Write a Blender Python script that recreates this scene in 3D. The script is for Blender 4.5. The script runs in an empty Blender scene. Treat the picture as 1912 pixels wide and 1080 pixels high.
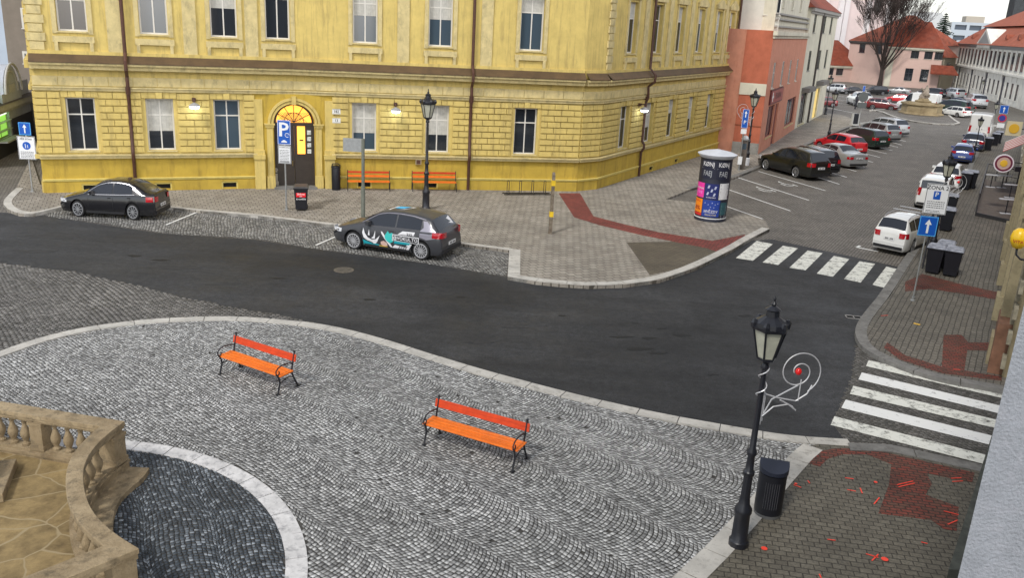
import bpy, bmesh, math, random
import numpy as np
from mathutils import Vector, Matrix
from mathutils.geometry import tessellate_polygon
SC = bpy.context.scene
COL = SC.collection
R = math.radians
# ---------------------------------------------------------------- camera
F, TH, RO, HC = 1608.0, R(17.47), R(-3.06), 8.48      # focal length in photo pixels, tilt, roll, height
def ray(x, y):
    u, v = x-956.0, y-540.0
    c, s = math.cos(RO), math.sin(RO)
    a, b = u*c-v*s, u*s+v*c
    return Vector((a, F*math.cos(TH)-b*math.sin(TH), -F*math.sin(TH)-b*math.cos(TH)))
def G(x, y, z=0.0):                                   # photo pixel -> point on the level z
    r = ray(x, y); t = -(HC-z)/r.z
    return Vector((r.x*t, r.y*t, z))
def P2(pts, z=0.0): return [tuple(G(x, y, z)[:2]) for x, y in pts]
def height(base, top, z0=0.0):                        # height over z0 of a pixel straight above a base pixel
    g = G(base[0], base[1], z0); r = ray(*top)
    t = (r.x*g.x+r.y*g.y)/(r.x**2+r.y**2)
    return HC+r.z*t-z0
def on_wall(px, A, B):                                # pixel -> (distance along AB, z)
    r = ray(*px); d = (B-A); d.z = 0; d.normalize(); n = Vector((-d.y, d.x, 0))
    t = (n.x*A.x+n.y*A.y)/(n.x*r.x+n.y*r.y)
    p = Vector((r.x*t, r.y*t, 0))
    return (p-Vector((A.x, A.y, 0))).dot(d), HC+r.z*t
def on_ray(px_, dist):                                 # a point on the pixel's line of sight at a forward distance
    r_ = ray(*px_); k = dist/r_.y; return Vector((r_.x*k, r_.y*k, HC+r_.z*k))
cam = bpy.data.cameras.new('camera'); camo = bpy.data.objects.new('camera', cam); COL.objects.link(camo)
right = (ray(957, 540)-ray(956, 540)).normalized(); up = (ray(956, 539)-ray(956, 540)).normalized(); back = -ray(956, 540).normalized()
M = Matrix(((right.x, up.x, back.x, 0), (right.y, up.y, back.y, 0), (right.z, up.z, back.z, HC), (0, 0, 0, 1)))
camo.matrix_world = M
cam.sensor_width = 36; cam.lens = F/1912*36; cam.clip_start = 0.1; cam.clip_end = 3000
SC.camera = camo
# ---------------------------------------------------------------- light
w = bpy.data.worlds.new('World'); SC.world = w; w.use_nodes = True
nt = w.node_tree; nt.nodes.clear()
sky = nt.nodes.new('ShaderNodeTexSky'); sky.sky_type = 'NISHITA'; sky.sun_disc = False
sky.sun_elevation = R(32); sky.sun_rotation = R(150); sky.air_density = 1.0; sky.dust_density = 1.2; sky.altitude = 200
hs = nt.nodes.new('ShaderNodeHueSaturation'); hs.inputs['Saturation'].default_value = 0.30; hs.inputs['Value'].default_value = 1.25
bg = nt.nodes.new('ShaderNodeBackground'); bg.inputs['Strength'].default_value = 0.125
wo = nt.nodes.new('ShaderNodeOutputWorld')
nt.links.new(sky.outputs[0], hs.inputs['Color']); nt.links.new(hs.outputs[0], bg.inputs[0]); nt.links.new(bg.outputs[0], wo.inputs[0])
sl = bpy.data.lights.new('sun', 'SUN'); sl.energy = 1.5; sl.angle = R(10); sl.color = (1.0, 0.96, 0.9)
so = bpy.data.objects.new('sun', sl); COL.objects.link(so)
so.rotation_euler = (R(90-50), 0, R(-32))
SC.view_settings.view_transform = 'Standard'; SC.view_settings.look = 'None'
SC.view_settings.exposure = 0.74; SC.view_settings.gamma = 1.0
SC.cycles.max_bounces = 5; SC.cycles.diffuse_bounces = 2; SC.cycles.glossy_bounces = 3; SC.cycles.transparent_max_bounces = 6
SC.cycles.use_denoising = True
# ---------------------------------------------------------------- materials
MATS = {}
def mat(name, col, rough=0.7, metal=0.0, noise=0.0, nscale=3.0, col2=None, bump=0.0, bscale=20.0, coat=0.0, emit=0.0, spec=0.5, alpha=1.0, dirt=None):
    if name in MATS: return MATS[name]
    m = bpy.data.materials.new(name); m.use_nodes = True; n = m.node_tree.nodes; l = m.node_tree.links
    b = n['Principled BSDF']; b.inputs['Roughness'].default_value = rough; b.inputs['Metallic'].default_value = metal
    b.inputs['Specular IOR Level'].default_value = spec
    b.inputs['Base Color'].default_value = (*col, 1)
    if coat: b.inputs['Coat Weight'].default_value = coat; b.inputs['Coat Roughness'].default_value = 0.06
    if emit: b.inputs['Emission Color'].default_value = (*col, 1); b.inputs['Emission Strength'].default_value = emit
    if alpha < 1: b.inputs['Alpha'].default_value = alpha
    tc = n.new('ShaderNodeTexCoord')
    if noise or col2:
        nz = n.new('ShaderNodeTexNoise'); nz.inputs['Scale'].default_value = nscale; nz.inputs['Detail'].default_value = 6; nz.inputs['Roughness'].default_value = 0.65
        l.new(tc.outputs['Object'], nz.inputs['Vector'])
        cr = n.new('ShaderNodeValToRGB'); cr.color_ramp.elements[0].position = 0.32; cr.color_ramp.elements[1].position = 0.68
        c2 = col2 or tuple(min(1, c*(1+noise)) for c in col); c1 = col if col2 else tuple(c*(1-noise) for c in col)
        cr.color_ramp.elements[0].color = (*c1, 1); cr.color_ramp.elements[1].color = (*c2, 1)
        l.new(nz.outputs['Fac'], cr.inputs[0]); last = cr.outputs[0]
        if dirt:
            nz2 = n.new('ShaderNodeTexNoise'); nz2.inputs['Scale'].default_value = dirt[1]; nz2.inputs['Detail'].default_value = 8; nz2.inputs['Roughness'].default_value = 0.75
            mp = n.new('ShaderNodeMapping'); mp.inputs['Scale'].default_value = dirt[2] if len(dirt) > 2 else (1, 1, 1)
            l.new(tc.outputs['Object'], mp.inputs[0]); l.new(mp.outputs[0], nz2.inputs['Vector'])
            r2 = n.new('ShaderNodeValToRGB'); r2.color_ramp.elements[0].position = 0.5; r2.color_ramp.elements[1].position = 0.72
            r2.color_ramp.elements[0].color = (0, 0, 0, 1); r2.color_ramp.elements[1].color = (1, 1, 1, 1)
            l.new(nz2.outputs['Fac'], r2.inputs[0])
            mx = n.new('ShaderNodeMix'); mx.data_type = 'RGBA'; l.new(r2.outputs[0], mx.inputs[0])
            l.new(last, mx.inputs[6]); mx.inputs[7].default_value = (*dirt[0], 1); last = mx.outputs[2]
        l.new(last, b.inputs['Base Color'])
    if bump:
        nb = n.new('ShaderNodeTexNoise'); nb.inputs['Scale'].default_value = bscale; nb.inputs['Detail'].default_value = 4
        l.new(tc.outputs['Object'], nb.inputs['Vector'])
        bp = n.new('ShaderNodeBump'); bp.inputs['Strength'].default_value = bump; bp.inputs['Distance'].default_value = 0.03
        l.new(nb.outputs['Fac'], bp.inputs['Height']); l.new(bp.outputs[0], b.inputs['Normal'])
    MATS[name] = m
    return m
def paver_mat(name, c1, c2, mortar, bw, bh, rot, msize=0.012, rough=0.75, spots=None, big=0.25, offset=0.5):
    """bricks laid in world metres, turned by rot"""
    m = bpy.data.materials.new(name); m.use_nodes = True; n = m.node_tree.nodes; l = m.node_tree.links
    b = n['Principled BSDF']; b.inputs['Roughness'].default_value = rough
    g = n.new('ShaderNodeNewGeometry'); mp = n.new('ShaderNodeMapping'); mp.inputs['Rotation'].default_value = (0, 0, rot)
    l.new(g.outputs['Position'], mp.inputs[0])
    wn = n.new('ShaderNodeTexNoise'); wn.inputs['Scale'].default_value = 1.3; wn.inputs['Detail'].default_value = 3; l.new(g.outputs['Position'], wn.inputs['Vector'])
    va = n.new('ShaderNodeVectorMath'); va.operation = 'MULTIPLY_ADD'; l.new(wn.outputs['Color'], va.inputs[0]); va.inputs[1].default_value = (0.08, 0.08, 0); l.new(mp.outputs[0], va.inputs[2])
    br = n.new('ShaderNodeTexBrick'); l.new(va.outputs[0], br.inputs['Vector'])
    br.inputs['Scale'].default_value = 1; br.inputs['Brick Width'].default_value = bw; br.inputs['Row Height'].default_value = bh
    br.inputs['Mortar Size'].default_value = msize; br.inputs['Mortar Smooth'].default_value = 0.3; br.offset = offset; br.inputs['Bias'].default_value = 0
    br.inputs['Color1'].default_value = (*c1, 1); br.inputs['Color2'].default_value = (*c2, 1); br.inputs['Mortar'].default_value = (*mortar, 1)
    nz = n.new('ShaderNodeTexNoise'); nz.inputs['Scale'].default_value = 0.55; nz.inputs['Detail'].default_value = 9; nz.inputs['Roughness'].default_value = 0.7
    l.new(g.outputs['Position'], nz.inputs['Vector'])
    mr = n.new('ShaderNodeMapRange'); mr.inputs[1].default_value = 0.3; mr.inputs[2].default_value = 0.7; mr.inputs[3].default_value = 1-big; mr.inputs[4].default_value = 1+big
    l.new(nz.outputs['Fac'], mr.inputs[0])
    mx = n.new('ShaderNodeMix'); mx.data_type = 'RGBA'; mx.blend_type = 'MULTIPLY'; mx.inputs[0].default_value = 1
    l.new(br.outputs['Color'], mx.inputs[6]); l.new(mr.outputs[0], mx.inputs[7])
    fn = n.new('ShaderNodeTexNoise'); fn.inputs['Scale'].default_value = 28; fn.inputs['Detail'].default_value = 3; l.new(g.outputs['Position'], fn.inputs['Vector'])
    mr2 = n.new('ShaderNodeMapRange'); mr2.inputs[1].default_value = 0.3; mr2.inputs[2].default_value = 0.7; mr2.inputs[3].default_value = 0.72; mr2.inputs[4].default_value = 1.3
    l.new(fn.outputs['Fac'], mr2.inputs[0])
    mx2 = n.new('ShaderNodeMix'); mx2.data_type = 'RGBA'; mx2.blend_type = 'MULTIPLY'; mx2.inputs[0].default_value = 1
    l.new(mx.outputs[2], mx2.inputs[6]); l.new(mr2.outputs[0], mx2.inputs[7])
    l.new(mx2.outputs[2], b.inputs['Base Color'])
    bp = n.new('ShaderNodeBump'); bp.inputs['Strength'].default_value = 0.6; bp.inputs['Distance'].default_value = 0.012; bp.invert = True
    l.new(br.outputs['Fac'], bp.inputs['Height']); l.new(bp.outputs[0], b.inputs['Normal'])
    MATS[name] = m
    return m
def asphalt_mat(name, base, rough=0.8):
    m = bpy.data.materials.new(name); m.use_nodes = True; n = m.node_tree.nodes; l = m.node_tree.links
    b = n['Principled BSDF']
    g = n.new('ShaderNodeNewGeometry')
    def noise(s, d, r, lo, hi, a=0.3, z=0.7, vec=None):
        k = n.new('ShaderNodeTexNoise'); k.inputs['Scale'].default_value = s; k.inputs['Detail'].default_value = d; k.inputs['Roughness'].default_value = r
        l.new(vec or g.outputs['Position'], k.inputs['Vector'])
        q = n.new('ShaderNodeMapRange'); q.inputs[1].default_value = a; q.inputs[2].default_value = z; q.inputs[3].default_value = lo; q.inputs[4].default_value = hi
        l.new(k.outputs['Fac'], q.inputs[0]); return q.outputs[0], k
    def mul(a, b_):
        q = n.new('ShaderNodeMath'); q.operation = 'MULTIPLY'; l.new(a, q.inputs[0]); l.new(b_, q.inputs[1]); return q.outputs[0]
    a, _ = noise(0.16, 6, 0.6, 0.62, 1.5); c, k = noise(24, 3, 0.9, 0.3, 1.95, .3, .7)
    mp = n.new('ShaderNodeMapping'); mp.inputs['Rotation'].default_value = (0, 0, R(14)); mp.inputs['Scale'].default_value = (0.12, 1.1, 1); l.new(g.outputs['Position'], mp.inputs[0])
    e, _ = noise(1.0, 7, 0.6, 0.8, 1.25, .35, .65, mp.outputs[0])
    v = mul(mul(a, c), e)
    # dark tar scars
    mp2 = n.new('ShaderNodeMapping'); mp2.inputs['Rotation'].default_value = (0, 0, R(8)); mp2.inputs['Scale'].default_value = (0.5, 2.2, 1); l.new(g.outputs['Position'], mp2.inputs[0])
    t, _ = noise(0.8, 6, 0.8, 1.0, 0.45, .61, .66, mp2.outputs[0]); t2, _ = noise(0.11, 4, 0.5, 0.85, 1.2, .47, .5); t = mul(t, t2); t3, _ = noise(5, 5, 0.85, 0.55, 1.55, .35, .65); t = mul(t, t3); t4, _ = noise(2.2, 9, 0.9, 1.0, 1.9, .66, .75); t = mul(t, t4)
    v = mul(v, t)
    mx = n.new('ShaderNodeMix'); mx.data_type = 'RGBA'; mx.blend_type = 'MULTIPLY'; mx.inputs[0].default_value = 1; mx.inputs[6].default_value = (*base, 1)
    l.new(v, mx.inputs[7]); l.new(mx.outputs[2], b.inputs['Base Color'])
    rr, _ = noise(0.5, 5, 0.6, rough-0.2, rough+0.1); l.new(rr, b.inputs['Roughness'])
    bp = n.new('ShaderNodeBump'); bp.inputs['Strength'].default_value = 0.35; bp.inputs['Distance'].default_value = 0.01; l.new(k.outputs['Fac'], bp.inputs['Height']); l.new(bp.outputs[0], b.inputs['Normal'])
    MATS[name] = m
    return m
def paint_mat(name, col, wear_lo=0.52, wear_hi=0.62):
    m = bpy.data.materials.new(name); m.use_nodes = True; n = m.node_tree.nodes; l = m.node_tree.links
    b = n['Principled BSDF']; b.inputs['Roughness'].default_value = 0.6; b.inputs['Base Color'].default_value = (*col, 1)
    g = n.new('ShaderNodeNewGeometry')
    k = n.new('ShaderNodeTexNoise'); k.inputs['Scale'].default_value = 3.5; k.inputs['Detail'].default_value = 12; k.inputs['Roughness'].default_value = 0.82; l.new(g.outputs['Position'], k.inputs['Vector'])
    q = n.new('ShaderNodeMapRange'); q.inputs[1].default_value = wear_lo; q.inputs[2].default_value = wear_hi; q.inputs[3].default_value = 1; q.inputs[4].default_value = 0.12; l.new(k.outputs['Fac'], q.inputs[0])
    l.new(q.outputs[0], b.inputs['Alpha'])
    MATS[name] = m
    return m
def sett_mat(name, cols, rough=0.7):
    """colour per stone from the 'tint' attribute"""
    m = bpy.data.materials.new(name); m.use_nodes = True; n = m.node_tree.nodes; l = m.node_tree.links
    b = n['Principled BSDF']; b.inputs['Roughness'].default_value = rough
    at = n.new('ShaderNodeAttribute'); at.attribute_name = 'tint'
    cr = n.new('ShaderNodeValToRGB'); cr.color_ramp.elements[0].color = (*cols[0], 1); cr.color_ramp.elements[1].color = (*cols[-1], 1)
    for i, c in enumerate(cols[1:-1]):
        e = cr.color_ramp.elements.new((i+1)/(len(cols)-1)); e.color = (*c, 1)
    l.new(at.outputs['Fac'], cr.inputs[0])
    g = n.new('ShaderNodeNewGeometry')
    k = n.new('ShaderNodeTexNoise'); k.inputs['Scale'].default_value = 0.35; k.inputs['Detail'].default_value = 8; k.inputs['Roughness'].default_value = 0.65; l.new(g.outputs['Position'], k.inputs['Vector'])
    q = n.new('ShaderNodeMapRange'); q.inputs[1].default_value = 0.3; q.inputs[2].default_value = 0.7; q.inputs[3].default_value = 0.68; q.inputs[4].default_value = 1.28; l.new(k.outputs['Fac'], q.inputs[0])
    mx = n.new('ShaderNodeMix'); mx.data_type = 'RGBA'; mx.blend_type = 'MULTIPLY'; mx.inputs[0].default_value = 1
    l.new(cr.outputs[0], mx.inputs[6]); l.new(q.outputs[0], mx.inputs[7]); l.new(mx.outputs[2], b.inputs['Base Color'])
    MATS[name] = m
    return m
# ---------------------------------------------------------------- mesh helpers
def link(name, me, parent=None):
    o = bpy.data.objects.new(name, me); COL.objects.link(o)
    if parent is not None: o.parent = parent
    return o
class MB:
    def __init__(s): s.v = []; s.f = []; s.m = []; s.cur = 0
    def add(s, vs, fs):
        n = len(s.v); s.v += [tuple(v) for v in vs]; s.f += [tuple(i+n for i in f) for f in fs]; s.m += [s.cur]*len(fs); return s
    def box(s, x0, x1, y0, y1, z0, z1):
        return s.add([(x0,y0,z0),(x1,y0,z0),(x1,y1,z0),(x0,y1,z0),(x0,y0,z1),(x1,y0,z1),(x1,y1,z1),(x0,y1,z1)],
                     [(0,3,2,1),(4,5,6,7),(0,1,5,4),(1,2,6,5),(2,3,7,6),(3,0,4,7)])
    def prism(s, poly, z0, z1, top=True, bottom=False, sides=True):
        n = len(poly)
        a = sum(poly[i][0]*poly[(i+1)%n][1]-poly[(i+1)%n][0]*poly[i][1] for i in range(n))
        if a < 0: poly = poly[::-1]
        vs = [(x,y,z0) for x,y in poly]+[(x,y,z1) for x,y in poly]; fs = []
        if sides: fs += [(i,(i+1)%n,(i+1)%n+n,i+n) for i in range(n)]
        tri = tessellate_polygon([[Vector((x,y,0)) for x,y in poly]])
        for t in tri:
            ax, bx, cx = (Vector((*poly[i], 0)) for i in t)
            if (bx-ax).cross(cx-ax).z < 0: t = t[::-1]
            if top: fs.append(tuple(i+n for i in t))
            if bottom: fs.append(tuple(t[::-1]))
        return s.add(vs, fs)
    def vprism(s, poly, y0, y1):                       # polygon in x-z, extruded along y (y0 = front)
        n = len(poly)
        vs = [(x,y0,z) for x,z in poly]+[(x,y1,z) for x,z in poly]
        tri = tessellate_polygon([[Vector((x,z,0)) for x,z in poly]])
        fs = [(i,(i+1)%n,(i+1)%n+n,i+n) for i in range(n)]+[tuple(t) for t in tri]+[tuple(i+n for i in t[::-1]) for t in tri]
        return s.add(vs, fs)
    def lathe(s, prof, n=12, c=(0,0), a0=0.0, sx=1, sy=1):
        vs = []; fs = []; k = len(prof)
        for i in range(n):
            a = a0+2*math.pi*i/n
            for r, z in prof: vs.append((c[0]+r*math.cos(a)*sx, c[1]+r*math.sin(a)*sy, z))
        for i in range(n):
            j = (i+1)%n
            for q in range(k-1): fs.append((i*k+q, j*k+q, j*k+q+1, i*k+q+1))
        if prof[0][0] > 1e-4: fs.append(tuple(i*k for i in range(n))[::-1])
        if prof[-1][0] > 1e-4: fs.append(tuple(i*k+k-1 for i in range(n)))
        return s.add(vs, fs)
    def tube(s, pts, r, n=6, closed=False, cap=True):
        pts = [Vector(p) for p in pts]; m = len(pts); rs = r if isinstance(r, (list, tuple)) else [r]*m
        vs = []; prev = None
        for i, p in enumerate(pts):
            if closed: t = pts[(i+1)%m]-pts[i-1]
            else: t = (pts[min(i+1, m-1)]-pts[max(i-1, 0)])
            t.normalize()
            if prev is None:
                a = Vector((0,0,1)) if abs(t.z) < 0.9 else Vector((1,0,0)); u = t.cross(a).normalized()
            else:
                u = (prev-t*prev.dot(t)); u = u.normalized() if u.length > 1e-6 else t.orthogonal().normalized()
            prev = u; w_ = t.cross(u)
            for k in range(n):
                a = 2*math.pi*k/n; vs.append(p+(u*math.cos(a)+w_*math.sin(a))*rs[i])
        fs = []
        for i in range(m if closed else m-1):
            j = (i+1)%m
            for k in range(n): fs.append((i*n+k, i*n+(k+1)%n, j*n+(k+1)%n, j*n+k))
        if cap and not closed: fs += [tuple(range(n))[::-1], tuple((m-1)*n+k for k in range(n))]
        return s.add(vs, fs)
    def bar(s, a, b, w_, h):                           # box-section bar between two points
        a, b = Vector(a), Vector(b); t = (b-a).normalized()
        z = Vector((0,0,1)) if abs(t.z) < 0.95 else Vector((0,1,0))
        u = t.cross(z).normalized()*w_/2; q = u.cross(t).normalized()*h/2
        vs = [a-u-q, a+u-q, a+u+q, a-u+q, b-u-q, b+u-q, b+u+q, b-u+q]
        return s.add(vs, [(0,1,2,3),(7,6,5,4),(0,4,5,1),(1,5,6,2),(2,6,7,3),(3,7,4,0)])
    def build(s, name, m, parent=None, smooth=False, loc=None, fix=True, bevel=0):
        me = bpy.data.meshes.new(name); me.from_pydata(s.v, [], s.f)
        for k in (m if isinstance(m, (list, tuple)) else [m]): me.materials.append(k)
        if isinstance(m, (list, tuple)): me.polygons.foreach_set('material_index', s.m)
        if fix:
            b = bmesh.new(); b.from_mesh(me); bmesh.ops.recalc_face_normals(b, faces=b.faces); b.to_mesh(me); b.free()
        if smooth:
            for p in me.polygons: p.use_smooth = True
            if smooth is not True: me.set_sharp_from_angle(angle=R(smooth))
        me.update()
        o = link(name, me, parent)
        if loc: o.location = loc
        if bevel:
            bv = o.modifiers.new('bevel', 'BEVEL'); bv.width = bevel; bv.segments = 2; bv.limit_method = 'ANGLE'
        return o
def build_split(mb, name, m, parent):                  # every loose piece becomes an object of its own
    par = list(range(len(mb.v)))
    def find(i):
        while par[i] != i: par[i] = par[par[i]]; i = par[i]
        return i
    for f in mb.f:
        for i in f[1:]: par[find(i)] = find(f[0])
    groups = {}
    for f in mb.f: groups.setdefault(find(f[0]), []).append(f)
    out = []
    for fs in groups.values():
        ids = sorted({i for f in fs for i in f}); k = {i: n for n, i in enumerate(ids)}
        q = MB(); q.add([mb.v[i] for i in ids], [tuple(k[i] for i in f) for f in fs]); out.append(q.build(name, m, parent))
    return out
def tag(o, label, cat, group=None):
    o['label'] = label; o['category'] = cat
    if group: o['group'] = group
    return o
def thing(name, label, cat, loc=(0,0,0), rz=0.0, group=None, sc=1.0):
    o = bpy.data.objects.new(name, None); COL.objects.link(o); o.empty_display_size = 0.3
    o.location = loc; o.rotation_euler = (0,0,rz); o.scale = (sc,sc,sc)
    return tag(o, label, cat, group)
def struct(o): o['kind'] = 'structure'; return o
def copy_tree(o, parent=None, **kw):
    c = o.copy(); COL.objects.link(c)
    if parent is not None: c.parent = parent
    for ch in [x for x in list(COL.objects) if x.parent == o]: copy_tree(ch, c)
    for k, v in kw.items(): c[k] = v
    return c
TXT = {}
def text_verts(s, size):
    key = (s, size)
    if key in TXT: return TXT[key]
    cu = bpy.data.curves.new('t', 'FONT'); cu.body = s; cu.size = size; cu.align_x = 'CENTER'; cu.align_y = 'CENTER'; cu.resolution_u = 2; cu.offset = size*0.012
    o = bpy.data.objects.new('t', cu); COL.objects.link(o)
    dg = bpy.context.evaluated_depsgraph_get(); me = bpy.data.meshes.new_from_object(o.evaluated_get(dg))
    v = [tuple(x.co) for x in me.vertices]; f = [tuple(p.vertices) for p in me.polygons]
    bpy.data.objects.remove(o); bpy.data.curves.remove(cu); bpy.data.meshes.remove(me)
    TXT[key] = (v, f); return v, f
def letters(mb, s, size, fn, sx=1.0):                  # fn maps (x, y) of the text plane to 3-D
    v, f = text_verts(s, size)
    mb.add([fn(x*sx, y) for x, y, _ in v], f); return mb
def plane_fn(ox, oy, oz): return lambda x, y: (ox+x, oy, oz+y)     # facing -y
# ================================================================ ground
random.seed(5); RNG = np.random.default_rng(7)
ST = R(60)                                             # bearing of the side street
sett_far = paver_mat('street_setts', (.135,.122,.105), (.20,.183,.16), (.055,.048,.04), .17, .12, -ST, .018, .72, big=.3)
pave_main = paver_mat('concrete_pavers', (.225,.20,.168), (.29,.265,.225), (.075,.064,.05), .30, .30, R(-24), .016, .8, big=.28)
pave_right = paver_mat('small_pavers', (.11,.10,.082), (.15,.135,.11), (.05,.044,.036), .24, .16, R(-60), .015, .75, big=.3)
pave_near = paver_mat('footway_pavers', (.095,.084,.064), (.125,.112,.086), (.035,.03,.022), .21, .14, R(10), .011, .7, big=.3)
pave_red = paver_mat('red_pavers', (.16,.035,.026), (.28,.055,.042), (.045,.022,.018), .2, .1, R(-24), .016, .8, big=.3)
pave_red2 = paver_mat('dark_red_pavers', (.10,.045,.03), (.17,.035,.022), (.035,.018,.013), .2, .1, R(10), .014, .8, big=.4)
pave_brown = paver_mat('brown_pavers', (.095,.078,.055), (.12,.10,.07), (.05,.042,.03), .25, .12, R(-12), .014, .85, big=.3)
asph = asphalt_mat('asphalt', (.0175,.0178,.0188))
kerb_m = mat('pale_kerb_stone', (.46,.44,.40), .8, noise=.22, nscale=2.5, bump=.25, dirt=((.16,.15,.13), 5))
kerb_g = mat('grey_kerb_stone', (.17,.165,.155), .8, noise=.25, nscale=3, bump=.2, dirt=((.08,.075,.07), 4))
joint = mat('joint_sand', (.058,.055,.05), .95, noise=.3, nscale=8)
paint = paint_mat('road_paint', (.72,.72,.70), .56, .66)
paint2 = paint_mat('worn_road_paint', (.66,.66,.60), .50, .62)
spray = mat('red_spray_paint', (.85,.06,.03), .6)
spray_y = mat('yellow_spray_paint', (.7,.42,.05), .6)
def sheet(name, poly, z, m, z0=None, sub=None):
    mb = MB(); mb.prism(poly, z if z0 is None else z0, z, sides=z0 is not None)
    return struct(mb.build(name, m, fix=False))
big = [(-900,-60),(900,-60),(900,1600),(-900,1600)]
sheet('ground', big, 0.0, sett_far)
# asphalt carriageway
A_px = [(-90,397),(0,397),(75,402),(180,418),(300,436),(480,448),(600,467),(800,493),(948,518),(960,522),(1100,536),(1233,525),(1300,503),(1367,470),(1400,450),(1440,447),(1560,473),(1697,503),(1660,560),(1640,600),(1634,640),(1600,700),(1553,790),(1580,826),(1500,826),
        (1400,812),(1200,775),(1000,726),(850,684),(700,634),(600,609),(520,600),(440,577),(300,548),(130,508),(0,495),(-90,490)]
sheet('road', P2(A_px), 0.004, asph)
# cobbled plaza
def ptsin(X, Y, poly):
    inside = np.zeros(X.shape, bool); n = len(poly)
    for i in range(n):
        x1, y1 = poly[i]; x2, y2 = poly[(i+1) % n]
        if y1 == y2: continue
        c = ((y1 > Y) != (y2 > Y)) & (X < (x2-x1)*(Y-y1)/(y2-y1)+x1); inside ^= c
    return inside
def setts(name, poly, z, m, s=0.1, rot=0.0, colw=1.25, arc=True, holes=(), gap=0.86, h=0.02, bend=0.62):
    """one mesh of laid stones, in segmental arcs or plain rows"""
    pa = np.array(poly); c, sn = math.cos(rot), math.sin(rot)
    cx, cy = pa.mean(0); q = pa-[cx, cy]; lx = q[:,0]*c+q[:,1]*sn; ly = -q[:,0]*sn+q[:,1]*c
    nr = int((ly.max()-ly.min()+3)/s)
    V = []; 
    if arc:
        Rr = colw*bend; half = colw/2; na = max(5, int(round(2*Rr*math.asin(half/Rr)/s)))
        th = np.linspace(-math.asin(half/Rr), math.asin(half/Rr), na+1)
        cols = np.arange(math.floor(lx.min()/colw)-1, math.ceil(lx.max()/colw)+2)
        j = np.arange(nr); y0 = ly.min()-2
        CI, JI, KI = np.meshgrid(cols, j, np.arange(na), indexing='ij')
        CI, JI, KI = CI.ravel(), JI.ravel(), KI.ravel()
        jit = RNG.uniform(-.18, .18, (len(cols), nr, na+1))*(th[1]-th[0])
        ci = (CI-cols[0]).astype(int)
        ta = th[KI]+jit[ci, JI, KI]*(KI > 0); tb = th[KI+1]+jit[ci, JI, KI+1]*(KI < na-1)
        colsh = RNG.uniform(0, s, len(cols))[ci]
        def pos(t, row):
            return np.stack([CI*colw+Rr*np.sin(t), y0+row*s+colsh+Rr*np.cos(t)-Rr*math.cos(math.asin(half/Rr))], -1)
        P = np.stack([pos(ta, JI), pos(tb, JI), pos(tb, JI+1), pos(ta, JI+1)], 1)
    else:
        ncx = int((lx.max()-lx.min()+2)/s)
        J, K = np.meshgrid(np.arange(nr), np.arange(ncx), indexing='ij'); J, K = J.ravel(), K.ravel()
        x = lx.min()-1+K*s+(J % 2)*s*.5; y = ly.min()-1+J*s
        wob = 0.25*np.sin(x*.7)+.12*np.sin(x*1.9+y*.6)
        P = np.stack([np.stack([x, y+wob], -1), np.stack([x+s, y+wob], -1), np.stack([x+s, y+s+wob], -1), np.stack([x, y+s+wob], -1)], 1)
    ctr = P.mean(1, keepdims=True); P = ctr+(P-ctr)*gap+RNG.uniform(-.06, .06, P.shape)*s
    X = P[...,0]*c-P[...,1]*sn+cx; Y = P[...,0]*sn+P[...,1]*c+cy
    mx_, my_ = X.mean(1), Y.mean(1); keep = ptsin(mx_, my_, poly)
    for hp in holes: keep &= ~ptsin(mx_, my_, hp)
    keep &= RNG.random(len(keep)) > 0.0012
    X = X+.05*np.sin(Y*1.3+X*.5)+.03*np.sin(Y*3.1); Y = Y+.05*np.sin(X*1.1-Y*.4)+.03*np.sin(X*2.7+1)
    X, Y = X[keep], Y[keep]; n = len(X)
    zt = z+RNG.uniform(-.004, .004, (n, 1))+np.zeros((n, 4))+RNG.uniform(-.003, .003, (n, 4))
    cxm, cym = X.mean(1, keepdims=True), Y.mean(1, keepdims=True)
    top = np.stack([X, Y, zt], -1); bot = np.stack([X, Y, zt-h], -1)
    co = np.concatenate([top, bot], 1).reshape(-1, 3)
    base = (np.arange(n)*8)[:, None]
    fl = np.array([[0,1,2,3],[4,5,1,0],[5,6,2,1],[6,7,3,2],[7,4,0,3]])
    fi = (base[:, None]+fl[None]).reshape(-1)
    me = bpy.data.meshes.new(name); me.vertices.add(len(co)); me.vertices.foreach_set('co', co.ravel())
    nf = n*5; me.loops.add(nf*4); me.loops.foreach_set('vertex_index', fi); me.polygons.add(nf)
    me.polygons.foreach_set('loop_start', np.arange(nf)*4); me.update(calc_edges=True)
    at = me.attributes.new('tint', 'FLOAT', 'POINT'); at.data.foreach_set('value', np.repeat(RNG.random(n), 8))
    me.materials.append(m); me.materials.append(joint)
    mi = np.ones(nf, np.int32); mi[::5] = 0; me.polygons.foreach_set('material_index', mi); me.validate()
    return struct(link(name, me))
def smooth_poly(pts, it=2, closed=False):
    for _ in range(it):
        out = [] if closed else [pts[0]]
        for i in range(len(pts) if closed else len(pts)-1):
            a, b = pts[i], pts[(i+1) % len(pts)]
            out += [(a[0]*.75+b[0]*.25, a[1]*.75+b[1]*.25), (a[0]*.25+b[0]*.75, a[1]*.25+b[1]*.75)]
        if not closed: out.append(pts[-1])
        pts = out
    return pts
def offset_line(pts, d):                               # to the left of the direction of travel
    out = []
    for i in range(len(pts)):
        a = Vector(pts[max(i-1, 0)]); b = Vector(pts[min(i+1, len(pts)-1)]); t = (b-a).normalized(); out.append((pts[i][0]-t.y*d, pts[i][1]+t.x*d))
    return out
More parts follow.
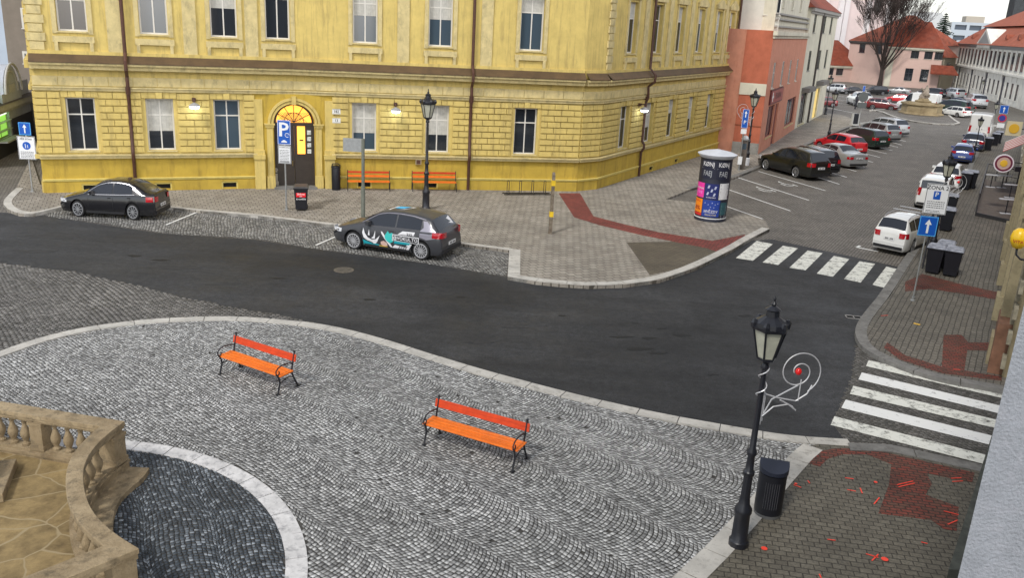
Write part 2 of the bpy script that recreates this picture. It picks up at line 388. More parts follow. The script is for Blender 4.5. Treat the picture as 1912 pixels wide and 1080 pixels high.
def strip(name, line, width, z0, z1, m, stone=1.0, gap=0.02):
    """a row of long kerb stones along a line; width to the left of travel"""
    mb = MB(); L = [0]
    for i in range(1, len(line)): L.append(L[-1]+math.dist(line[i], line[i-1]))
    def at(s):
        s = min(max(s, 0), L[-1]); i = 0
        while i < len(L)-2 and L[i+1] < s: i += 1
        t = (s-L[i])/max(1e-6, L[i+1]-L[i]); a, b = line[i], line[i+1]
        d = Vector((b[0]-a[0], b[1]-a[1])).normalized()
        i0 = max(i-1, 0); i2 = min(i+2, len(line)-1)
        d = Vector((line[i2][0]-line[i0][0], line[i2][1]-line[i0][1])).normalized()
        return (a[0]+(b[0]-a[0])*t, a[1]+(b[1]-a[1])*t), d
    n = max(1, int(L[-1]/stone)); st = L[-1]/n
    for k in range(n):
        zt = z1+random.uniform(-.003, .003); q = 3
        ss = [k*st+gap/2+(st-gap)*j/q for j in range(q+1)]
        o = []; i_ = []
        for s_ in ss:
            p, d = at(s_); o.append(p); i_.append((p[0]-d.y*width, p[1]+d.x*width))
        vs = [(x,y,z0) for x,y in o]+[(x,y,zt) for x,y in o]+[(x,y,zt) for x,y in i_]+[(x,y,z0) for x,y in i_]
        m_ = q+1; fs = []
        for j in range(q):
            fs += [(j,j+1,m_+j+1,m_+j),(m_+j,m_+j+1,2*m_+j+1,2*m_+j),(2*m_+j,2*m_+j+1,3*m_+j+1,3*m_+j)]
        fs += [(0,m_,2*m_,3*m_),(q,3*m_+q,2*m_+q,m_+q)]
        mb.add(vs, fs)
    return struct(mb.build(name, m))
ZP = 0.08
edge_px = [(-260,730),(-120,695),(0,660),(60,637),(150,615),(250,601),(350,595),(440,593),(520,599),(600,607),(700,630),(850,679),(1000,721),(1200,770),(1400,806),(1480,818),(1582,824)]
edge = smooth_poly(P2(edge_px, ZP), 2)
strip('plaza_kerb', edge[::-1], 0.32, 0.0, ZP+.045, kerb_m, 0.9)
plaza_in = offset_line(edge[::-1], 0.3)[::-1]
diag_px = [(1493,856),(1355,1010),(1281,1080),(1150,1200),(1000,1360)]
diag = P2(diag_px, ZP)
strip('footway_edge', smooth_poly(P2([(1500,832)]+[(x-22,y) for x,y in diag_px], ZP), 1)[::-1], -0.42, 0.0, ZP+.045, kerb_m, 0.8)
foot = P2([(1000,1500),(-700,1500),(-700,830),(-400,770)], ZP)
plaza_poly = plaza_in + [tuple(G(1500,840,ZP)[:2])] + diag + [(-2, 5.0), (-20, 5.0), (-24, 14)]
sheet('plaza', plaza_poly, ZP, joint, 0.0)
ring_px = [(215,827),(260,828),(330,838),(430,870),(520,930),(560,985),(573,1035),(568,1090),(540,1150),(480,1210)]
ring_c, ring_r = Vector(G(262,1040,ZP)[:2]), 0
rp = P2(ring_px[1:7], ZP)
Amat = np.array([[2*x, 2*y, 1] for x, y in rp]); bb = np.array([x*x+y*y for x, y in rp])
sol = np.linalg.lstsq(Amat, bb, rcond=None)[0]; rcx, rcy = sol[0], sol[1]; rr_ = math.sqrt(sol[2]+rcx**2+rcy**2)
print('RING', rcx, rcy, rr_)
ring = [(rcx+rr_*math.cos(a), rcy+rr_*math.sin(a)) for a in np.linspace(0, 2*math.pi, 73)]
ring_in = [(rcx+(rr_-.34)*math.cos(a), rcy+(rr_-.34)*math.sin(a)) for a in np.linspace(0, 2*math.pi, 72, endpoint=False)]
strip('ring_kerb', ring, 0.34, 0.0, ZP+.03, mat('pale_ring_stone', (.55,.54,.53), .8, noise=.2, nscale=3, dirt=((.14,.14,.15), 7)), 0.7)
cob = sett_mat('grey_granite_setts', [(.17,.17,.168),(.29,.29,.285),(.39,.39,.38),(.54,.54,.53)])
cob_d = sett_mat('dark_basalt_setts', [(.025,.033,.042),(.045,.058,.072),(.08,.097,.115),(.26,.29,.32)])
cob_b = sett_mat('brown_grey_setts', [(.08,.075,.068),(.12,.115,.105),(.16,.15,.14),(.21,.20,.185)])
setts('plaza_setts', plaza_poly, ZP+.022, cob, .084, R(-130), 1.4, holes=(ring,), gap=.82, bend=.74)
setts('ring_setts', ring_in, ZP+.02, cob_d, .075, R(30), 1.0, gap=.8)
# older setts west of the plaza, parking bay
west = P2([(-200,470),(0,493),(130,506),(300,546),(440,576),(590,604),(520,597),(440,592),(350,593),(250,599),(150,612),(60,634),(0,657),(-200,712)])
sheet('cobbled_lane', west, 0.002, joint)
setts('lane_setts', west, 0.014, cob_b, .125, R(15), arc=False, gap=.88, h=.012)
bay = P2([(66,399),(130,387),(320,391),(480,406),(640,425),(856,459),(949,470),(946,517),(800,492),(600,466),(480,447),(300,435),(180,417),(75,402)])
sheet('parking_bay', bay, 0.006, joint)
setts('bay_setts', bay, 0.016, sett_mat('bay_stone', [(.10,.098,.092),(.17,.165,.155),(.24,.235,.22),(.34,.33,.31)]), .12, R(20), 1.2, h=.012)
cw = P2([(1600,645),(1634,653),(1680,676),(1732,694),(1771,702),(1874,722),(1990,748),(1990,905),(1831,868),(1745,850),(1656,829),(1582,826),(1553,790),(1585,735)])
sheet('side_street', cw, 0.006, joint)
setts('side_street_setts', cw, 0.011, sett_mat('crossing_stone', [(.055,.052,.045),(.08,.075,.066),(.10,.095,.085),(.14,.13,.12)]), .11, R(-15), arc=False, gap=.93, h=.006)
# footways
ZW = 0.12
walk_px = [(58,292),(30,352),(10,370),(5,380),(14,391),(35,399),(64,400),(68,396),(130,384),(230,383),(321,388),(366,393),(480,403),(634,422),(856,455),(951,468),(948,517),(1000,526),(1050,531),(1100,534),(1167,532),(1233,523),(1300,500),(1367,467),(1400,447),(1437,428),(1430,413),(1352,384),(1243,372),(1290,353),(1373,331),(1413,315),(1480,283),(1540,255),(1590,236),(1600,225),(1570,214),(1536,211),(1480,232),(1340,262),(1100,340),(560,330),(75,345)]
walk = P2(walk_px, ZW)
sheet('pavement', walk, ZW, pave_main, 0.0)
kl = P2([(30,352),(10,370),(5,380),(14,391),(35,399),(64,400)], ZW)
strip('kerb', smooth_poly(kl, 1), 0.3, 0, ZW+.02, kerb_m)
strip('kerb', P2([(66,399),(130,384),(230,383),(321,388),(366,393),(480,403),(634,422),(856,455),(955,468)], ZW), 0.22, 0, ZW+.02, kerb_m)
strip('kerb', P2([(951,466),(948,517)], ZW), 0.42, 0, ZW+.022, kerb_m)
strip('kerb', smooth_poly(P2([(948,517),(1000,526),(1050,531),(1100,534),(1167,532),(1233,523),(1300,500),(1367,467),(1400,447),(1437,428)], ZW), 1), 0.34, 0, ZW+.02, kerb_m)
strip('kerb', smooth_poly(P2([(1290,353),(1373,331),(1413,315),(1480,283),(1540,255),(1590,236)], ZW), 1), 0.3, 0, ZW+.015, kerb_g)
sheet('red_paving_band', P2([(1043,361),(1083,361),(1108,404),(1165,419),(1230,434),(1330,450),(1392,438),(1384,452),(1345,473),(1320,464),(1200,440),(1120,421),(1072,406)], ZW), ZW+.004, pave_red)
sheet('repaired_paving', P2([(1170,453),(1290,451),(1330,462),(1345,474),(1300,496),(1213,514)], ZW), ZW+.002, pave_brown)
rw_px = [(1874,722),(1771,704),(1732,694),(1680,676),(1635,655),(1620,636),(1617,617),(1629,594),(1662,553),(1703,486),(1748,420),(1790,365),(1821,303),(1838,262),(1853,225),(1866,200),(1878,182),(2100,215),(2300,330),(2200,620),(2000,748)]
sheet('pavement', P2(rw_px, ZW), ZW, pave_right, 0.0)
strip('kerb', smooth_poly(P2(rw_px[:17], ZW), 1)[::-1], -0.32, 0, ZW+.02, kerb_g, 1.0)
sheet('red_paving_band', P2([(1690,527),(1722,512),(1790,530),(1872,548),(1872,562),(1790,548),(1735,540),(1690,545)], ZW), ZW+.004, pave_red2)
sheet('red_paving_band', P2([(1657,640),(1690,664),(1760,686),(1870,704),(1870,712),(1760,698),(1680,672),(1650,650)], ZW), ZW+.004, pave_red2)
sheet('red_paving_patch', P2([(1762,626),(1795,626),(1808,640),(1870,642),(1870,656),(1806,655),(1800,696),(1758,690)], ZW), ZW+.008, pave_red2)
nz_px = [(1493,856),(1500,836),(1530,829),(1582,827),(1656,831),(1745,850),(1831,869),(1960,900),(1990,1500),(1000,1500)]
sheet('pavement', P2(nz_px[:8], ZW)+[(9,10),(5.4,4),(2.5,1),(-2.2,4.9)], ZW, pave_near, 0.0)
strip('kerb', P2([(1582,829),(1656,831),(1745,850),(1831,869),(1990,908)], ZW)[::-1], 0.34, 0, ZW+.02, kerb_g, 1.1)
sheet('red_paving_band', P2([(1500,862),(1525,845),(1560,838),(1610,839),(1655,846),(1820,884),(1815,902),(1730,885),(1740,905),(1728,925),(1790,948),(1786,993),(1764,990),(1738,972),(1640,960),(1660,905),(1664,868),(1620,850),(1575,849),(1545,858),(1530,873)], ZW), ZW+.004, pave_red2)
def stroke(a, b, w_=.022, z=ZW+.012, m=spray, name='spray_mark'):
    p, q = G(*a, z), G(*b, z); mb = MB(); mb.bar(p, q, w_, .003); return struct(mb.build(name, m))
def dot(a, r, z=ZW+.012):
    c = G(*a, z); mb = MB(); mb.prism([(c.x+r*math.cos(t), c.y+r*math.sin(t)) for t in np.linspace(0, 6.28, 10, endpoint=False)], z, z+.002); return struct(mb.build('spray_mark', spray))
for a in [((1675,906),(1705,899)),((1678,910),(1708,903)),((1632,942),(1642,930)),((1578,893),(1594,895)),((1582,915),(1598,918)),((1606,912),(1610,922)),((1776,894),(1795,893)),((1778,900),(1798,899)),((1762,955),(1790,962)),((1770,980),(1788,972)),((1482,906),(1496,911)),((1508,898),(1512,903)),((1545,1008),(1560,1010)),((1720,1013),(1732,1016)),((1530,1073),(1533,1080)),((1617,1035),(1640,1042)),((1628,1048),(1640,1036))]: stroke(*a)
for a, r in [((1427,1025),.055),((1652,1045),.06),((1635,901),.035),((1486,904),.03)]: dot(a, r)
for a in [((1645,590),(1658,589)),((1780,690),(1793,691))]: stroke(*a)
stroke((1706,604),(1718,607), .12, m=spray_y)
# zebra crossings and bay lines
def quad(px, z, m, name='crossing_stripe'):
    mb = MB(); mb.prism(P2(px, z), z-.003, z, sides=True); return struct(mb.build(name, m))
for q in [((1413,450),(1443,456),(1406,487),(1374,482)),((1462,459),(1490,464),(1453,495),(1424,490)),((1508,468),(1536,473),(1504,505),(1474,500)),((1557,478),(1586,484),(1555,517),(1525,511)),((1605,488),(1634,493),(1607,528),(1576,521)),((1655,498),(1681,504),(1661,540),(1629,532))]:
    quad(q, .012, paint2)
for q, m_ in [(((1622,673),(1880,733),(1880,746),(1617,684)), paint2),(((1609,696),(1880,761),(1880,776),(1603,709)), paint),(((1593,721),(1880,789),(1880,805),(1587,736)), paint2),(((1579,747),(1880,821),(1880,839),(1571,762)), paint),(((1558,778),(1880,860),(1880,878),(1551,794)), paint2)]:
    quad(q, .022, m_)
def bar_px(a, b, w_=.1, z=.012, m=paint, name='bay_line'):
    p, q = G(*a, z), G(*b, z); mb = MB(); mb.bar(p, q, w_, .003); return struct(mb.build(name, m))
for a, b in [((1352,384),(1424,409)),((1357,353),(1476,394)),((1376,331),(1510,374)),((1416,320),(1541,356)),((1480,316),(1567,344)),((1515,312),(1581,331)),((1530,302),(1599,320)),((1560,297),(1615,312)),((1580,290),(1630,303)),((1590,280),(1643,294)),((1608,276),(1656,287)),((1625,272),(1666,281)),((1640,266),(1677,275)),((1650,261),(1684,271)),((1660,256),(1691,264)),((1248,374),(1282,381))]:
    bar_px(a, b)
for a, b in [((310,420),(366,397)),((590,458),(636,438))]: bar_px(a, b, .09, .03)
for a, b in [((1600,462),(1640,470)),((1600,462),(1606,459)),((1545,201),(1600,212)),((1548,184),(1590,189)),((1545,190),(1585,195)),((1548,178),(1580,181)),((1605,200),(1640,204)),((1640,208),(1690,204)),((1628,204),(1700,225)),((1568,215),(1592,224))]: bar_px(a, b, .12)
mb = MB()                                              # wheelchair pictograms on two bays
for cx_, cy_ in ((1427,354),(1468,344)):
    c = G(cx_, cy_, .012); d = (G(1541,356)-G(1416,320)).normalized(); n_ = Vector((-d.y, d.x, 0))
    for p, q in [((-.55,.0),(.0,.0)),((.0,0),(.35,.25)),((-.1,-.25),(.35,-.28)),((.35,-.28),(.55,.0)),((.1,.3),(.55,.25)),((-.7,.1),(-.55,0))]:
        mb.bar(c+d*p[0]*1.2+n_*p[1]*1.2, c+d*q[0]*1.2+n_*q[1]*1.2, .09, .003)
struct(mb.build('wheelchair_marking', paint))
# traffic island round the fountain
isl = smooth_poly(P2([(1618,206),(1640,206),(1664,217),(1700,226),(1750,232),(1797,232),(1782,223),(1770,212),(1700,203),(1650,204)], .1), 1, True)
sheet('fountain_island', isl, .1, sett_far, 0.0)
strip('kerb', isl+[isl[0]], .25, 0, .14, kerb_m, 1.2)
# manhole and drain
c = G(642, 505)
t = thing('manhole_cover', 'round iron manhole cover in the asphalt below the parked black and grey hatchback', 'manhole cover', c)
mb = MB(); mb.lathe([(.34,.004),(.34,.012),(.30,.012)], 24); mb.build('rim', mat('rusty_iron', (.13,.11,.085), .7, noise=.4, nscale=12), t)
mb = MB(); mb.lathe([(.29,.004),(.29,.014),(0,.014)], 24)
for k in range(-3, 4): mb.box(-.2, .2, k*.07-.012, k*.07+.012, .014, .02)
mb.build('lid', mat('iron_lid', (.09,.08,.065), .6, noise=.4, nscale=14), t)
c = G(1601, 594); t = thing('drain_grate', 'grey three-bay storm drain grate in the asphalt beside the kerb corner', 'drain', c, R(-8))
mb = MB()
for x0, x1, y0, y1 in ((-.36,.36,-.17,-.13),(-.36,.36,.13,.17),(-.36,-.33,-.17,.17),(.33,.36,-.17,.17),(-.13,-.1,-.17,.17),(.1,.13,-.17,.17)): mb.box(x0, x1, y0, y1, .004, .02)
mb.build('frame', mat('grate_iron', (.25,.24,.23), .6, noise=.3), t)
mb = MB(); mb.box(-.35, .35, -.16, .16, .005, .009); mb.build('opening', mat('black_void', (.006,.006,.006), .9), t)

# oily and tarred scars on the carriageway
tar = mat('tar_stain_dark', (.004,.004,.004), .7, noise=.5, nscale=3)
tar2 = mat('dusty_asphalt', (.027,.0265,.026), .9, noise=.35, nscale=4)
def scar(cx, cy, w_, h_, m=tar, n=18):
    pts = []
    for i in range(n):
        a = 2*math.pi*i/n; r_ = random.uniform(.5, 1.15); pts.append((cx+w_/2*r_*math.cos(a), cy+h_/2*r_*math.sin(a)))
    mb = MB(); mb.prism(P2(pts, .0075), .0055, .0075); struct(mb.build('asphalt_stain', m))
for a in [(1160,630,50,5),(1195,652,60,8),(1228,660,40,7),(1210,632,34,5),(1272,627,40,5),(1235,614,24,4),(1185,604,16,3),(1440,755,40,12),(1330,700,26,5),(300,486,34,5),(250,478,30,5),(690,560,30,4),(860,555,26,4),(1050,590,22,3),(520,520,30,4),(1390,590,26,5)]: scar(*a)
for a in [(965,612,60,4),(100,440,120,12),(230,450,110,9),(60,470,90,8),(340,500,120,8),(420,530,90,7),(780,535,70,5),(900,640,60,6)]: scar(*a, m=tar2, n=26)
# ================================================================ buildings
plaster_y = mat('yellow_plaster', (.47,.325,.045), .85, noise=.12, nscale=1.2, bump=.15, bscale=40, dirt=((.27,.18,.03), 1.6, (2.2,2.2,.3)))
plaster_c = mat('cream_plaster', (.58,.445,.14), .85, noise=.12, nscale=1.5, bump=.12, bscale=40, dirt=((.32,.24,.09), 1.7, (2.4,2.4,.25)))
trim_c = mat('cream_trim', (.56,.46,.22), .8, noise=.14, nscale=3, dirt=((.3,.25,.13), 3, (1,1,.5)))
ledge_y = mat('pale_yellow_ledge', (.66,.54,.16), .75, noise=.12, nscale=3)
brown_metal = mat('brown_sheet_metal', (.075,.03,.018), .5, noise=.25, nscale=6)
glass = mat('window_glass', (.018,.022,.028), .06, spec=.8)
glass_b = mat('blue_grey_window_glass', (.05,.075,.10), .08, spec=.8)
curtain = mat('net_curtain', (.45,.44,.40), .9, noise=.15, nscale=6)
frame_w = mat('white_window_frame', (.62,.60,.55), .5)
frame_b = mat('brown_window_frame', (.09,.05,.03), .5)
dark_door = mat('dark_brown_door', (.035,.026,.02), .45, noise=.25, nscale=4)
void = mat('black_void', (.006,.006,.006), .9)
warm = mat('lit_warm_room', (1.0,.42,.06), .6, emit=1.1)
lamp_glow = mat('cold_white_lamp_glow', (.75,.85,1.0), .4, emit=9.0)
rooft = mat('red_roof_tiles', (.20,.038,.015), .8, noise=.35, nscale=1.6, bump=.4, bscale=12, dirt=((.13,.05,.035), .8))
rooft2 = mat('old_red_roof_tiles', (.26,.065,.032), .8, noise=.35, nscale=1.2, bump=.4, bscale=12, dirt=((.12,.045,.03), .7))
roofd = mat('dark_roof_edge', (.07,.06,.055), .7, noise=.2)
def facade(parent, m, W, z0, z1, ops=(), depth=.22, name='wall', x0=0.0, y=0.0, back=.5):
    """wall in local x-z facing -y, with openings (xa, xb, za, zb) cut through it and reveals"""
    mb = MB(); xs = sorted({x0, W, *[o[0] for o in ops], *[o[1] for o in ops]}); zs = sorted({z0, z1, *[o[2] for o in ops], *[o[3] for o in ops]})
    for i in range(len(xs)-1):
        for j in range(len(zs)-1):
            cx, cz = (xs[i]+xs[i+1])/2, (zs[j]+zs[j+1])/2
            if any(o[0] < cx < o[1] and o[2] < cz < o[3] for o in ops): continue
            mb.add([(xs[i],y,zs[j]),(xs[i+1],y,zs[j]),(xs[i+1],y,zs[j+1]),(xs[i],y,zs[j+1])], [(0,1,2,3)])
    for a, b, c, d in [o[:4] for o in ops]:
        fs = ([(0,4,5,1)] if c > z0+.01 else [])+([(1,5,6,2)] if b < W-.01 else [])+([(2,6,7,3)] if d < z1-.01 else [])+([(3,7,4,0)] if a > x0+.01 else [])
        mb.add([(a,y,c),(b,y,c),(b,y,d),(a,y,d),(a,y+depth,c),(b,y+depth,c),(b,y+depth,d),(a,y+depth,d)], fs)
    o = mb.build(name, m, parent, fix=False); b_ = bmesh.new(); b_.from_mesh(o.data); bmesh.ops.remove_doubles(b_, verts=b_.verts, dist=.0005); b_.to_mesh(o.data); b_.free(); return o
def window(parent, a, b, c, d, y=.16, fm=None, gm=None, cross=.62, sill=True, name='window', mull=1, curt=0.0, t=.055, silm=None):
    """frame ring with mullion and transom; pane and sill as its pieces"""
    fm = fm or frame_w; gm = gm or glass
    mb = MB(); mb.box(a, b, y, y+.05, c, c+t); mb.box(a, b, y, y+.05, d-t, d); mb.box(a, a+t, y, y+.05, c+t, d-t); mb.box(b-t, b, y, y+.05, c+t, d-t)
    for k in range(mull):
        x = a+(b-a)*(k+1)/(mull+1); mb.box(x-t*.4, x+t*.4, y+.003, y+.045, c+t, d-t)
    if cross: z = c+(d-c)*cross; mb.box(a+t, b-t, y+.006, y+.042, z-t*.4, z+t*.4)
    o = mb.build(name, fm, parent)
    p = MB(); p.add([(a,y+.03,c),(b,y+.03,c),(b,y+.03,d),(a,y+.03,d)], [(0,1,2,3)]); p.build('pane', gm, o)
    if curt:
        q = MB(); n_ = 18; zt, zb_ = d-t, d-t-(d-c)*curt
        vs = []
        for k in range(n_+1):
            x = a+t+(b-a-2*t)*k/n_; vs += [(x, y+.022-.006*(k % 2), zb_), (x, y+.022-.006*(k % 2), zt)]
        q.add(vs, [(2*k,2*k+2,2*k+3,2*k+1) for k in range(n_)]); q.build('curtain', curtain, o)
    if sill:
        s_ = MB(); s_.box(a-.06, b+.06, -.07, y, c-.06, c-.003); s_.build('sill', silm or trim_c, o)
    return o
def bearing(A, B): return math.atan2(B.y-A.y, B.x-A.x)
A0 = G(83,360,ZW); M0 = G(552,350,ZW); B0 = G(1075,357,ZW); C0 = G(1112,353,ZW); D0 = G(1353,276,ZW)
yb = thing('corner_building', 'long yellow plastered corner building with rusticated ground floor and lit arched doorway', 'building', (M0.x, M0.y, 0), 0)
def seg(parent_loc, A, B):
    L = (B-A).length; o = (A.x-parent_loc.x, A.y-parent_loc.y); return L, o, bearing(A, B)
Z = lambda v: v+.06
ZT = 14.5
def face(A, B, wins_g, wins_u, first=0.0, door=None, rust=True, ends=(True, True), bays=(), basement=()):
    """one straight face of the yellow building, its pieces gathered under sub-frames of the one thing"""
    L = (B-A).length
    sub = Matrix.Translation((A.x-M0.x, A.y-M0.y, 0)) @ Matrix.Rotation(bearing(A, B), 4, 'Z')
    objs = []
    def fin(o):
        o.matrix_local = sub; return o
    ops = [(x-w_/2, x+w_/2, 1.95, 4.25) for x, w_ in wins_g] + [(x-w_/2, x+w_/2, 7.0, 9.6) for x, w_ in wins_u] + [(x-w_/2, x+w_/2, 11.0, 12.9) for x, w_ in wins_u] + [(x-.3, x+.3, .2, .42) for x in basement]
    if door: ops.append(door)
    # the wall: plinth colour below the sill course, cream above
    low = [o for o in ops if o[2] < 1.7]; up_ = [(a, b, max(c, 1.7), d) for a, b, c, d in ops if d > 1.7]
    fin(facade(yb, plaster_y, L, 0, 1.7, [(a, b, c, min(d, 1.7)) for a, b, c, d in low], name='wall'))
    fin(facade(yb, plaster_c, L, 1.7, ZT, up_, name='wall', depth=.28))
    for x, w_ in wins_g:
        fin(window(yb, x-w_/2, x+w_/2, 1.95, 4.25, .2, frame_w, random.choice([glass, glass, glass_b]), .68, curt=random.choice([0,0,.35,.6]), t=.07))
    for x, w_ in wins_u:
        fin(window(yb, x-w_/2, x+w_/2, 7.0, 9.6, .2, frame_w, random.choice([glass, glass_b]), .68, curt=random.choice([.3,.5,0,0]), t=.07))
        fin(window(yb, x-w_/2, x+w_/2, 11.0, 12.9, .2, frame_w, glass, .68, t=.07))
        mb = MB()                                      # surround and pediment of the upper window
        a, b = x-w_/2, x+w_/2
        mb.box(a-.2, a-.02, -.06, .03, 6.9, 9.75); mb.box(b+.02, b+.2, -.06, .03, 6.9, 9.75); mb.box(a-.32, b+.32, -.14, .02, 9.75, 9.97); mb.vprism([(a-.36, 9.97), (b+.36, 9.97), (x, 10.4)], -.12, .02); mb.box(a-.22, b+.22, -.10, .02, 6.55, 6.8)
        for q in (-1, 1): mb.box(x+q*(w_/2+.1)-.07, x+q*(w_/2+.1)+.07, -.12, .02, 6.2, 6.55)
        mb.box(a-.15, b+.15, -.05, .03, 10.75, 10.95)
        fin(mb.build('window_surround', trim_c, yb))
    for x in basement:
        mb = MB(); mb.box(x-.28, x+.28, .05, .08, .2, .42); o = fin(mb.build('basement_window', void, yb))
        mb = MB(); mb.box(x-.36, x-.3, -.04, .03, .14, .48); mb.box(x+.3, x+.36, -.04, .03, .14, .48); mb.box(x-.36, x+.36, -.04, .03, .42, .48); mb.build('frame', ledge_y, o)
    # rustication of the ground floor, cut round the openings
    mb = MB(); z = 1.85; k = 0
    xs_cut = [(x-w_/2-.16, x+w_/2+.16) for x, w_ in wins_g] + ([(door[0]-.75, door[1]+.75)] if door else [])
    while z < 4.3:
        x = 0.0 if ends[0] else .03
        spans = []; cur = x
        for a, b in sorted(xs_cut):
            if a > cur: spans.append((cur, a))
            cur = max(cur, b)
        if cur < L: spans.append((cur, L-(0 if ends[1] else .03)))
        for a, b in spans:
            n_ = max(1, round((b-a)/.62)); st = (b-a)/n_
            if k % 2 and n_ > 1 and b-a > 1.2:
                cuts = [a, a+st/2]+[a+st/2+st*i for i in range(1, n_)]+[b]
            else: cuts = [a+st*i for i in range(n_+1)]
            for i in range(len(cuts)-1): mb.box(cuts[i]+.014, cuts[i+1]-.014, -.09, .02, z+.03, z+.27)
        z += .295; k += 1
    for a, b in [c for c in xs_cut if not (door and abs((c[0]+c[1])/2-(door[0]+door[1])/2) < .1)]:   # keystone and lintel blocks
        x = (a+b)/2; n_ = 5
        for i in range(n_):
            xa = a+(b-a)*i/n_; mb.box(xa+.01, xa+(b-a)/n_-.01, -.06 if i != 2 else -.13, .02, 4.27, 4.53)
    if rust: fin(mb.build('rusticated_stonework', plaster_c, yb, bevel=0))
    # courses, broken at the door
    def course(z0, z1, d, m, nm, brk=True, ext=0):
        mb = MB(); segs = [(0, L)]
        if door and brk: segs = [(0, door[0]-.72), (door[1]+.72, L)]
        for a, b in segs:
            if b > a: mb.box(a-(ext if a == 0 else 0), b+(ext if b == L else 0), -d, .02, z0, z1); mb.box(a-(ext if a == 0 else 0), b+(ext if b == L else 0), -d*1.45, .02, z1-(z1-z0)*.3, z1+.001)
        fin(mb.build(nm, m, yb))
    course(.62, .72, .09, ledge_y, 'plinth_ledge'); course(1.62, 1.80, .16, trim_c, 'sill_course')
    mb = MB(); segs = [(0, L)] if not door else [(0, door[0]-.72), (door[1]+.72, L)]
    cutz = [(.2, .42)]
    xs_ = [0]+sorted(basement)+[L]
    for a, b in segs:
        cur = a
        for x in sorted(basement):
            if a < x < b: mb.box(cur, x-.36, -.07, .02, 0, .6); mb.box(x-.36, x+.36, -.07, .02, 0, .14); mb.box(x-.36, x+.36, -.07, .02, .48, .6); cur = x+.36
        if b > cur: mb.box(cur, b, -.07, .02, 0, .6)
    for o_ in build_split(mb, 'plinth', plaster_y, yb): fin(o_)
    course(4.55, 4.72, .12, trim_c, 'string_course', False)
    mb = MB(); n_ = max(1, round(L/1.0))
    for i in range(n_): mb.box(L*i/n_+.012, L*(i+1)/n_-.012, -.05, .02, 4.76, 5.15)
    fin(mb.build('frieze_blocks', trim_c, yb))
    course(5.45, 5.72, .30, trim_c, 'cornice', False)
    mb = MB(); mb.add([(0,-.47,5.725),(L,-.47,5.725),(L,-.47,5.76),(0,-.47,5.76),(0,-.13,6.06),(L,-.13,6.06)], [(0,1,2,3),(3,2,5,4)]); fin(mb.build('cornice_flashing', mat('brown_painted_flashing', (.085,.05,.02), .55, noise=.25, nscale=2), yb, fix=False))
    mb = MB(); mb.box(0, L, -.125, .02, 5.785, 6.2); fin(mb.build('frieze', plaster_c, yb))
    # upper storey pilaster strips
    mb = MB()
    us = sorted(x for x, _ in wins_u)
    for i in range(len(us)-1):
        x = (us[i]+us[i+1])/2; mb.box(x-.28, x+.28, -.07, .02, 6.155, 13.6)
    for x in ([.35] if ends[0] else [])+([L-.35] if ends[1] else []):
        z = 6.2; i = 0
        while z < 13.5:
            w_ = .35 if i % 2 else .27; mb.box(x-w_, x+w_, -.07, .02, z+.015, z+.34); z += .36; i += 1
    for o_ in build_split(mb, 'pilaster', trim_c, yb): fin(o_)
    course(13.7, 14.3, .5, trim_c, 'eaves_cornice', False)
    return fin, L
LA = (M0-A0).length; LB = (B0-M0).length; LC = (C0-B0).length; LD = (D0-C0).length
def sx(px, A, B): return on_wall((px, 300), A, B)[0]
dw = 1.02
doorc = 0.0
fin, L1 = face(A0, M0, [(sx(p, A0, M0), 1.15) for p in (160, 305, 428)], [(sx(p, A0, M0), 1.15) for p in (160, 305, 430)]+[(LA-.62, 1.1)], ends=(True, False), door=(LA-dw, LA+.001, 0, 4.16), basement=[sx(p, A0, M0) for p in (165, 302, 427)])
fin2, L2 = face(M0, B0, [(sx(p, M0, B0), 1.15) for p in (680, 815, 978)], [(sx(p, M0, B0), 1.15) for p in (682, 817, 980)], ends=(False, False), door=(-.001, dw, 0, 4.16), basement=[sx(p, M0, B0) for p in (680, 805)])
face(B0, C0, [], [], ends=(False, False))
fin4, L4 = face(C0, D0, [(x, 1.2) for x in (3.0, 6.6, 10.2, 13.8, 17.4)], [(x, 1.2) for x in (3.0, 6.6, 10.2, 13.8, 17.4, 20.2)], ends=(True, True), basement=[sx(p, C0, D0)  for p in (1216, 1262, 1305)])
# the rest of the body: left side, back and a roof
mb = MB(); Lp = G(20,263,ZW); off = Vector((M0.x, M0.y, 0)); ln = Vector((-6.2, 12, 0))
q = [A0-off, A0+ln-off, D0+Vector((-12, 18, 0))-off, D0-off, C0-off, B0-off, Vector((0,0,0))]
pts = [(v.x, v.y) for v in q]
mb.prism([(x*.992, y+.35) for x, y in pts], 0, 14.4, top=True)
mb.build('wall', plaster_c, yb)
mb = MB(); cxx = sum(p[0] for p in pts)/len(pts); cyy = sum(p[1] for p in pts)/len(pts)+3
out = [(x+(x-cxx)*.02, y+(y-cyy)*.02-.3) for x, y in pts]; inn = [(cxx+(x-cxx)*.55, cyy+(y-cyy)*.5) for x, y in pts]; n = len(pts)
mb.add([(x,y,14.45) for x,y in out]+[(x,y,17.5) for x,y in inn], [(i,(i+1)%n,(i+1)%n+n,i+n) for i in range(n)]+[tuple(range(n,2*n))])
mb.build('roof', rooft, yb)
# left corner quoins turning the corner
sub = Matrix.Translation((A0.x-M0.x, A0.y-M0.y, 0)) @ Matrix.Rotation(math.atan2(ln.y, ln.x), 4, 'Z')
mb = MB(); z = 1.85
while z < 13.4:
    mb.box(0, .6, -.05, .06, z, z+.26); z += .3
mb.box(0, 13, -.07, .06, 0, .6); mb.box(0, 13, -.2, .06, 1.62, 1.8); mb.box(0, 13, -.22, .06, 5.45, 5.78); mb.box(0, 13, -.16, .06, 4.55, 4.72)
mb.build('corner_quoins', plaster_c, yb).matrix_local = sub @ Matrix.Scale(-1, 4, (0,1,0))
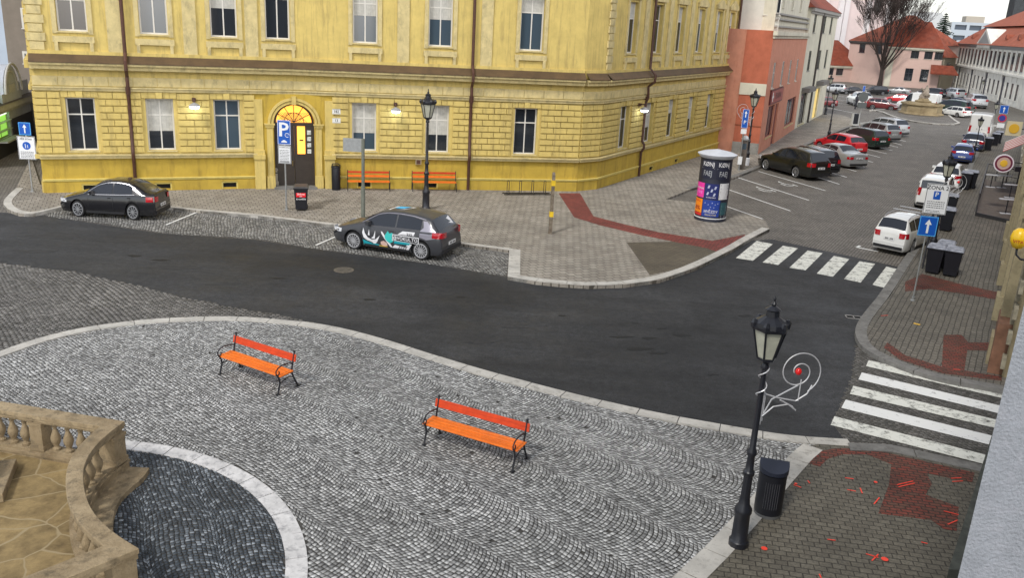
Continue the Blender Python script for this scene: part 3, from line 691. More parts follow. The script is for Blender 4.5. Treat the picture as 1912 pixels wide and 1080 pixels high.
# downpipes
for A, B, xx in ((A0, M0, sx(250, A0, M0)), (M0, B0, sx(875, M0, B0)), (C0, D0, 5.55), (C0, D0, 21.4)):
    sub = Matrix.Translation((A.x-M0.x, A.y-M0.y, 0)) @ Matrix.Rotation(bearing(A, B), 4, 'Z')
    mb = MB(); mb.tube([(xx,-.13,.08),(xx,-.13,1.5),(xx,-.27,1.75),(xx,-.27,1.95),(xx,-.13,2.15),(xx,-.13,4.3),(xx,-.24,4.6),(xx,-.2,5.2),(xx,-.56,5.5),(xx,-.56,5.85),(xx,-.2,6.2),(xx,-.14,13.6)], .075, 8)
    mb.box(xx-.1, xx+.1, -.25, -.03, 4.45, 4.75)
    mb.build('downpipe', brown_metal, yb, smooth=40).matrix_local = sub
# the arched doorway stands on the bend between the two front faces
ang = (bearing(A0, M0)+bearing(M0, B0))/2
dm = Matrix.Rotation(ang, 4, 'Z')
def D(mb, nm, m, **k):
    o = mb.build(nm, m, yb, **k); o.matrix_local = dm; return o
hw, zs_ = .93, 3.18                                    # half width, spring line
ro = 1.35
mb = MB(); arc = [(hw*math.cos(a), zs_+hw*math.sin(a)) for a in np.linspace(0, math.pi, 17)]
outer = [(1.85, 0), (1.85, 4.56), (-1.85, 4.56), (-1.85, 0)]
poly = [(hw, 0)]+arc+[(-hw, 0)]+[(-1.85, 0), (-1.85, 4.56), (1.85, 4.56), (1.85, 0)]
mb.vprism(poly, -.18, .3); D(mb, 'door_surround', plaster_y)
mb = MB()
for r0, r1, y in ((hw+.02, hw+.13, -.27), (hw+.16, hw+.28, -.31)):
    ring_ = [(r1*math.cos(a), zs_+r1*math.sin(a)) for a in np.linspace(0, math.pi, 19)]+[(r0*math.cos(a), zs_+r0*math.sin(a)) for a in np.linspace(math.pi, 0, 19)]
    mb.vprism(ring_, y, -.17)
mb.box(-.1, .1, -.38, -.17, zs_+hw-.02, zs_+hw+.36)
for s_ in (-1, 1):
    mb.box(s_*1.12-.2, s_*1.12+.2, -.3, -.17, zs_-.16, zs_-.02); mb.box(s_*1.12-.24, s_*1.12+.24, -.34, -.17, zs_-.05, zs_+.02)
    mb.box(s_*1.12-.14, s_*1.12+.14, -.25, -.17, .72, zs_-.17); mb.box(s_*1.12-.19, s_*1.12+.19, -.31, -.17, 0, .72)
    mb.box(s_*1.62-.2, s_*1.62+.2, -.24, -.17, 1.9, 4.3); mb.box(s_*1.62-.24, s_*1.62+.24, -.4, -.17, 0, 1.55); mb.box(s_*1.62-.27, s_*1.62+.27, -.46, -.17, 1.55, 1.75); mb.box(s_*1.62-.24, s_*1.62+.24, -.33, -.17, 1.75, 1.95)
    mb.lathe([(.16, 0), (.16, .08), (.06, .12)], 12)
v0 = len(mb.v); D(mb, 'door_trim', plaster_c)
mb = MB(); y = .12
mb.box(-hw, hw, y, y+.1, zs_-.12, zs_+.02)
leaf = D(MB().box(-hw, 0-.01, y+.02, y+.09, .2, zs_-.12), 'door', dark_door)
mb2 = MB(); mb2.box(-hw+.1, -.12, y, y+.03, .4, 1.2); mb2.box(-hw+.1, -.12, y, y+.03, 1.35, 2.9); mb2.build('door_panel', dark_door, leaf)
mb2 = MB(); mb2.tube([(-.1,y-.04,1.15),(-.1,y-.04,1.4)], .018); mb2.build('handle', mat('brass', (.45,.33,.12), .35, 1.0), leaf)
leaf = D(MB().box(.01, hw, y+.02, y+.09, .2, 1.7).box(.01, .12, y+.02, y+.09, 1.7, zs_-.12).box(.52, hw, y+.02, y+.09, 1.7, zs_-.12), 'door', dark_door)
mb2 = MB(); mb2.box(.14, .5, y+.05, y+.07, 1.72, zs_-.14); mb2.build('lit_door_pane', warm, leaf)
mb2 = MB(); mb2.box(.24, .42, y+.02, y+.045, 2.35, 2.41); mb2.build('plate', void, leaf)
mb2 = MB(); [mb2.box(.6, .78, y-.01, y+.015, z, z+.2) for z in (1.75, 2.05, 2.35, 2.65)]; mb2.build('notice', mat('notice_paper', (.55,.58,.56), .7, noise=.5, nscale=9), leaf)
fan = D(mb, 'fanlight', dark_door)
half = [(hw*.96*math.cos(a), zs_+.04+hw*.9*math.sin(a)) for a in np.linspace(0, math.pi, 15)]
MB().vprism(half, y+.08, y+.1).build('lit_fan_pane', warm, fan)
mb = MB()
for a in (30, 60, 90, 120, 150): mb.bar((0, y+.05, zs_+.05), (hw*.95*math.cos(R(a)), y+.05, zs_+hw*.95*math.sin(R(a))), .03, .03)
mb.tube([(hw*.5*math.cos(a), y+.05, zs_+.02+hw*.5*math.sin(a)) for a in np.linspace(0, math.pi, 13)], .018, 5)
mb.tube([(hw*.93*math.cos(a), y+.05, zs_+.02+hw*.93*math.sin(a)) for a in np.linspace(0, math.pi, 17)], .05, 5)
for k in range(-8, 3):
    x = k*.1; mb.bar((x, y+.055, zs_+.05), (min(hw*.9, x+.45), y+.055, zs_+.5), .014, .014); mb.bar((x+.4, y+.06, zs_+.05), (x-.05, y+.06, zs_+.5), .014, .014)
mb.build('grille', dark_door, fan)
D(MB().box(-1.0, 1.0, -.55, .1, ZW-.02, .2), 'doorstep', kerb_g)
# house number plates and a letter box
p1, z1 = on_wall((628, 208), M0, B0); subm = Matrix.Rotation(bearing(M0, B0), 4, 'Z')
for z, s_ in ((z1, '182'), (z1-.42, '13')):
    pl = MB().box(p1-.19, p1+.19, -.1, -.05, z-.12, z+.12).build('house_number_plate', mat('enamel_white', (.7,.7,.66), .4), yb); pl.matrix_local = subm
    mb = MB(); letters(mb, s_, .17, plane_fn(p1, -.103, z)); mb.box(p1-.17, p1+.17, -.103, -.1, z+.09, z+.1); mb.box(p1-.17, p1+.17, -.103, -.1, z-.1, z-.09); mb.build('lettering', void, pl, fix=False)
p1, z1 = on_wall((781, 299), M0, B0)
o = MB().box(p1-.14, p1+.14, -.14, 0, z1-.2, z1+.2).build('wall_box', mat('beige_box', (.4,.33,.2), .5), yb); o.matrix_local = subm
MB().box(p1-.1, p1+.1, -.15, -.13, z1-.17, z1+.02).build('slot', brown_metal, o)
# the cold white lamps under the string course
for px_, A, B, nm in ((362, A0, M0, 'between two windows left of the door'), (738, M0, B0, 'just right of the arched doorway'), (1190, C0, D0, 'on the side street wing')):
    s1, z1 = on_wall((px_, 192), A, B); d = (B-A).normalized(); nrm = Vector((d.y, -d.x, 0)); p = A+d*s1+nrm*.14; p.z = 0
    t = thing('wall_lamp', f'cold white lit wall lamp on the yellow facade {nm}'.replace('on the yellow facade on', 'on'), 'wall lamp', (p.x, p.y, 3.95), bearing(A, B), 'lit lamps on the yellow facade')
    MB().box(-.08, .08, -.1, .1, .22, .38).tube([(0,0,.3),(0,-.25,.36),(0,-.32,.2)], .025).build('bracket', brown_metal, t)
    MB().lathe([(.03,.2),(.22,.1),(.25,.03)], 14, (0,-.32)).build('shade', mat('grey_lamp_shade', (.3,.3,.3), .5), t)
    MB().lathe([(.0,-.1),(.16,-.06),(.23,.03),(.2,.06)], 14, (0,-.32)).build('lit_bowl', lamp_glow, t, smooth=True)
# ---------------------------------------------------------------- generic block house
def house(name, label, cat, A, B, h, depth, m, rows=(), roof=None, roof_h=3.0, roofm=None, trimm=None, group=None, fm=None, gm=None, side=None, eave=.35, ops_extra=(), winw=1.1, plinth=None, hip=True, recess=.2):
    """A-B is the foot of the street front, seen with A on the left; rows = (z0, z1, [x...]) windows"""
    L = (B-A).length; t = thing(name, label, cat, (A.x, A.y, 0), bearing(A, B), group)
    ops = [(x-winw/2, x+winw/2, a, b) for a, b, xs in rows for x in xs]+list(ops_extra)
    facade(t, m, L, 0, h, ops, depth=recess+.02)
    for a, b, xs in rows:
        for x in xs: window(t, x-winw/2, x+winw/2, a, b, recess-.06, fm, gm, .6 if b-a > 1.2 else 0, silm=trimm or m)
    sd = side or []
    mb = MB(); mb.add([(0,0,0),(0,depth,0),(0,depth,h),(0,0,h),(L,0,0),(L,depth,0),(L,depth,h),(L,0,h)], [(0,3,2,1),(4,5,6,7),(1,2,6,5),(3,7,6,2)])
    mb.box(.25, L-.25, .35, .4, .05, h-.05)
    mb.build('wall', m, t)
    if trimm:
        mb = MB(); mb.box(-.15, L+.15, -.28, .02, h-.3, h-.003); mb.box(-.05, L+.05, -.12, .02, h-.5, h-.303); mb.build('cornice', trimm, t)
    if plinth:
        mb = MB(); mb.box(0, L, -.05, .01, 0, .7); mb.build('plinth', plinth, t)
    e = eave
    if roof == 'hip':
        r_ = min(depth, L)*.42
        mb = MB(); mb.add([(-e,-e,h),(L+e,-e,h),(L+e,depth+e,h),(-e,depth+e,h),(r_,depth/2,h+roof_h),(L-r_,depth/2,h+roof_h)], [(0,1,5,4),(1,2,5),(2,3,4,5),(3,0,4),(0,3,2,1)])
        mb.build('roof', roofm or rooft, t)
    elif roof == 'gable':
        mb = MB(); mb.add([(-e,-e,h),(L+e,-e,h),(L+e,depth+e,h),(-e,depth+e,h),(-e,depth/2,h+roof_h),(L+e,depth/2,h+roof_h)], [(0,1,5,4),(1,2,5),(2,3,4,5),(3,0,4),(0,3,2,1)])
        mb.build('roof', roofm or rooft, t)
    return t, L
# orange house at the side street
O0 = G(1366,284,ZW); O1 = G(1414,289,ZW); O2 = G(1483,241,ZW); W2 = G(1536,213,ZW)
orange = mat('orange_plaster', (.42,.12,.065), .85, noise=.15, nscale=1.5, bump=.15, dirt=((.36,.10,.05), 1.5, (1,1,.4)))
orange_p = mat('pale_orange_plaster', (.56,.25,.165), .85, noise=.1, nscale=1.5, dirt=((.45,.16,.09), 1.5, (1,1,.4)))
cream_w = mat('cream_white_plaster', (.60,.57,.46), .85, noise=.08, nscale=1.0, dirt=((.42,.4,.32), .8, (1,1,.4)))
grey_st = mat('grey_stone_plinth', (.24,.23,.21), .85, noise=.25, nscale=3)
L = (O2-O1).length; zo = on_wall((1461,58), O1, O2)[1]
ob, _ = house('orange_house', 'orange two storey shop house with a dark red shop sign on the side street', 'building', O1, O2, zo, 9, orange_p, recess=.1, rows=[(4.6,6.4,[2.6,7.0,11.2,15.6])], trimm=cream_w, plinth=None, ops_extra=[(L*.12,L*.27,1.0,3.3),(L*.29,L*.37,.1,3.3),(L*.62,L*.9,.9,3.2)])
for a, b, c, d in [(L*.12,L*.27,1.0,3.3),(L*.62,L*.9,.9,3.2)]: window(ob, a, b, c, d, .14, mat('dark_red_frame', (.16,.03,.025), .5), glass_b, 0, name='shop_window')
MB().box(L*.29,L*.37,.12,.18,.1,3.3).build('door', mat('dark_red_frame', (.16,.03,.025), .5), ob)
sg = MB().box(L*.10,L*.40,-.12,-.01,3.45,4.5).build('shop_sign', mat('sign_frame_red', (.12,.02,.02), .5), ob)
MB().box(L*.115,L*.385,-.14,-.115,3.55,4.4).build('sign_panel', mat('sign_panel_red', (.33,.07,.06), .5), sg)
mb = MB(); letters(mb, 'PEKÁRNA', .62, plane_fn(L*.27, -.145, 3.97), sx=1.1); mb.build('lettering', mat('dark_letter', (.05,.015,.015), .5), sg, fix=False)
mb = MB(); mb.box(L*.13,L*.145,-.145,-.14,3.65,4.3); mb.box(L*.12,L*.16,-.145,-.14,3.9,4.05); mb.lathe([(.0,0),(.12,0)],8); mb.build('emblem', mat('white_mark', (.7,.7,.68), .5), sg, fix=False)
gd = (O1-O0); Lg = gd.length
t = Matrix.Rotation(bearing(O0, O1)-bearing(O1, O2), 4, 'Z')
v = Matrix.Rotation(-bearing(O1, O2), 4, 'Z') @ (O0-O1)
def GA(mb, nm, m): o = mb.build(nm, m, ob); o.matrix_local = Matrix.Translation(v) @ t; return o
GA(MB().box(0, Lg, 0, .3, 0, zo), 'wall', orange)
GA(MB().box(-.02, Lg+.02, -.08, -.001, 0, .9), 'plinth', grey_st); GA(MB().box(0, Lg, -.05, -.001, 4.2, 5.0), 'render_band', cream_w)
GA(MB().box(0, Lg, -.03, -.001, 2.05, 2.12), 'groove', mat('groove_dark_orange', (.26,.08,.04), .9))
ww, _ = house('white_house', 'tall cream white house beyond the orange one, red roof', 'building', O2, W2, on_wall((1537,18), O2, W2)[1], 10, cream_w,
    recess=.1, rows=[(5.2,7.0,[3.0,9.5,14.5]),(8.6,10.2,[3.0,9.5,14.5])], trimm=mat('grey_cornice', (.3,.29,.27), .8), roof='hip', roof_h=4, winw=1.5, ops_extra=[(1.5,5.0,.3,3.2),(10.5,13.5,.2,3.2)], fm=mat('dark_green_frame', (.06,.07,.06), .5))
Lw = (W2-O2).length
window(ww, 1.5, 5.0, .3, 3.2, .14, frame_b, glass_b, 0, name='shop_window', mull=2)
MB().box(10.5,13.5,.16,.2,.2,3.2).build('shop_window', mat('yellow_lit_shop', (.75,.55,.18), .6, emit=.35), ww)
mb = MB(); mb.box(1.0, 5.4, -.7, .01, 3.35, 3.75); mb.box(10.0, 14.5, -.7, .01, 3.6, 4.0); build_split(mb, 'awning', mat('grey_awning', (.16,.15,.14), .7), ww)
mb = MB(); mb.tube([(7.4,-.1,0),(7.4,-.1,10.5)], .09); mb.build('downpipe', roofd, ww)
# tall white house behind the orange one
hb, _ = house('white_house', 'pale grey white house rising behind the roof of the orange shop house', 'building', O0+Vector((-.3,1.6,0)), O1+Vector((-.1,1.9,0)), 15.5, 9, mat('pale_grey_plaster', (.58,.56,.50), .85, noise=.06), rows=[(9.6,11.4,[2.2])])
UA = O1+(O2-O1).normalized()*1.6; UA += Vector((-.25,.15,0)); UB = O2+Vector((-.25,.15,0)); hb2, _ = house('cream_gabled_house', 'cream upper storeys rising above the salmon wall of the orange shop house', 'building', UA, UB, 15.0, 8, cream_w, rows=[(10.2,12.0,[3,8,13])], roof='gable', roof_h=3)
for z in (zo+.25, zo+.75, zo+1.1): MB().box(0,(UB-UA).length,-.2,-.002,z,z+.12).build('moulding', mat('grey_cornice', (.3,.29,.27), .8), hb2)
# ---------------------------------------------------------------- far square
pink = mat('pale_pink_plaster', (.60,.42,.36), .88, noise=.08, nscale=.5, dirt=((.5,.36,.3), .5))
pinkw = mat('pink_white_plaster', (.66,.54,.52), .88, noise=.06, nscale=.4)
dframe = mat('far_dark_frame', (.05,.045,.06), .6)
PK0 = G(1648,160); PK1 = G(1747,167); PKL = G(1590,150)
zpk = on_wall((1747,91), PK0, PK1)[1]
Lp_ = (PK1-PK0).length
pk, _ = house('pink_house', 'large pale pink two storey house with a red hipped roof behind the bare tree', 'building', PK0, PK1, zpk, 6, pink,
    rows=[(5.2,7.4,[Lp_*.5,Lp_*.75,Lp_*.94]),(1.2,3.4,[Lp_*.45,Lp_*.74])], roof='hip', roof_h=4.6, winw=1.35, trimm=cream_w, fm=dframe)
MB().box(0, 1.1, -.12, -.002, 0, zpk-.6).build('corner_pilaster', cream_w, pk)
mb = MB(); a = Lp_*.83; mb.add([(a,-.05,4.3),(a+3.6,-.05,4.3),(a+4.6,-1.8,2.9),(a,-1.8,2.9),(a,-1.8,2.7),(a+4.6,-1.8,2.7)], [(0,1,2,3),(3,2,5,4),(0,3,4),(1,5,2)]); mb.build('porch_roof', rooft, pk)
PW0 = G(1576,152); L2_ = (PK0-PW0).length
pw, _ = house('pink_house', 'beige pink wing left of the bare tree, dark windows under a dark eave', 'building', PW0, PK0, zpk+.6, 20, pink, rows=[(5.6,7.8,[L2_*.33,L2_*.75])], roof='hip', roof_h=5.2, winw=1.4, trimm=roofd, roofm=rooft2, fm=dframe)
LR0 = G(1500,150); LR1 = G(1611,154); L3 = (LR1-LR0).length
zl = on_wall((1560,122), LR0, LR1)[1]
lr, _ = house('low_red_roofed_house', 'low beige house with a steep red tiled roof next to the white house', 'building', LR0, LR1, zl, 9, pink, rows=[(1.2,2.9,[L3*.42,L3*.58,L3*.93])], roof='hip', roof_h=4.6, winw=1.6, trimm=cream_w, fm=dframe)
CH0 = LR0+Vector((2, 22, 0)); CH1 = G(1618,150)+Vector((8, 24, 0)); Lc = (CH1-CH0).length
ch = thing('church', 'very tall pale pink church with white pilaster strips rising behind the low red roof', 'church', (CH0.x, CH0.y, 0), bearing(CH0, CH1))
facade(ch, pinkw, Lc*1.35, 0, 34, [(Lc*1.0,Lc*1.12,14,26),(Lc*1.22,Lc*1.3,14,26)])
mb = MB(); mb.box(Lc*.98,Lc*1.14,.2,.25,13.5,26.5); mb.box(Lc*1.2,Lc*1.32,.2,.25,13.5,26.5); build_split(mb, 'window', glass, ch)
mb = MB(); mb.box(0, Lc*1.35, .5, 30, 0, 33.8); mb.build('wall', pinkw, ch)
mb = MB()
for k in (.02, .3, .36, .55, .62, .9, 1.16): mb.box(Lc*k, Lc*k+1.6, -.5, .01, 0, 33)
build_split(mb, 'pilaster', mat('church_white', (.68,.64,.64), .85), ch)
mb = MB(); mb.add([(-.5,-.6,34),(Lc*1.4,-.6,34),(Lc*1.4,31,34),(-.5,31,34),(-.5,15,42),(Lc*1.4,15,42)], [(0,1,5,4),(1,2,5),(2,3,4,5),(3,0,4)]); mb.build('roof', rooft2, ch)
nv = thing('whitewashed_hall', 'whitish long hall gable behind the pink house, left of the spruce', 'building', tuple(on_ray((1696,60),240)[:2])+(0,), R(-18))
hz_ = on_ray((1700,58),240).z; hr_ = on_ray((1715,20),240).z
facade(nv, mat('hall_white', (.62,.63,.62), .85, noise=.05), 10, 0, hz_, [(6.5,7.6,hz_-4,hz_-1.5)])
MB().box(6.4,7.7,.2,.25,hz_-4.1,hz_-1.4).build('window', glass, nv); MB().box(0,10,.3,14,0,hz_-.02).build('wall', mat('hall_white', (.62,.63,.62), .85), nv)
mb = MB(); mb.add([(-.5,-.5,hz_),(10.5,-.5,hz_),(10.5,14,hz_),(-.5,14,hz_),(.5,7,hr_),(8,7,hr_)], [(0,1,5,4),(1,2,5),(2,3,4,5),(3,0,4)]); mb.build('roof', mat('pale_sheet_roof', (.42,.43,.43), .6, noise=.1), nv)
PAL0 = G(1776,163); PAL1 = G(1895,203); Lq = (PAL1-PAL0).length
zq = on_wall((1781,80), PAL0, PAL1)[1]
palm = mat('palace_plaster', (.74,.72,.66), .85, noise=.1, nscale=.6, dirt=((.42,.4,.35), .7, (1,1,.4)))
nw = 17
us = [Lq*(i+.6)/nw for i in range(nw)]
pal, _ = house('palace', 'long white classical palace with tall windows, pediment and red mansard roof on the far right', 'building', PAL0, PAL0+(PAL1-PAL0)*1.35, zq, 16, palm, rows=[(4.9,7.4,us)], winw=1.7, recess=.1, trimm=mat('palace_grey', (.3,.3,.3), .8), fm=dframe,
    ops_extra=[(x-.6,x+.6,1.0,3.2) for i, x in enumerate(us) if i % 4 != 1]+[(x-1.0,x+1.0,.0,4.0) for i, x in enumerate(us) if i % 4 == 1])
for i, x in enumerate(us):
    if i % 4 != 1: window(pal, x-.6, x+.6, 1.0, 3.2, .04, dframe, glass, .6, silm=palm)
    else: MB().box(x-1.0,x+1.0,.15,.2,0,4.0).build('door', mat('palace_door', (.04,.04,.06), .6), pal)
mb = MB(); Lz = Lq*1.35
mb.box(0, Lz, -.25, -.002, 4.15, 4.45)
for i in range(nw+1): mb.box(Lq*(i+.1)/nw-.3, Lq*(i+.1)/nw+.3, -.07, -.002, 4.46, zq-.55)
for z in (.3,.9,1.5,2.1,2.7,3.3,3.8):
    for i in range(nw+1): mb.box(Lq*(i+.1)/nw-.5, Lq*(i+.1)/nw+.5, -.04, -.002, z, z+.5)
mb.build('pilaster', palm, pal)
mb = MB(); mb.box(Lq*.36,Lq*.56,-.4,-.29,zq-.5,zq); mb.vprism([(Lq*.34,zq+.02),(Lq*.58,zq+.02),(Lq*.46,zq+2.6)], -.4, 2.5); mb.build('pediment', palm, pal)
mb = MB(); mb.vprism([(Lq*.375,zq+.25),(Lq*.545,zq+.25),(Lq*.46,zq+2.1)], -.42, -.39); mb.build('pediment_field', mat('palace_grey', (.3,.3,.3), .8), pal)
mb = MB(); mb.add([(-.6,-.6,zq+.02),(Lz+.6,-.6,zq+.02),(Lz+.6,16.6,zq+.02),(-.6,16.6,zq+.02),(2.6,3.2,zq+3.0),(Lz-2,3.2,zq+3.0),(Lz-2,12.8,zq+3.0),(2.6,12.8,zq+3.0)], [(0,1,5,4),(1,2,6,5),(2,3,7,6),(3,0,4,7)])
mb.add([(2.2,2.8,zq+3.15),(Lz-1.6,2.8,zq+3.15),(Lz-1.6,13.2,zq+3.15),(2.2,13.2,zq+3.15),(9,8,zq+6.2),(Lz-9,8,zq+6.2)], [(0,1,5,4),(1,2,5),(2,3,4,5),(3,0,4),(0,3,2,1)])
mb.build('roof', mat('pale_red_tiles', (.33,.085,.04), .8, noise=.25, nscale=1.2, bump=.4, bscale=10, dirt=((.24,.08,.05), .6)), pal)
for x in (Lq*.16, Lq*.68, Lq*.83):
    mb = MB(); mb.vprism([(x-.7,zq+1.0),(x+.7,zq+1.0),(x,zq+1.75)], .4, 2.5); mb.build('dormer', rooft2, pal)
mb = MB(); mb.box(Lq*.62,Lq*.62+1.6,6,8,zq+5,zq+8.2); mb.build('chimney', mat('chimney_plaster', (.3,.27,.25), .9), pal)
# link wall and red roof between the pink house and the palace
K0 = G(1754,166)+Vector((.3, .8, 0)); K1 = G(1779,165)+Vector((0, 1, 0)); Lk = (K1-K0).length
lk, _ = house('gateway_house', 'small beige house with arched doorway and red roofs between the pink house and the palace', 'building', K0, K1, 5.6, 8, mat('beige_plaster', (.45,.40,.30), .85), roof='gable', roof_h=3.6, roofm=rooft2)
mb = MB(); mb.vprism([(Lk*.2,2.6),(Lk*.6,2.6),(Lk*.6,4),(Lk*.5,4.7),(Lk*.3,4.7),(Lk*.2,4)], -.05, -.002); mb.build('arched_window', glass, lk)
fl = thing('apartment_block', 'distant blue grey striped block of flats between spruce and palace roof', 'building', tuple(on_ray((1776,50),270)[:2])+(0,), R(-15))
fz = on_ray((1780,40),270).z
facade(fl, mat('flats_grey', (.42,.47,.52), .85), 14, 0, fz, [(1+i*4,4.2+i*4,fz-2.2-k*3,fz-.8-k*3) for i in range(3) for k in range(4)], depth=.4)
mb = MB(); mb.box(.3,13.7,.4,12,.1,fz-.1); mb.build('wall', mat('flats_glass', (.06,.08,.11), .3), fl)
mb = MB(); mb.box(4,9,2,8,fz,fz+1.8); mb.build('roof_house', mat('flats_roof_box', (.42,.38,.32), .8), fl)
sp = thing('church_spire', 'dark slender tower at the far top right above the palace roof', 'tower', tuple(on_ray((1897,20),190)[:2])+(0,), 0)
mb = MB(); mb.box(-1.2,1.2,-1.2,1.2,0,22); mb.build('tower_shaft', mat('dark_tower', (.04,.045,.05), .8, noise=.3), sp)
MB().lathe([(1.7,22),(1.4,24),(.8,26),(1.0,28),(.6,31),(.1,38)], 8).build('spire', mat('dark_spire', (.03,.05,.045), .6), sp)
# ---------------------------------------------------------------- left side street houses
N0 = G(-40,318); N1 = G(64,262); Ln = (N1-N0).length
greyp = mat('grey_stucco', (.40,.43,.50), .9, noise=.08, nscale=1, bump=.3, bscale=25, dirt=((.24,.25,.27), 1.0))
zn = on_wall((10,163), N0, N1)[1]-.75
s0, s1_ = on_wall((-6,250), N0, N1)[0], on_wall((19,230), N0, N1)[0]
gh, _ = house('grey_house', 'grey stuccoed house with an ornate gable and a green-lit shop window at the left edge', 'building', N0, N1, zn, 9, greyp, ops_extra=[(s0, s1_, .9, 3.6)], trimm=mat('pale_grey_cornice', (.42,.42,.42), .8, noise=.15), roof='gable', roof_h=1.2, roofm=roofd)
d_pl = mat('dark_plinth', (.02,.02,.028), .7)
mb = MB(); mb.box(0, s0-.15, -.08, -.002, 0, 1.75); mb.box(s1_+.25, Ln, -.08, -.002, 0, 1.75); mb.box(s0-.15, s1_+.25, -.08, -.002, 0, .8); build_split(mb, 'plinth', d_pl, gh)
sw = window(gh, s0, s1_, .9, 3.6, .14, mat('lime_frame', (.35,.5,.12), .5), mat('lit_green_shop', (.35,.75,.12), .5, emit=.45), .3, name='shop_window', sill=False)
mb = MB(); mb.box(s1_-1.5, s1_-.25, .05, .09, 2.1, 3.4); mb.build('poster', mat('white_lit_poster', (.8,.9,.8), .5, emit=.8), sw)
mb = MB(); mb.tube([(s1_-.85+.22*math.cos(a), .04, 3.0+.22*math.sin(a)) for a in np.linspace(0, 6.28, 14, endpoint=False)], .025, 5, closed=True); letters(mb, '12', .3, plane_fn(s1_-.8, .045, 2.45)); mb.build('mark', void, sw)
mb = MB(); mb.box(s0-.1, s1_+.3, -.5, -.085, .82, .9); [mb.box(s0, s1_, -.12, .1, z, z+.03) for z in (1.3,1.75)]; mb.build('window_shelf', mat('shelf_grey', (.4,.42,.4), .5), gh)
g0 = on_wall((-8,150), N0, N1)[0]; g1 = on_wall((30,150), N0, N1)[0]; gc = (g0+g1)/2; gw = (g1-g0)/2
mb = MB(); mb.vprism([(g0,zn),(g1,zn),(g1,zn+.5)]+[(gc+gw*.8*math.cos(a), zn+.5+1.45*math.sin(a)) for a in np.linspace(0, math.pi, 13)]+[(g0,zn+.5)], -.2, .5); mb.build('gable', greyp, gh)
mb = MB()
for rr, y in ((.84,-.42),(.62,-.3)):
    mb.tube([(gc+gw*rr*math.cos(a), y+.1, zn+.5+1.5*rr/.84*math.sin(a)) for a in np.linspace(0, math.pi, 15)], .07, 6)
mb.box(gc-gw*.3, gc+gw*.3, -.24, -.2, zn+.5, zn+.9)
mb.build('gable_moulding', mat('pale_grey_cornice', (.42,.42,.42), .8, noise=.15), gh)
V0 = N1+Vector((-2.2, 3.2, 0)); V1 = N1+Vector((4, 12, 0))
V0 = G(66,258)+Vector((-1.1,0,0)); V1 = V0+Vector((8, -1, 0))
zz = height((66,255), (66,-20))
bh, _ = house('brown_house', 'tall brown grey house with white framed windows down the left side street', 'building', V0, V1, max(12, zz), 9, mat('brown_grey_plaster', (.20,.17,.14), .9, noise=.12, nscale=1), rows=[], roof='gable', roof_h=3)
Lv = (V1-V0).length
for pa, pb in (((43,52),(56,15)),((45,118),(58,96))):
    a, c = on_wall(pa, V0, V1); b, d = on_wall(pb, V0, V1)
    o = window(bh, a, b, c, d, -.06, frame_w, glass_b, 0, silm=frame_w, t=.13)
# ---------------------------------------------------------------- our own building on the right
ow = thing('camera_side_building', 'blue grey rough stucco wall filling the right edge of the view', 'building', (2.62, 4.22, 0), 0)
stuc = mat('blue_grey_stucco', (.215,.23,.255), .95, noise=.1, nscale=5, bump=.5, bscale=55, dirt=((.26,.27,.3), 9))
mb = MB(); mb.prism([(0,0),(14,-1.0),(14,9),(7.85,12.2)], 0, 15, bottom=True); mb.build('wall', stuc, ow)
mb = MB(); mb.prism([(4.3,7.2),(4.55,7.2),(7.9,12.25),(7.6,12.25)], ZW, .75); mb.build('plinth', mat('dark_grey_green_plinth', (.06,.065,.055), .9, noise=.4, nscale=5), ow)  # low strip along the wall foot, mottled dark grey green
# ornate house on the right of the side street
S0 = G(1870,704,ZW); S1 = G(1903,320,ZW); dd = (S1-S0).normalized(); S0b = S0
S1b = S0+dd*85
stone_y = mat('ochre_facade_stone', (.24,.20,.12), .85, noise=.25, nscale=2, dirt=((.22,.18,.09), 2))
def rhouse(d0, d1, h, name, label, m, rows=(), **k):
    return house(name, label, 'building', S0+dd*d1, S0+dd*d0, h, 9, m, rows=rows, **k)
rt, Lr = rhouse(0, 20, 11, 'ornate_house', 'ochre house with bossed stone blocks along the right hand footway behind the yellow egg sign', stone_y, rows=[(5.2,7.4,[3,7,11,15])], trimm=trim_c, roof='gable',
    ops_extra=[(2,4,1,3.2),(6.5,8,.1,3.2),(11,13,1,3.2),(15.5,17.5,.1,3.2)])
for a, b, c, d in [(2,4,1,3.2),(6.5,8,.1,3.2),(11,13,1,3.2),(15.5,17.5,.1,3.2)]: window(rt, a, b, c, d, .16, frame_b, glass_b, .7, name='shop_window')
mb = MB()
for k in range(34):
    for j in range(12):
        x = k*.6
        if any(a-.1 < x+.3 < b+.1 and c < j*.33+.2 < d for a, b, c, d in [(2,4,1,3.2),(6.5,8,.1,3.2),(11,13,1,3.2),(15.5,17.5,.1,3.2)]): continue
        if (k+j) % 2 == 0: mb.box(x, x+.55, -.09, .01, .1+j*.34, .1+j*.34+.3)
mb.build('bossed_stonework', mat('pale_boss_stone', (.28,.25,.18), .85, noise=.35, nscale=3), rt)
mb = MB()
for x in (1.0, 5.2, 9.5, 14.3, 18.8): mb.box(x-.3, x+.3, -.32, -.002, .12, 5); mb.box(x-.4, x+.4, -.42, -.002, .12, .9); mb.box(x-.4, x+.4, -.42, -.002, 4.2, 4.5)
build_split(mb, 'pilaster', mat('beige_stone_trim', (.33,.28,.17), .85, noise=.3, nscale=3, dirt=((.14,.11,.07), 3)), rt)
MB().box(Lr-1.6, Lr-.1, -.35, -.002, .12, 1.5).build('corner_block', mat('reddish_base_stone', (.20,.10,.06), .85, noise=.3), rt)
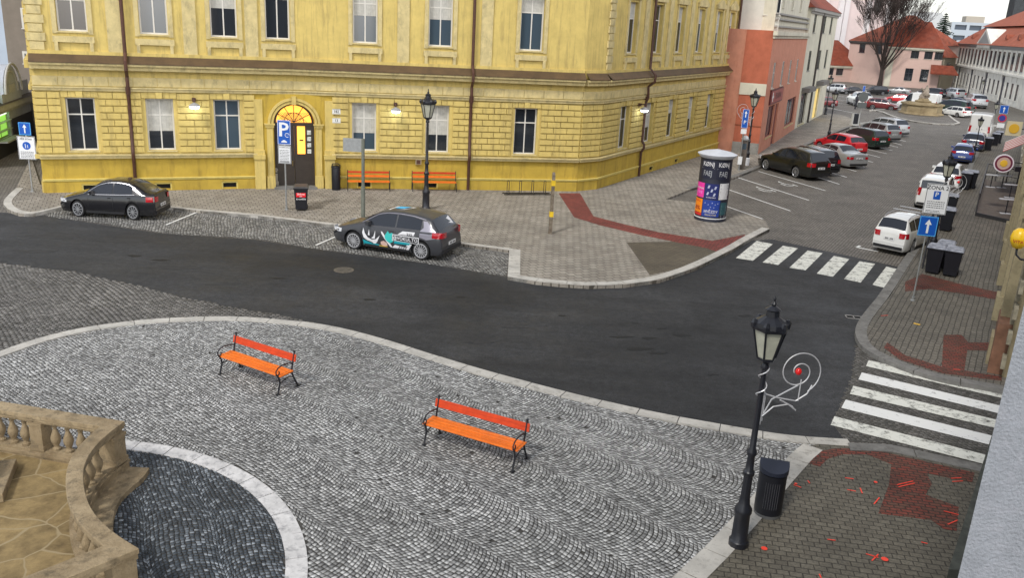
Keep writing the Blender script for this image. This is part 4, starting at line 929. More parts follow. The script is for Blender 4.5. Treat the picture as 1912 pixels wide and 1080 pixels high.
rhouse(20.2, 38, 9, 'shop_house', 'reddish shop house with striped awnings further up the right hand footway', mat('dusky_red_plaster', (.32,.12,.10), .85, noise=.15), rows=[(5,7,[3,7,11,15])], roof='gable', ops_extra=[])
rh, _ = rhouse(38.2, 60, 10, 'shop_house', 'cream shop house between the red one and the palace on the right', cream_w, rows=[(5,7,[3,8,13,18]),(1,3,[3,8,13,18])], roof='gable', roofm=rooft2)
aw, _l = rt, 0
t = thing('striped_awning', 'red and white striped shop awning over the right hand footway', 'awning', (S0+dd*33), bearing(S0+dd*40, S0))
mb = MB(); mb2 = MB()
for k in range(12):
    q = mb if k % 2 else mb2
    q.add([(-3+k*.5,-.05,3.4),(-2.5+k*.5,-.05,3.4),(-2.5+k*.5,-1.2,2.7),(-3+k*.5,-1.2,2.7),(-2.5+k*.5,-1.2,2.45),(-3+k*.5,-1.2,2.45)], [(0,1,2,3),(3,2,4,5)])
mb.build('red_stripe', mat('awning_red', (.45,.06,.05), .8), t); mb2.build('white_stripe', mat('awning_white', (.65,.63,.6), .8), t)
house('pale_blue_house', 'pale blue grey plain house wall far down the left side street, above the ornate gable', 'building', Vector((-66, 74, 0)), Vector((-38, 79, 0)), 13, 9, mat('pale_blue_plaster', (.40,.46,.54), .9, noise=.06, nscale=.4), rows=[(9.0,11.0,[4,9,14])], roof='gable', roof_h=3, recess=.1)
# ================================================================ street furniture
iron = mat('black_cast_iron', (.012,.013,.018), .35, noise=.2, nscale=9, spec=.6)
galv = mat('galvanised_steel', (.36,.37,.37), .45, metal=.6, noise=.12, nscale=8)
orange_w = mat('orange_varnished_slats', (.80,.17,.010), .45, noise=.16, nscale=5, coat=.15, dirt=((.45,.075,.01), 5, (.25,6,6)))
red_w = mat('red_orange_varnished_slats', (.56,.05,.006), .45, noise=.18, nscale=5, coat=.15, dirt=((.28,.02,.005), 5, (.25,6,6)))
black_pl = mat('black_plastic', (.006,.0065,.011), .45, noise=.2, nscale=6)
white_l = mat('white_sign_face', (.72,.73,.74), .4)
blue_l = mat('blue_sign_face', (.005,.085,.42), .4)
dark_l = mat('black_lettering', (.015,.015,.02), .5)
def curl(c, r0, r1, a0, a1, n=14, ax='xz'):
    return [(c[0]+(r0+(r1-r0)*k/n)*math.cos(a0+(a1-a0)*k/n), 0, c[1]+(r0+(r1-r0)*k/n)*math.sin(a0+(a1-a0)*k/n)) for k in range(n+1)]
# --- benches: local x along the length, +y = backrest side
def park_bench(L, label, loc, rz, group):
    t = thing('park_bench', label, 'bench', loc, rz, group)
    for i in range(4):
        o = MB().box(-L/2, L/2, -.24+i*.105, -.155+i*.105, .43+.004*i, .462+.004*i).build('seat_slat', orange_w, t, bevel=.006)
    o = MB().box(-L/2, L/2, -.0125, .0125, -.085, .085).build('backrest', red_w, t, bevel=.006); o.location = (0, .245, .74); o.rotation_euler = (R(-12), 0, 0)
    for s_ in (-1, 1):
        x = s_*(L/2-.07); mb = MB()
        def pt(l, r=.02): mb.tube([(x, p[0], p[1]) for p in l], r, 6)
        pt([(-.27,0),(-.25,.10),(-.20,.25),(-.22,.38),(-.26,.44)], .021)          # front leg
        pt([(.36,0),(.31,.10),(.22,.28),(.17,.42),(.19,.55),(.235,.72),(.27,.86)], .021)   # rear leg and back post
        pt([(-.26,.43),(-.05,.41),(.17,.42)], .02)
        pt([(.21,.62),(.05,.66),(-.12,.67),(-.24,.64),(-.31,.57),(-.30,.49),(-.24,.47),(-.20,.51),(-.22,.55)], .015)   # arm with a scroll
        pt([(-.20,.25),(-.05,.30),(.08,.33),(.2,.28)], .012); pt([(-.25,.44),(-.30,.49)], .014)
        mb.box(x-.035, x+.035, -.31, -.22, 0, .02); mb.box(x-.035, x+.035, .31, .40, 0, .02); mb.lathe([(.0,.86),(.03,.87),(.03,.9),(0,.92)], 8, (x, .27))
        mb.build('side_frame', iron, t, smooth=50)
    return t
def bench_at(a, b, z, label, group, depth_off=.27, L=None):
    """a, b: pixels of the two front feet (left, right)"""
    p, q = G(*a, z), G(*b, z); d = (q-p); rz = math.atan2(d.y, d.x); c = (p+q)/2; n_ = Vector((-d.y, d.x, 0)).normalized()
    c = c+n_*depth_off; c.z = z
    return park_bench((L or d.length+.14), label, c, rz, group)
GP_ = 'orange slatted park benches'
bench_at((411,700), (519,738), ZP+.022, 'orange slatted bench with iron scroll arms, left and farther one on the cobbled plaza', GP_)
bench_at((792,832), (957,882), ZP+.022, 'longer orange slatted bench on the cobbled plaza nearest the front street lamp', GP_)
for (a, b, lb) in (((651,354),(728,355),'orange bench against the yellow facade, beside the slim black bin'), ((771,355),(851,356),'orange bench against the yellow facade, behind the dark lamp post by the downpipe')):
    p, q = G(*a, ZW), G(*b, ZW); d = q-p
    t = thing('wall_bench', lb, 'bench', ((p.x+q.x)/2, (p.y+q.y)/2-.16, ZW), math.atan2(d.y, d.x), 'orange benches against the yellow facade'); L = d.length
    for z in (.48,): 
        for i in range(3): MB().box(-L/2, L/2, -.2+i*.13, -.1+i*.13, .43, .465).build('seat_slat', orange_w, t)
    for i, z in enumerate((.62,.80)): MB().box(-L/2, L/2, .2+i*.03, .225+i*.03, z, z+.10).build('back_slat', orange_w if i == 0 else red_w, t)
    for s_ in (-1, 1):
        x = s_*(L/2+.01); MB().tube([(x,-.25,0),(x,-.22,.42),(x,.15,.42)], .022).tube([(x,.3,0),(x,.17,.42),(x,.26,.95)], .022).build('side_frame', iron, t)
# --- street lamps
lglass = mat('lantern_glass', (.42,.42,.34), .3, noise=.15, nscale=6)
def lamp_proto(label, loc, H, group='old style cast iron street lamps', post=None):
    k = H/4.4
    t = thing('street_lamp', label, 'street lamp', loc, 0, group, k)
    MB().lathe([(.17,0),(.17,.10),(.14,.14),(.13,.62),(.15,.66),(.15,.72),(.10,.80),(.085,.95)], 12).build('base', iron, t, smooth=35)
    MB().lathe([(.082,.95),(.078,1.35),(.10,1.38),(.10,1.43),(.07,1.47),(.062,1.72),(.085,1.76),(.085,1.81),(.056,1.86),(.048,2.5),(.043,3.28),(.07,3.31),(.07,3.36),(.05,3.4)], 10).build('pole', iron, t, smooth=35)
    ln_ = MB(); n = 6
    ln_.lathe([(.06,3.4),(.15,3.46),(.155,3.5),(.13,3.5)], n)
    for i in range(n):
        a = 2*math.pi*i/n; ln_.bar((.145*math.cos(a), .145*math.sin(a), 3.49), (.265*math.cos(a), .265*math.sin(a), 3.98), .025, .025)
    ln_.lathe([(.25,3.96),(.29,3.98),(.30,4.02),(.27,4.04)], n)
    lo = ln_.build('lantern', iron, t)
    MB().lathe([(.135,3.49),(.25,3.97)], n).build('pane', lglass, lo)
    r = MB(); r.lathe([(.28,4.03),(.27,4.10),(.17,4.16),(.11,4.2),(.10,4.29),(.125,4.31),(.08,4.34),(.03,4.37),(.045,4.40),(.015,4.44),(.022,4.49),(0,4.54)], n*2)
    for i in range(n):
        a = 2*math.pi*i/n; r.lathe([(.05,4.0),(.06,4.08),(.03,4.14),(0,4.15)], 6, (.265*math.cos(a), .265*math.sin(a)))
    r.build('roof', iron, lo)
    return t
def lamp_px(base, top, label, z=ZW, H=None, dup=None):
    g = G(*base, z); H = H or height(base, top, z)*.97
    if dup is None: return lamp_proto(label, g, H)
    c = copy_tree(dup, label=label); c.location = g; c.scale = (H/4.4,)*3; return c
LAMP = lamp_px((1378,1018), (1451,553), 'tall black street lamp nearest the camera beside the black litter bin at the cobble edge')
LE = lamp_px((1738,478), (1762,281), 'black street lamp behind the ZONA sign, next to the parked white hatchback', dup=LAMP)
LB_ = lamp_px((1393,308), (1403,163), 'black street lamp before the orange house wall, white patch on its foot', dup=LAMP)
LC_ = lamp_px((1546,262), (1556,163), 'black street lamp rising behind the red parked car', dup=LAMP)
LD_ = lamp_px((1541,214), (1551,138), 'black street lamp by the end of the white house, beyond the red car lamp', dup=LAMP)
LF_ = lamp_px((795,392), (799,165), 'slender dark street lamp on the pavement between the two wall benches and the black hatchback', dup=LAMP)
lamp_px((1816,300), (1825,214), 'black street lamp in front of the tall white van', dup=LAMP)
lamp_px((1848,258), (1856,186), 'dark street lamp beside the far refuse bins on the right footway', dup=LAMP)
lamp_px((1829,189), (1833,146), 'thin street lamp before the palace front', z=.0, dup=LAMP)
lamp_px((1689,150), (1690,100), 'very distant lamp post by the corner of the pink house', z=.0, dup=LAMP)
MB().lathe([(.18,0),(.18,.42),(.13,.45)], 10).build('base_wrap', mat('white_wrap', (.6,.6,.62), .6), LB_)
tinsel = mat('silver_garland_tube', (.62,.62,.64), .35, metal=.3)
def xmas(label, lamp, k, rz, sgn=1, red=True):
    """a swirl of light tube with a red bauble, clamped to a lamp pole; local x points away from the pole"""
    t = thing('christmas_swirl', label, 'christmas decoration', lamp.location, rz, 'christmas swirls hung on street lamps', lamp.scale.x)
    t.location.z = lamp.location.z
    zc, xc = 3.24, .60
    MB().tube([(xc+r_*math.cos(a), 0, zc+r_*math.sin(a)) for a, r_ in [(R(-60+12*i), .40-.0062*i) for i in range(0, 52)]], .0105, 5).build('swirl', tinsel, t)
    mb = MB()
    mb.tube([(.08,0,2.85),(.3,0,2.78),(.62,0,2.72),(.80,0,2.85),(.86,0,3.0)], .012, 5)
    mb.tube([(.08,0,2.45),(.25,0,2.62),(.5,0,2.66),(.65,0,2.55),(.58,0,2.62),(.35,0,2.74)], .012, 5)
    mb.tube([(.1,0,2.5),(.2,0,2.75),(.45,0,2.9),(.62,0,3.0)], .012, 5); mb.tube([(.66,0,2.72),(.66,0,3.1)], .010, 5); mb.tube([(.06,0,2.3),(.06,0,2.9)], .012, 5); mb.tube([(.1,.03,2.35),(.1,.03,2.85)], .01, 5)
    mb.build('bracket', tinsel, t)
    mb = MB(); mb.tube([(.075*math.cos(a*.55), .075*math.sin(a*.55), 2.7+a*.028) for a in range(0, 26)], .011, 5); mb.build('garland', tinsel, t)
    if red: MB().lathe([(0,zc-.06),(.04,zc-.045),(.058,zc),(.04,zc+.045),(.02,zc+.06),(0,zc+.065)], 10, (xc-.01, 0)).build('bauble', mat('red_bauble', (.75,.01,.01), .2, coat=.5), t, smooth=True)
    return t
xmas('silver swirl decoration with a red bauble on the lamp nearest the camera', LAMP, 1, R(8))
xmas('silver swirl decoration on the lamp behind the ZONA sign', LE, 1, R(10))
xmas('silver swirl decoration on the lamp before the orange house', LB_, 1, R(185))
# --- bins
def lidded(mb): return mb
def half_bin(loc, rz, label):
    t = thing('litter_bin', label, 'litter bin', loc, rz)
    r_, n = .24, 14
    pts = [(r_*math.cos(a), -r_*math.sin(a)*.95) for a in np.linspace(0, math.pi, n)]+[(-r_, .12), (r_, .12)]
    mb = MB(); mb.prism(pts, .06, .84, bottom=True); mb.build('body', black_pl, t, smooth=40)
    mb = MB(); big_ = [(x*1.06, y*1.06) for x, y in pts]; m_ = len(big_)
    mb.add([(x,y,.86) for x,y in big_]+[(x,y,.93+.10*(.12-y)/.36*-1+.1) for x,y in big_], [(i,(i+1)%m_,(i+1)%m_+m_,i+m_) for i in range(m_)]+[tuple(range(m_,2*m_)), tuple(range(m_))[::-1]])
    mb.build('lid', mat('dark_blue_grey_lid', (.016,.02,.035), .4), t)
    mb = MB()
    for i in range(7):
        a = R(242+i*9.5); mb.bar((r_*1.01*math.cos(a), r_*.96*math.sin(a)-.004, .2), (r_*1.01*math.cos(a), r_*.96*math.sin(a)-.004, .72), .006, .006)
    mb.build('grille', mat('grey_bin_ribs', (.09,.09,.10), .5), t)
    MB().prism(pts, 0, .06).build('base', mat('bin_base', (.10,.1,.1), .6), t)
    return t
half_bin(G(1434,962,ZW)+Vector((0,.05,0)), R(-14), 'black half-round litter bin with ribbed front beside the nearest street lamp')
def wheelie(loc, rz, label, w_=.58, d_=.62, h=1.0, group='black wheeled refuse bins', lidm=None):
    t = thing('wheeled_bin', label, 'refuse bin', loc, rz, group)
    mb = MB(); b_, tp = .78, 1.0
    mb.add([(s*w_/2*k, q*d_/2*k, z) for z, k in ((.06,b_),(h,tp)) for s, q in ((-1,-1),(1,-1),(1,1),(-1,1))], [(0,3,2,1),(0,1,5,4),(1,2,6,5),(2,3,7,6),(3,0,4,7),(4,5,6,7)])
    mb.box(-w_/2-.025, w_/2+.025, -d_/2-.025, d_/2+.02, h-.06, h); mb.build('body', black_pl, t, bevel=.012)
    mb = MB(); mb.add([(-w_/2-.03,-d_/2-.04,h+.003),(w_/2+.03,-d_/2-.04,h+.003),(w_/2+.03,d_/2+.05,h+.003),(-w_/2-.03,d_/2+.05,h+.003),(-w_/2+.04,-d_/2+.05,h+.05),(w_/2-.04,-d_/2+.05,h+.05),(w_/2-.04,d_/2,h+.09),(-w_/2+.04,d_/2,h+.09)], [(0,1,5,4),(1,2,6,5),(2,3,7,6),(3,0,4,7),(4,5,6,7),(0,3,2,1)])
    mb.tube([(-w_/2+.08,d_/2+.1,h),(w_/2-.08,d_/2+.1,h)], .016); mb.build('lid', lidm or mat('frosted_bin_lid', (.42,.44,.50), .6, col2=(.06,.065,.09), nscale=7), t)
    for s_ in (-1, 1): o = MB().lathe([(0,-.03),(.1,-.03),(.1,.03),(0,.03)], 12).build('wheel', black_pl, t); o.rotation_euler = (0, R(90), 0); o.location = (s_*(w_/2-.06), d_/2-.02, .1)
    return t
WB = wheelie(G(1737,512,ZW)+Vector((.15,.2,0)), R(-30), 'black wheeled bin, front left of the group beside the arrow sign')
rz_ = R(-30); ux = Vector((math.cos(rz_), math.sin(rz_), 0)); uy = Vector((-ux.y, ux.x, 0)); pb = WB.location.copy()
for v, lb in ((ux*.61, 'black wheeled bin, front right of the group beside the arrow sign'), (uy*.95+ux*.25, 'black wheeled bin behind the front pair beside the arrow sign')):
    c = copy_tree(WB, label=lb); c.location = pb+v
for px_, lb in (((1764,431), 'black wheeled bin standing alone, the nearer one behind the bin trio'), ((1771,402),'black wheeled bin between lamp and footway, the farther one behind the bin trio'), ((1800,354), 'black wheeled bin beside the metal terrace frame, left one'), ((1811,352), 'black wheeled bin beside the metal terrace frame, right one'),
                ((1843,281), 'far black wheeled bin by the left edge of the footway behind the tall van'), ((1856,272), 'far black wheeled bin right of the second far lamp'), ((1862,268), 'farthest black wheeled bin of the row behind the tall van')):
    c = copy_tree(WB, label=lb); c.location = G(*px_, ZW)
# refuse bin with the red sticker
rb = wheelie(G(563,392,ZW), R(12), 'black wheeled bin with a red sticker on the pavement before the arched door', h=1.0, lidm=mat('dark_grey_lid', (.05,.05,.055), .5, noise=.3, nscale=8))
st_ = MB().box(-.20,.20,-.318,-.305,.62,.80).build('sticker', mat('red_sticker', (.75,.01,.02), .4), rb)
mb = MB(); letters(mb, 'Sběrné', .11, plane_fn(0,-.321,.745)); letters(mb, 'papír', .06, plane_fn(0,-.321,.655)); mb.build('lettering', white_l, st_, fix=False)
mb = MB(); letters(mb, 'Kroměříž', .10, plane_fn(0,-.298,.53)); mb.build('lettering', white_l, rb, fix=False)
t = thing('litter_bin', 'pale grey cylindrical litter bin left of the arched door', 'litter bin', G(517,347,ZW)+Vector((0,-.1,0)))
MB().lathe([(.2,0),(.22,.05),(.22,.72),(.2,.78)], 16).build('body', mat('exposed_aggregate', (.34,.31,.25), .9, noise=.2, nscale=15), t, smooth=40)
MB().lathe([(.23,.8),(.22,.9),(.12,.97),(0,.98)], 16).build('lid', mat('grey_bin_lid', (.25,.24,.22), .6), t, smooth=40)
MB().lathe([(.226,.66),(.226,.72)], 16).build('band', iron, t)
t = thing('litter_bin', 'slim black litter bin left of the wall benches', 'litter bin', G(628,354,ZW)+Vector((0,-.05,0)))
MB().lathe([(.2,0),(.21,.05),(.22,1.0),(.2,1.05)], 14).build('body', black_pl, t, smooth=40)
MB().lathe([(.235,1.07),(.22,1.16),(0,1.18)], 14).tube([(-.2,0,1.1),(-.15,-.05,1.26),(.1,-.05,1.28),(.22,0,1.2)], .025).build('lid', black_pl, t)
# --- bike rack, wooden post, poles
p, q = G(938,362,ZW), G(1026,362,ZW); d = q-p
t = thing('bicycle_rack', 'low black bicycle rack with four hoops in front of the yellow wall', 'bicycle rack', (p+q)/2, math.atan2(d.y, d.x)); L = d.length
mb = MB(); mb.bar((-L/2,0,.04),(L/2,0,.04),.05,.04); mb.bar((-L/2,-.35,.04),(L/2,-.35,.04),.04,.04); mb.build('base_rail', iron, t)
for i in range(4): x = -L/2+.28+i*(L-.55)/3; MB().tube([(x-.05,0,.03),(x-.05,0,.62),(x-.03,0,.66),(x+.03,0,.66),(x+.05,0,.62),(x+.05,0,.03)], .016).bar((x,0,.05),(x,-.35,.05),.04,.03).build('hoop', iron, t)
hp = height((1027,437),(1033,322),ZW)
t = thing('wooden_post', 'weathered wooden post with two yellow bands on the pavement corner', 'post', G(1027,437,ZW), R(10))
MB().add([(-.07,-.06,0),(.07,-.06,0),(.07,.06,0),(-.07,.06,0),(-.055,-.05,hp-.12),(.055,-.05,hp-.12),(.055,.05,hp),(-.055,.05,hp)], [(0,1,5,4),(1,2,6,5),(2,3,7,6),(3,0,4,7),(4,5,6,7),(0,3,2,1)]).build('post', mat('weathered_wood', (.10,.075,.05), .85, noise=.45, nscale=7, col2=(.26,.22,.17)), t)
for z in (.72, 2.0): MB().box(-.075,.075,-.072,.072,z,z+.22).build('band', mat('yellow_band', (.75,.5,.02), .6, noise=.2), t)
t = thing('sign_pole', 'plain grey green pole with a flat plate behind the black and grey hatchback', 'sign pole', G(678,424,ZW), 0); hp = height((678,424),(677,283),ZW)
MB().lathe([(.065,0),(.065,hp+.5)], 10).lathe([(.085,0),(.085,hp*.55)], 10).build('pole', mat('grey_green_pole', (.15,.16,.13), .6, noise=.2), t, smooth=40)
MB().box(-.78,.02,-.03,.03,hp-.02,hp+.06).box(-.78,.02,-.015,.015,hp+.06,hp+.5).build('plate', galv, t)
def sign_pole(name, base, top, label, cat, rz=0, z=ZW, r_=.035):
    H_ = height(base, top, z); t = thing(name, label, cat, G(*base, z), rz)
    MB().lathe([(r_,0),(r_,H_)], 10).build('pole', galv, t, smooth=40); MB().lathe([(.09,0),(.09,.03),(.05,.05),(.05,.14)], 10).build('foot', galv, t)
    return t, H_
def arrow(mb, x, z, h, y, s=1.0):
    a = h*.16; mb.add([(x-a*.45,y,z-h/2),(x+a*.45,y,z-h/2),(x+a*.45,y,z+h*.12),(x+a*1.4,y,z+h*.12),(x,y,z+h/2),(x-a*1.4,y,z+h*.12),(x-a*.45,y,z+h*.12)], [(0,1,2,3,4,5,6)])
def rows_text(mb, x, z0, n, w_, y, dz=.05, th=.014):
    for i in range(n):
        x0 = x-w_/2; rng = random.Random(i*7+n)
        while x0 < x+w_/2-.02:
            l_ = rng.uniform(.02,.07)*w_/.5; mb.add([(x0,y,z0-i*dz),(min(x0+l_, x+w_/2),y,z0-i*dz),(min(x0+l_, x+w_/2),y,z0-i*dz+th),(x0,y,z0-i*dz+th)], [(0,1,2,3)]); x0 += l_+.018*w_/.5
def panel(t, w_, z0, z1, nm='sign_plate', fm=white_l, border=None, y=-.05, x=0):
    o = MB().box(x-w_/2, x+w_/2, y, y+.012, z0, z1).build(nm, fm, t, bevel=.004)
    MB().box(x-w_/2+.03, x+w_/2-.03, y+.013, y+.02, z0+.03, z1-.03).build('back', galv, o)
    if border:
        b_ = MB(); q = .018; s = .012
        for a, b, c, d in ((x-w_/2+s,x+w_/2-s,z0+s,z0+s+q),(x-w_/2+s,x+w_/2-s,z1-s-q,z1-s),(x-w_/2+s,x-w_/2+s+q,z0+s+q,z1-s-q),(x+w_/2-s-q,x+w_/2-s,z0+s+q,z1-s-q)): b_.box(a, b, y-.003, y-.001, c, d)
        b_.build('border', border, o)
    return o
# parking sign by the door
t, H_ = sign_pole('parking_sign', (535,392), (537,224), 'blue and white parking sign on a pole in front of the arched doorway', 'road sign')
o = panel(t, .56, H_-1.02, H_, fm=blue_l, border=white_l, y=-.06)
mb = MB(); letters(mb, 'P', .82, plane_fn(-.03,-.064,H_-.42), sx=1.05); letters(mb, 'P', .82, plane_fn(-.015,-.065,H_-.42), sx=1.05)
mb.tube([(.13+.085*math.cos(a),-.064,H_-.62+.085*math.sin(a)) for a in np.linspace(0,5.4,14)], .012, 4); mb.bar((.13,-.064,H_-.62),(.13,-.064,H_-.56),.012,.012); mb.vprism([(-.12,H_-.93),(.12,H_-.93),(.11,H_-.88),(.07,H_-.87),(.04,H_-.83),(-.05,H_-.83),(-.08,H_-.87),(-.12,H_-.88)], -.066, -.062); mb.build('symbol', white_l, o)
o = panel(t, .54, H_-1.82, H_-1.05, nm='text_plate', border=dark_l, y=-.06)
mb = MB(); letters(mb, 'PLATEBNÍ ZÓNA', .06, plane_fn(0,-.065,H_-1.14)); rows_text(mb, 0, H_-1.27, 8, .4, -.065, .062, .02); mb.bar((-.2,-.065,H_-1.74),(.2,-.065,H_-1.74),.012,.03); mb.build('lettering', dark_l, o, fix=False)
# sign at the left corner
t, H_ = sign_pole('one_way_sign', (61,358), (47,228), 'small blue arrow sign above a white pedestrian zone board at the left building corner', 'road sign', R(5))
o = panel(t, .5, H_-.55, H_, fm=blue_l, border=mat('cyan_edge', (.1,.45,.75), .5), y=-.06); mb = MB(); arrow(mb, 0, H_-.27, .38, -.066); mb.build('symbol', white_l, o, fix=False)
o = panel(t, .74, H_-1.6, H_-.6, nm='zone_plate', border=dark_l, y=-.06)
mb = MB(); letters(mb, 'PĚŠÍ ZÓNA', .10, plane_fn(0,-.066,H_-.72)); rows_text(mb, 0, H_-1.28, 5, .55, -.066, .06, .022); mb.build('lettering', dark_l, o, fix=False)
mb = MB(); mb.add([(.17*math.cos(a),-.066,H_-1.0+.17*math.sin(a)) for a in np.linspace(0, 2*math.pi, 20, endpoint=False)], [tuple(range(20))]); mb.build('blue_disc', blue_l, o, fix=False)
mb = MB(); mb.tube([(-.04,-.068,H_-1.1),(-.05,-.068,H_-.92)], .018, 5); mb.tube([(.05,-.068,H_-1.1),(.04,-.068,H_-.96)], .014, 5); mb.build('figure', white_l, o)
# arrow + zone signs on the right
t, H_ = sign_pole('one_way_sign', (1704,562), (1723,402), 'blue sign with a white arrow on a thin pole in front of the black bins', 'road sign', R(-14), r_=.028)
o = panel(t, .56, H_-.66, H_, fm=blue_l, border=mat('cyan_edge', (.1,.45,.75), .5), y=-.05); mb = MB(); arrow(mb, 0, H_-.33, .46, -.056); mb.build('symbol', white_l, o, fix=False)
hz = height((1738,482),(1746,342),ZW)
t = thing('zone_sign', 'white parking zone board reading ZONA 2 above the blue arrow sign', 'road sign', G(1722,502,ZW), R(-16))
hz = height((1722,502),(1741,342),ZW)
MB().lathe([(.035,0),(.035,hz)], 10).build('pole', mat('dark_pole', (.03,.03,.035), .5), t)
o = panel(t, .80, hz-1.14, hz, border=dark_l, y=-.06)
mb = MB(); letters(mb, 'ZONA', .2, plane_fn(-.1,-.066,hz-.15)); letters(mb, '2', .2, plane_fn(.3,-.066,hz-.15)); rows_text(mb, 0, hz-.68, 4, .6, -.066, .075, .024); rows_text(mb, -.05, hz-1.02, 2, .5, -.066, .05, .018); mb.build('lettering', dark_l, o, fix=False)
o2 = MB().box(-.13,.11,-.068,-.0605,hz-.58,hz-.27).build('blue_panel', blue_l, o); mb = MB(); letters(mb, 'P', .24, plane_fn(-.02,-.071,hz-.40)); mb.build('symbol', white_l, o2, fix=False)
# far signs
t, H_ = sign_pole('no_stopping_sign', (1862,262), (1872,196), 'small blue sign above a round no-stopping sign at the far bins', 'road sign', R(-20), r_=.05)
o = panel(t, .7, H_-.75, H_, fm=blue_l, border=white_l, y=-.08); mb = MB(); arrow(mb, 0, H_-.38, .5, -.086); mb.build('symbol', white_l, o, fix=False)
mb = MB(); mb.lathe([(0,-.02),(.36,-.02),(.36,.02),(0,.02)], 20); o = mb.build('disc', mat('sign_red', (.5,.02,.04), .5), t); o.rotation_euler = (R(90),0,0); o.location = (0,-.1,H_-1.15)
mb = MB(); mb.lathe([(0,.021),(.26,.021),(.26,.026),(0,.026)], 20); o3 = mb.build('disc_centre', mat('sign_dark_blue', (.03,.04,.25), .5), o)
panel(t, .6, H_-2.0, H_-1.6, nm='text_plate', y=-.08)
t, H_ = sign_pole('street_name_sign', (1379,318), (1383,203), 'tall narrow blue street sign on a grey pole left of the orange house lamp', 'road sign', R(-10), r_=.04)
o = panel(t, .38, H_-1.15, H_, fm=blue_l, border=white_l, y=-.06); mb = MB(); arrow(mb, 0, H_-.3, .4, -.066); letters(mb, 'P', .32, plane_fn(0,-.066,H_-.8)); mb.build('symbol', white_l, o, fix=False)
panel(t, .34, H_-1.5, H_-1.2, nm='text_plate', y=-.06); panel(t, .25, H_-3.4, H_-2.9, nm='text_plate', y=-.06)
t = thing('parking_meter', 'brown grey pillar with a white cap beside the lamp at the orange house', 'parking meter', G(1384,316,ZW), R(-10)); hm = height((1384,316),(1385,252),ZW)
MB().box(-.2,.2,-.15,.15,0,hm-.3).build('body', mat('brown_grey_box', (.11,.09,.075), .6, noise=.2), t, bevel=.02)
MB().lathe([(.2,hm-.3),(.22,hm-.2),(.15,hm-.05),(0,hm)], 12).build('cap', white_l, t, smooth=True)
MB().box(-.12,.12,-.165,-.15,hm-.85,hm-.5).build('display', glass_b, t)
t, H_ = sign_pole('blank_sign', (1603,231), (1610,171), 'back of a grey round sign on a pole by the far black bin', 'road sign', 0, r_=.05)
o = MB().lathe([(0,-.02),(.5,-.02),(.5,.02),(0,.02)], 20).build('disc', mat('sign_back_grey', (.10,.11,.11), .5), t); o.rotation_euler = (R(90),0,0); o.location = (0,-.08,H_-.5)
MB().box(-.45,.45,-.09,-.05,H_-1.6,H_-1.05).build('plate', mat('sign_back_grey', (.10,.11,.11), .5), t)
t, H_ = sign_pole('small_blue_sign', (1611,178), (1613,160), 'tiny blue and white sign before the dark car under the bare tree', 'road sign', 0, z=0, r_=.05)
panel(t, .36, H_-1.0, H_, fm=blue_l, border=white_l, y=-.08)
t = thing('notice_box', 'black advertising box on the pavement end behind the silver estate cars', 'notice box', G(1595,234,ZW), R(20)); hm = height((1595,234),(1597,212),ZW)
MB().box(-.3,.3,-.1,.1,.15,hm).build('box', iron, t, bevel=.03); MB().box(-.38,-.302,-.12,.12,.121,hm).box(.302,.38,-.12,.12,.121,hm).box(-.38,.38,-.3,.3,0,.12).build('frame', mat('pale_frame', (.5,.5,.48), .6), t)
# --- advertising column
ca = G(1325,409,ZW); ha = height((1325,409),(1340,283),ZW); ra = .62
t = thing('advertising_column', 'round advertising column plastered with posters under a pale metal cap on the pavement', 'advertising column', ca, math.atan2(ca.y, ca.x)-R(90))
ra = (G(1352,405,ZW)-G(1300,405,ZW)).length/2
MB().lathe([(ra*1.02,0),(ra*1.02,.12),(ra,.14),(ra,ha-.28)], 40).build('drum', mat('dark_column', (.018,.02,.035), .5, noise=.3, nscale=4), t, smooth=40)
MB().lathe([(ra*1.03,ha-.26),(ra*1.24,ha-.12),(ra*1.25,ha-.09),(ra*.9,ha+.0),(0,ha+.12)], 32).build('cap', mat('pale_metal_cap', (.52,.54,.58), .5, noise=.12, nscale=2), t, smooth=35)
MB().lathe([(ra*1.03,.13),(ra*1.03,.17)], 40).build('base_rim', white_l, t)
def cyl(x, z, k=0): a = x/ra; r_ = ra+.008+k; return (r_*math.sin(a), -r_*math.cos(a), z)
def poster(x0, x1, z0, z1, m, name='poster'):
    mb = MB(); n = 8; vs = []
    for i in range(n+1):
        x = x0+(x1-x0)*i/n; vs += [cyl(x, z0), cyl(x, z1)]
    mb.add(vs, [(2*i,2*i+2,2*i+3,2*i+1) for i in range(n)]); return mb.build(name, m, t)
def ctext(par, s, size, x, z, m, sx=1.0):
    mb = MB(); letters(mb, s, size, lambda a, b: cyl(x+a, z+b, .004), sx=sx); return mb.build('lettering', m, par, fix=False)
def cshape(par, polys, m, nm='picture'):
    mb = MB()
    for p in polys: mb.add([cyl(x, z, .004) for x, z in p], [tuple(range(len(p)))])
    return mb.build(nm, m, par, fix=False)
pm = lambda n, c: mat('poster_'+n, c, .55, noise=.12, nscale=6)
navy, black_, pinkm, orangem, whitep, bluep, teal = pm('navy', (.012,.02,.13)), pm('black', (.014,.016,.035)), pm('pink', (.80,.04,.35)), pm('orange', (.9,.26,.01)), pm('white', (.68,.67,.68)), pm('blue', (.015,.05,.30)), pm('teal', (.03,.10,.12))
W_ = ra*1.5; zt = ha-.34; kz = (ha-.34-.2)/3.0
_cyl = cyl
def cyl(x, z, k=0): return _cyl(x*ra/.62, zt-(zt-z)*kz, k)
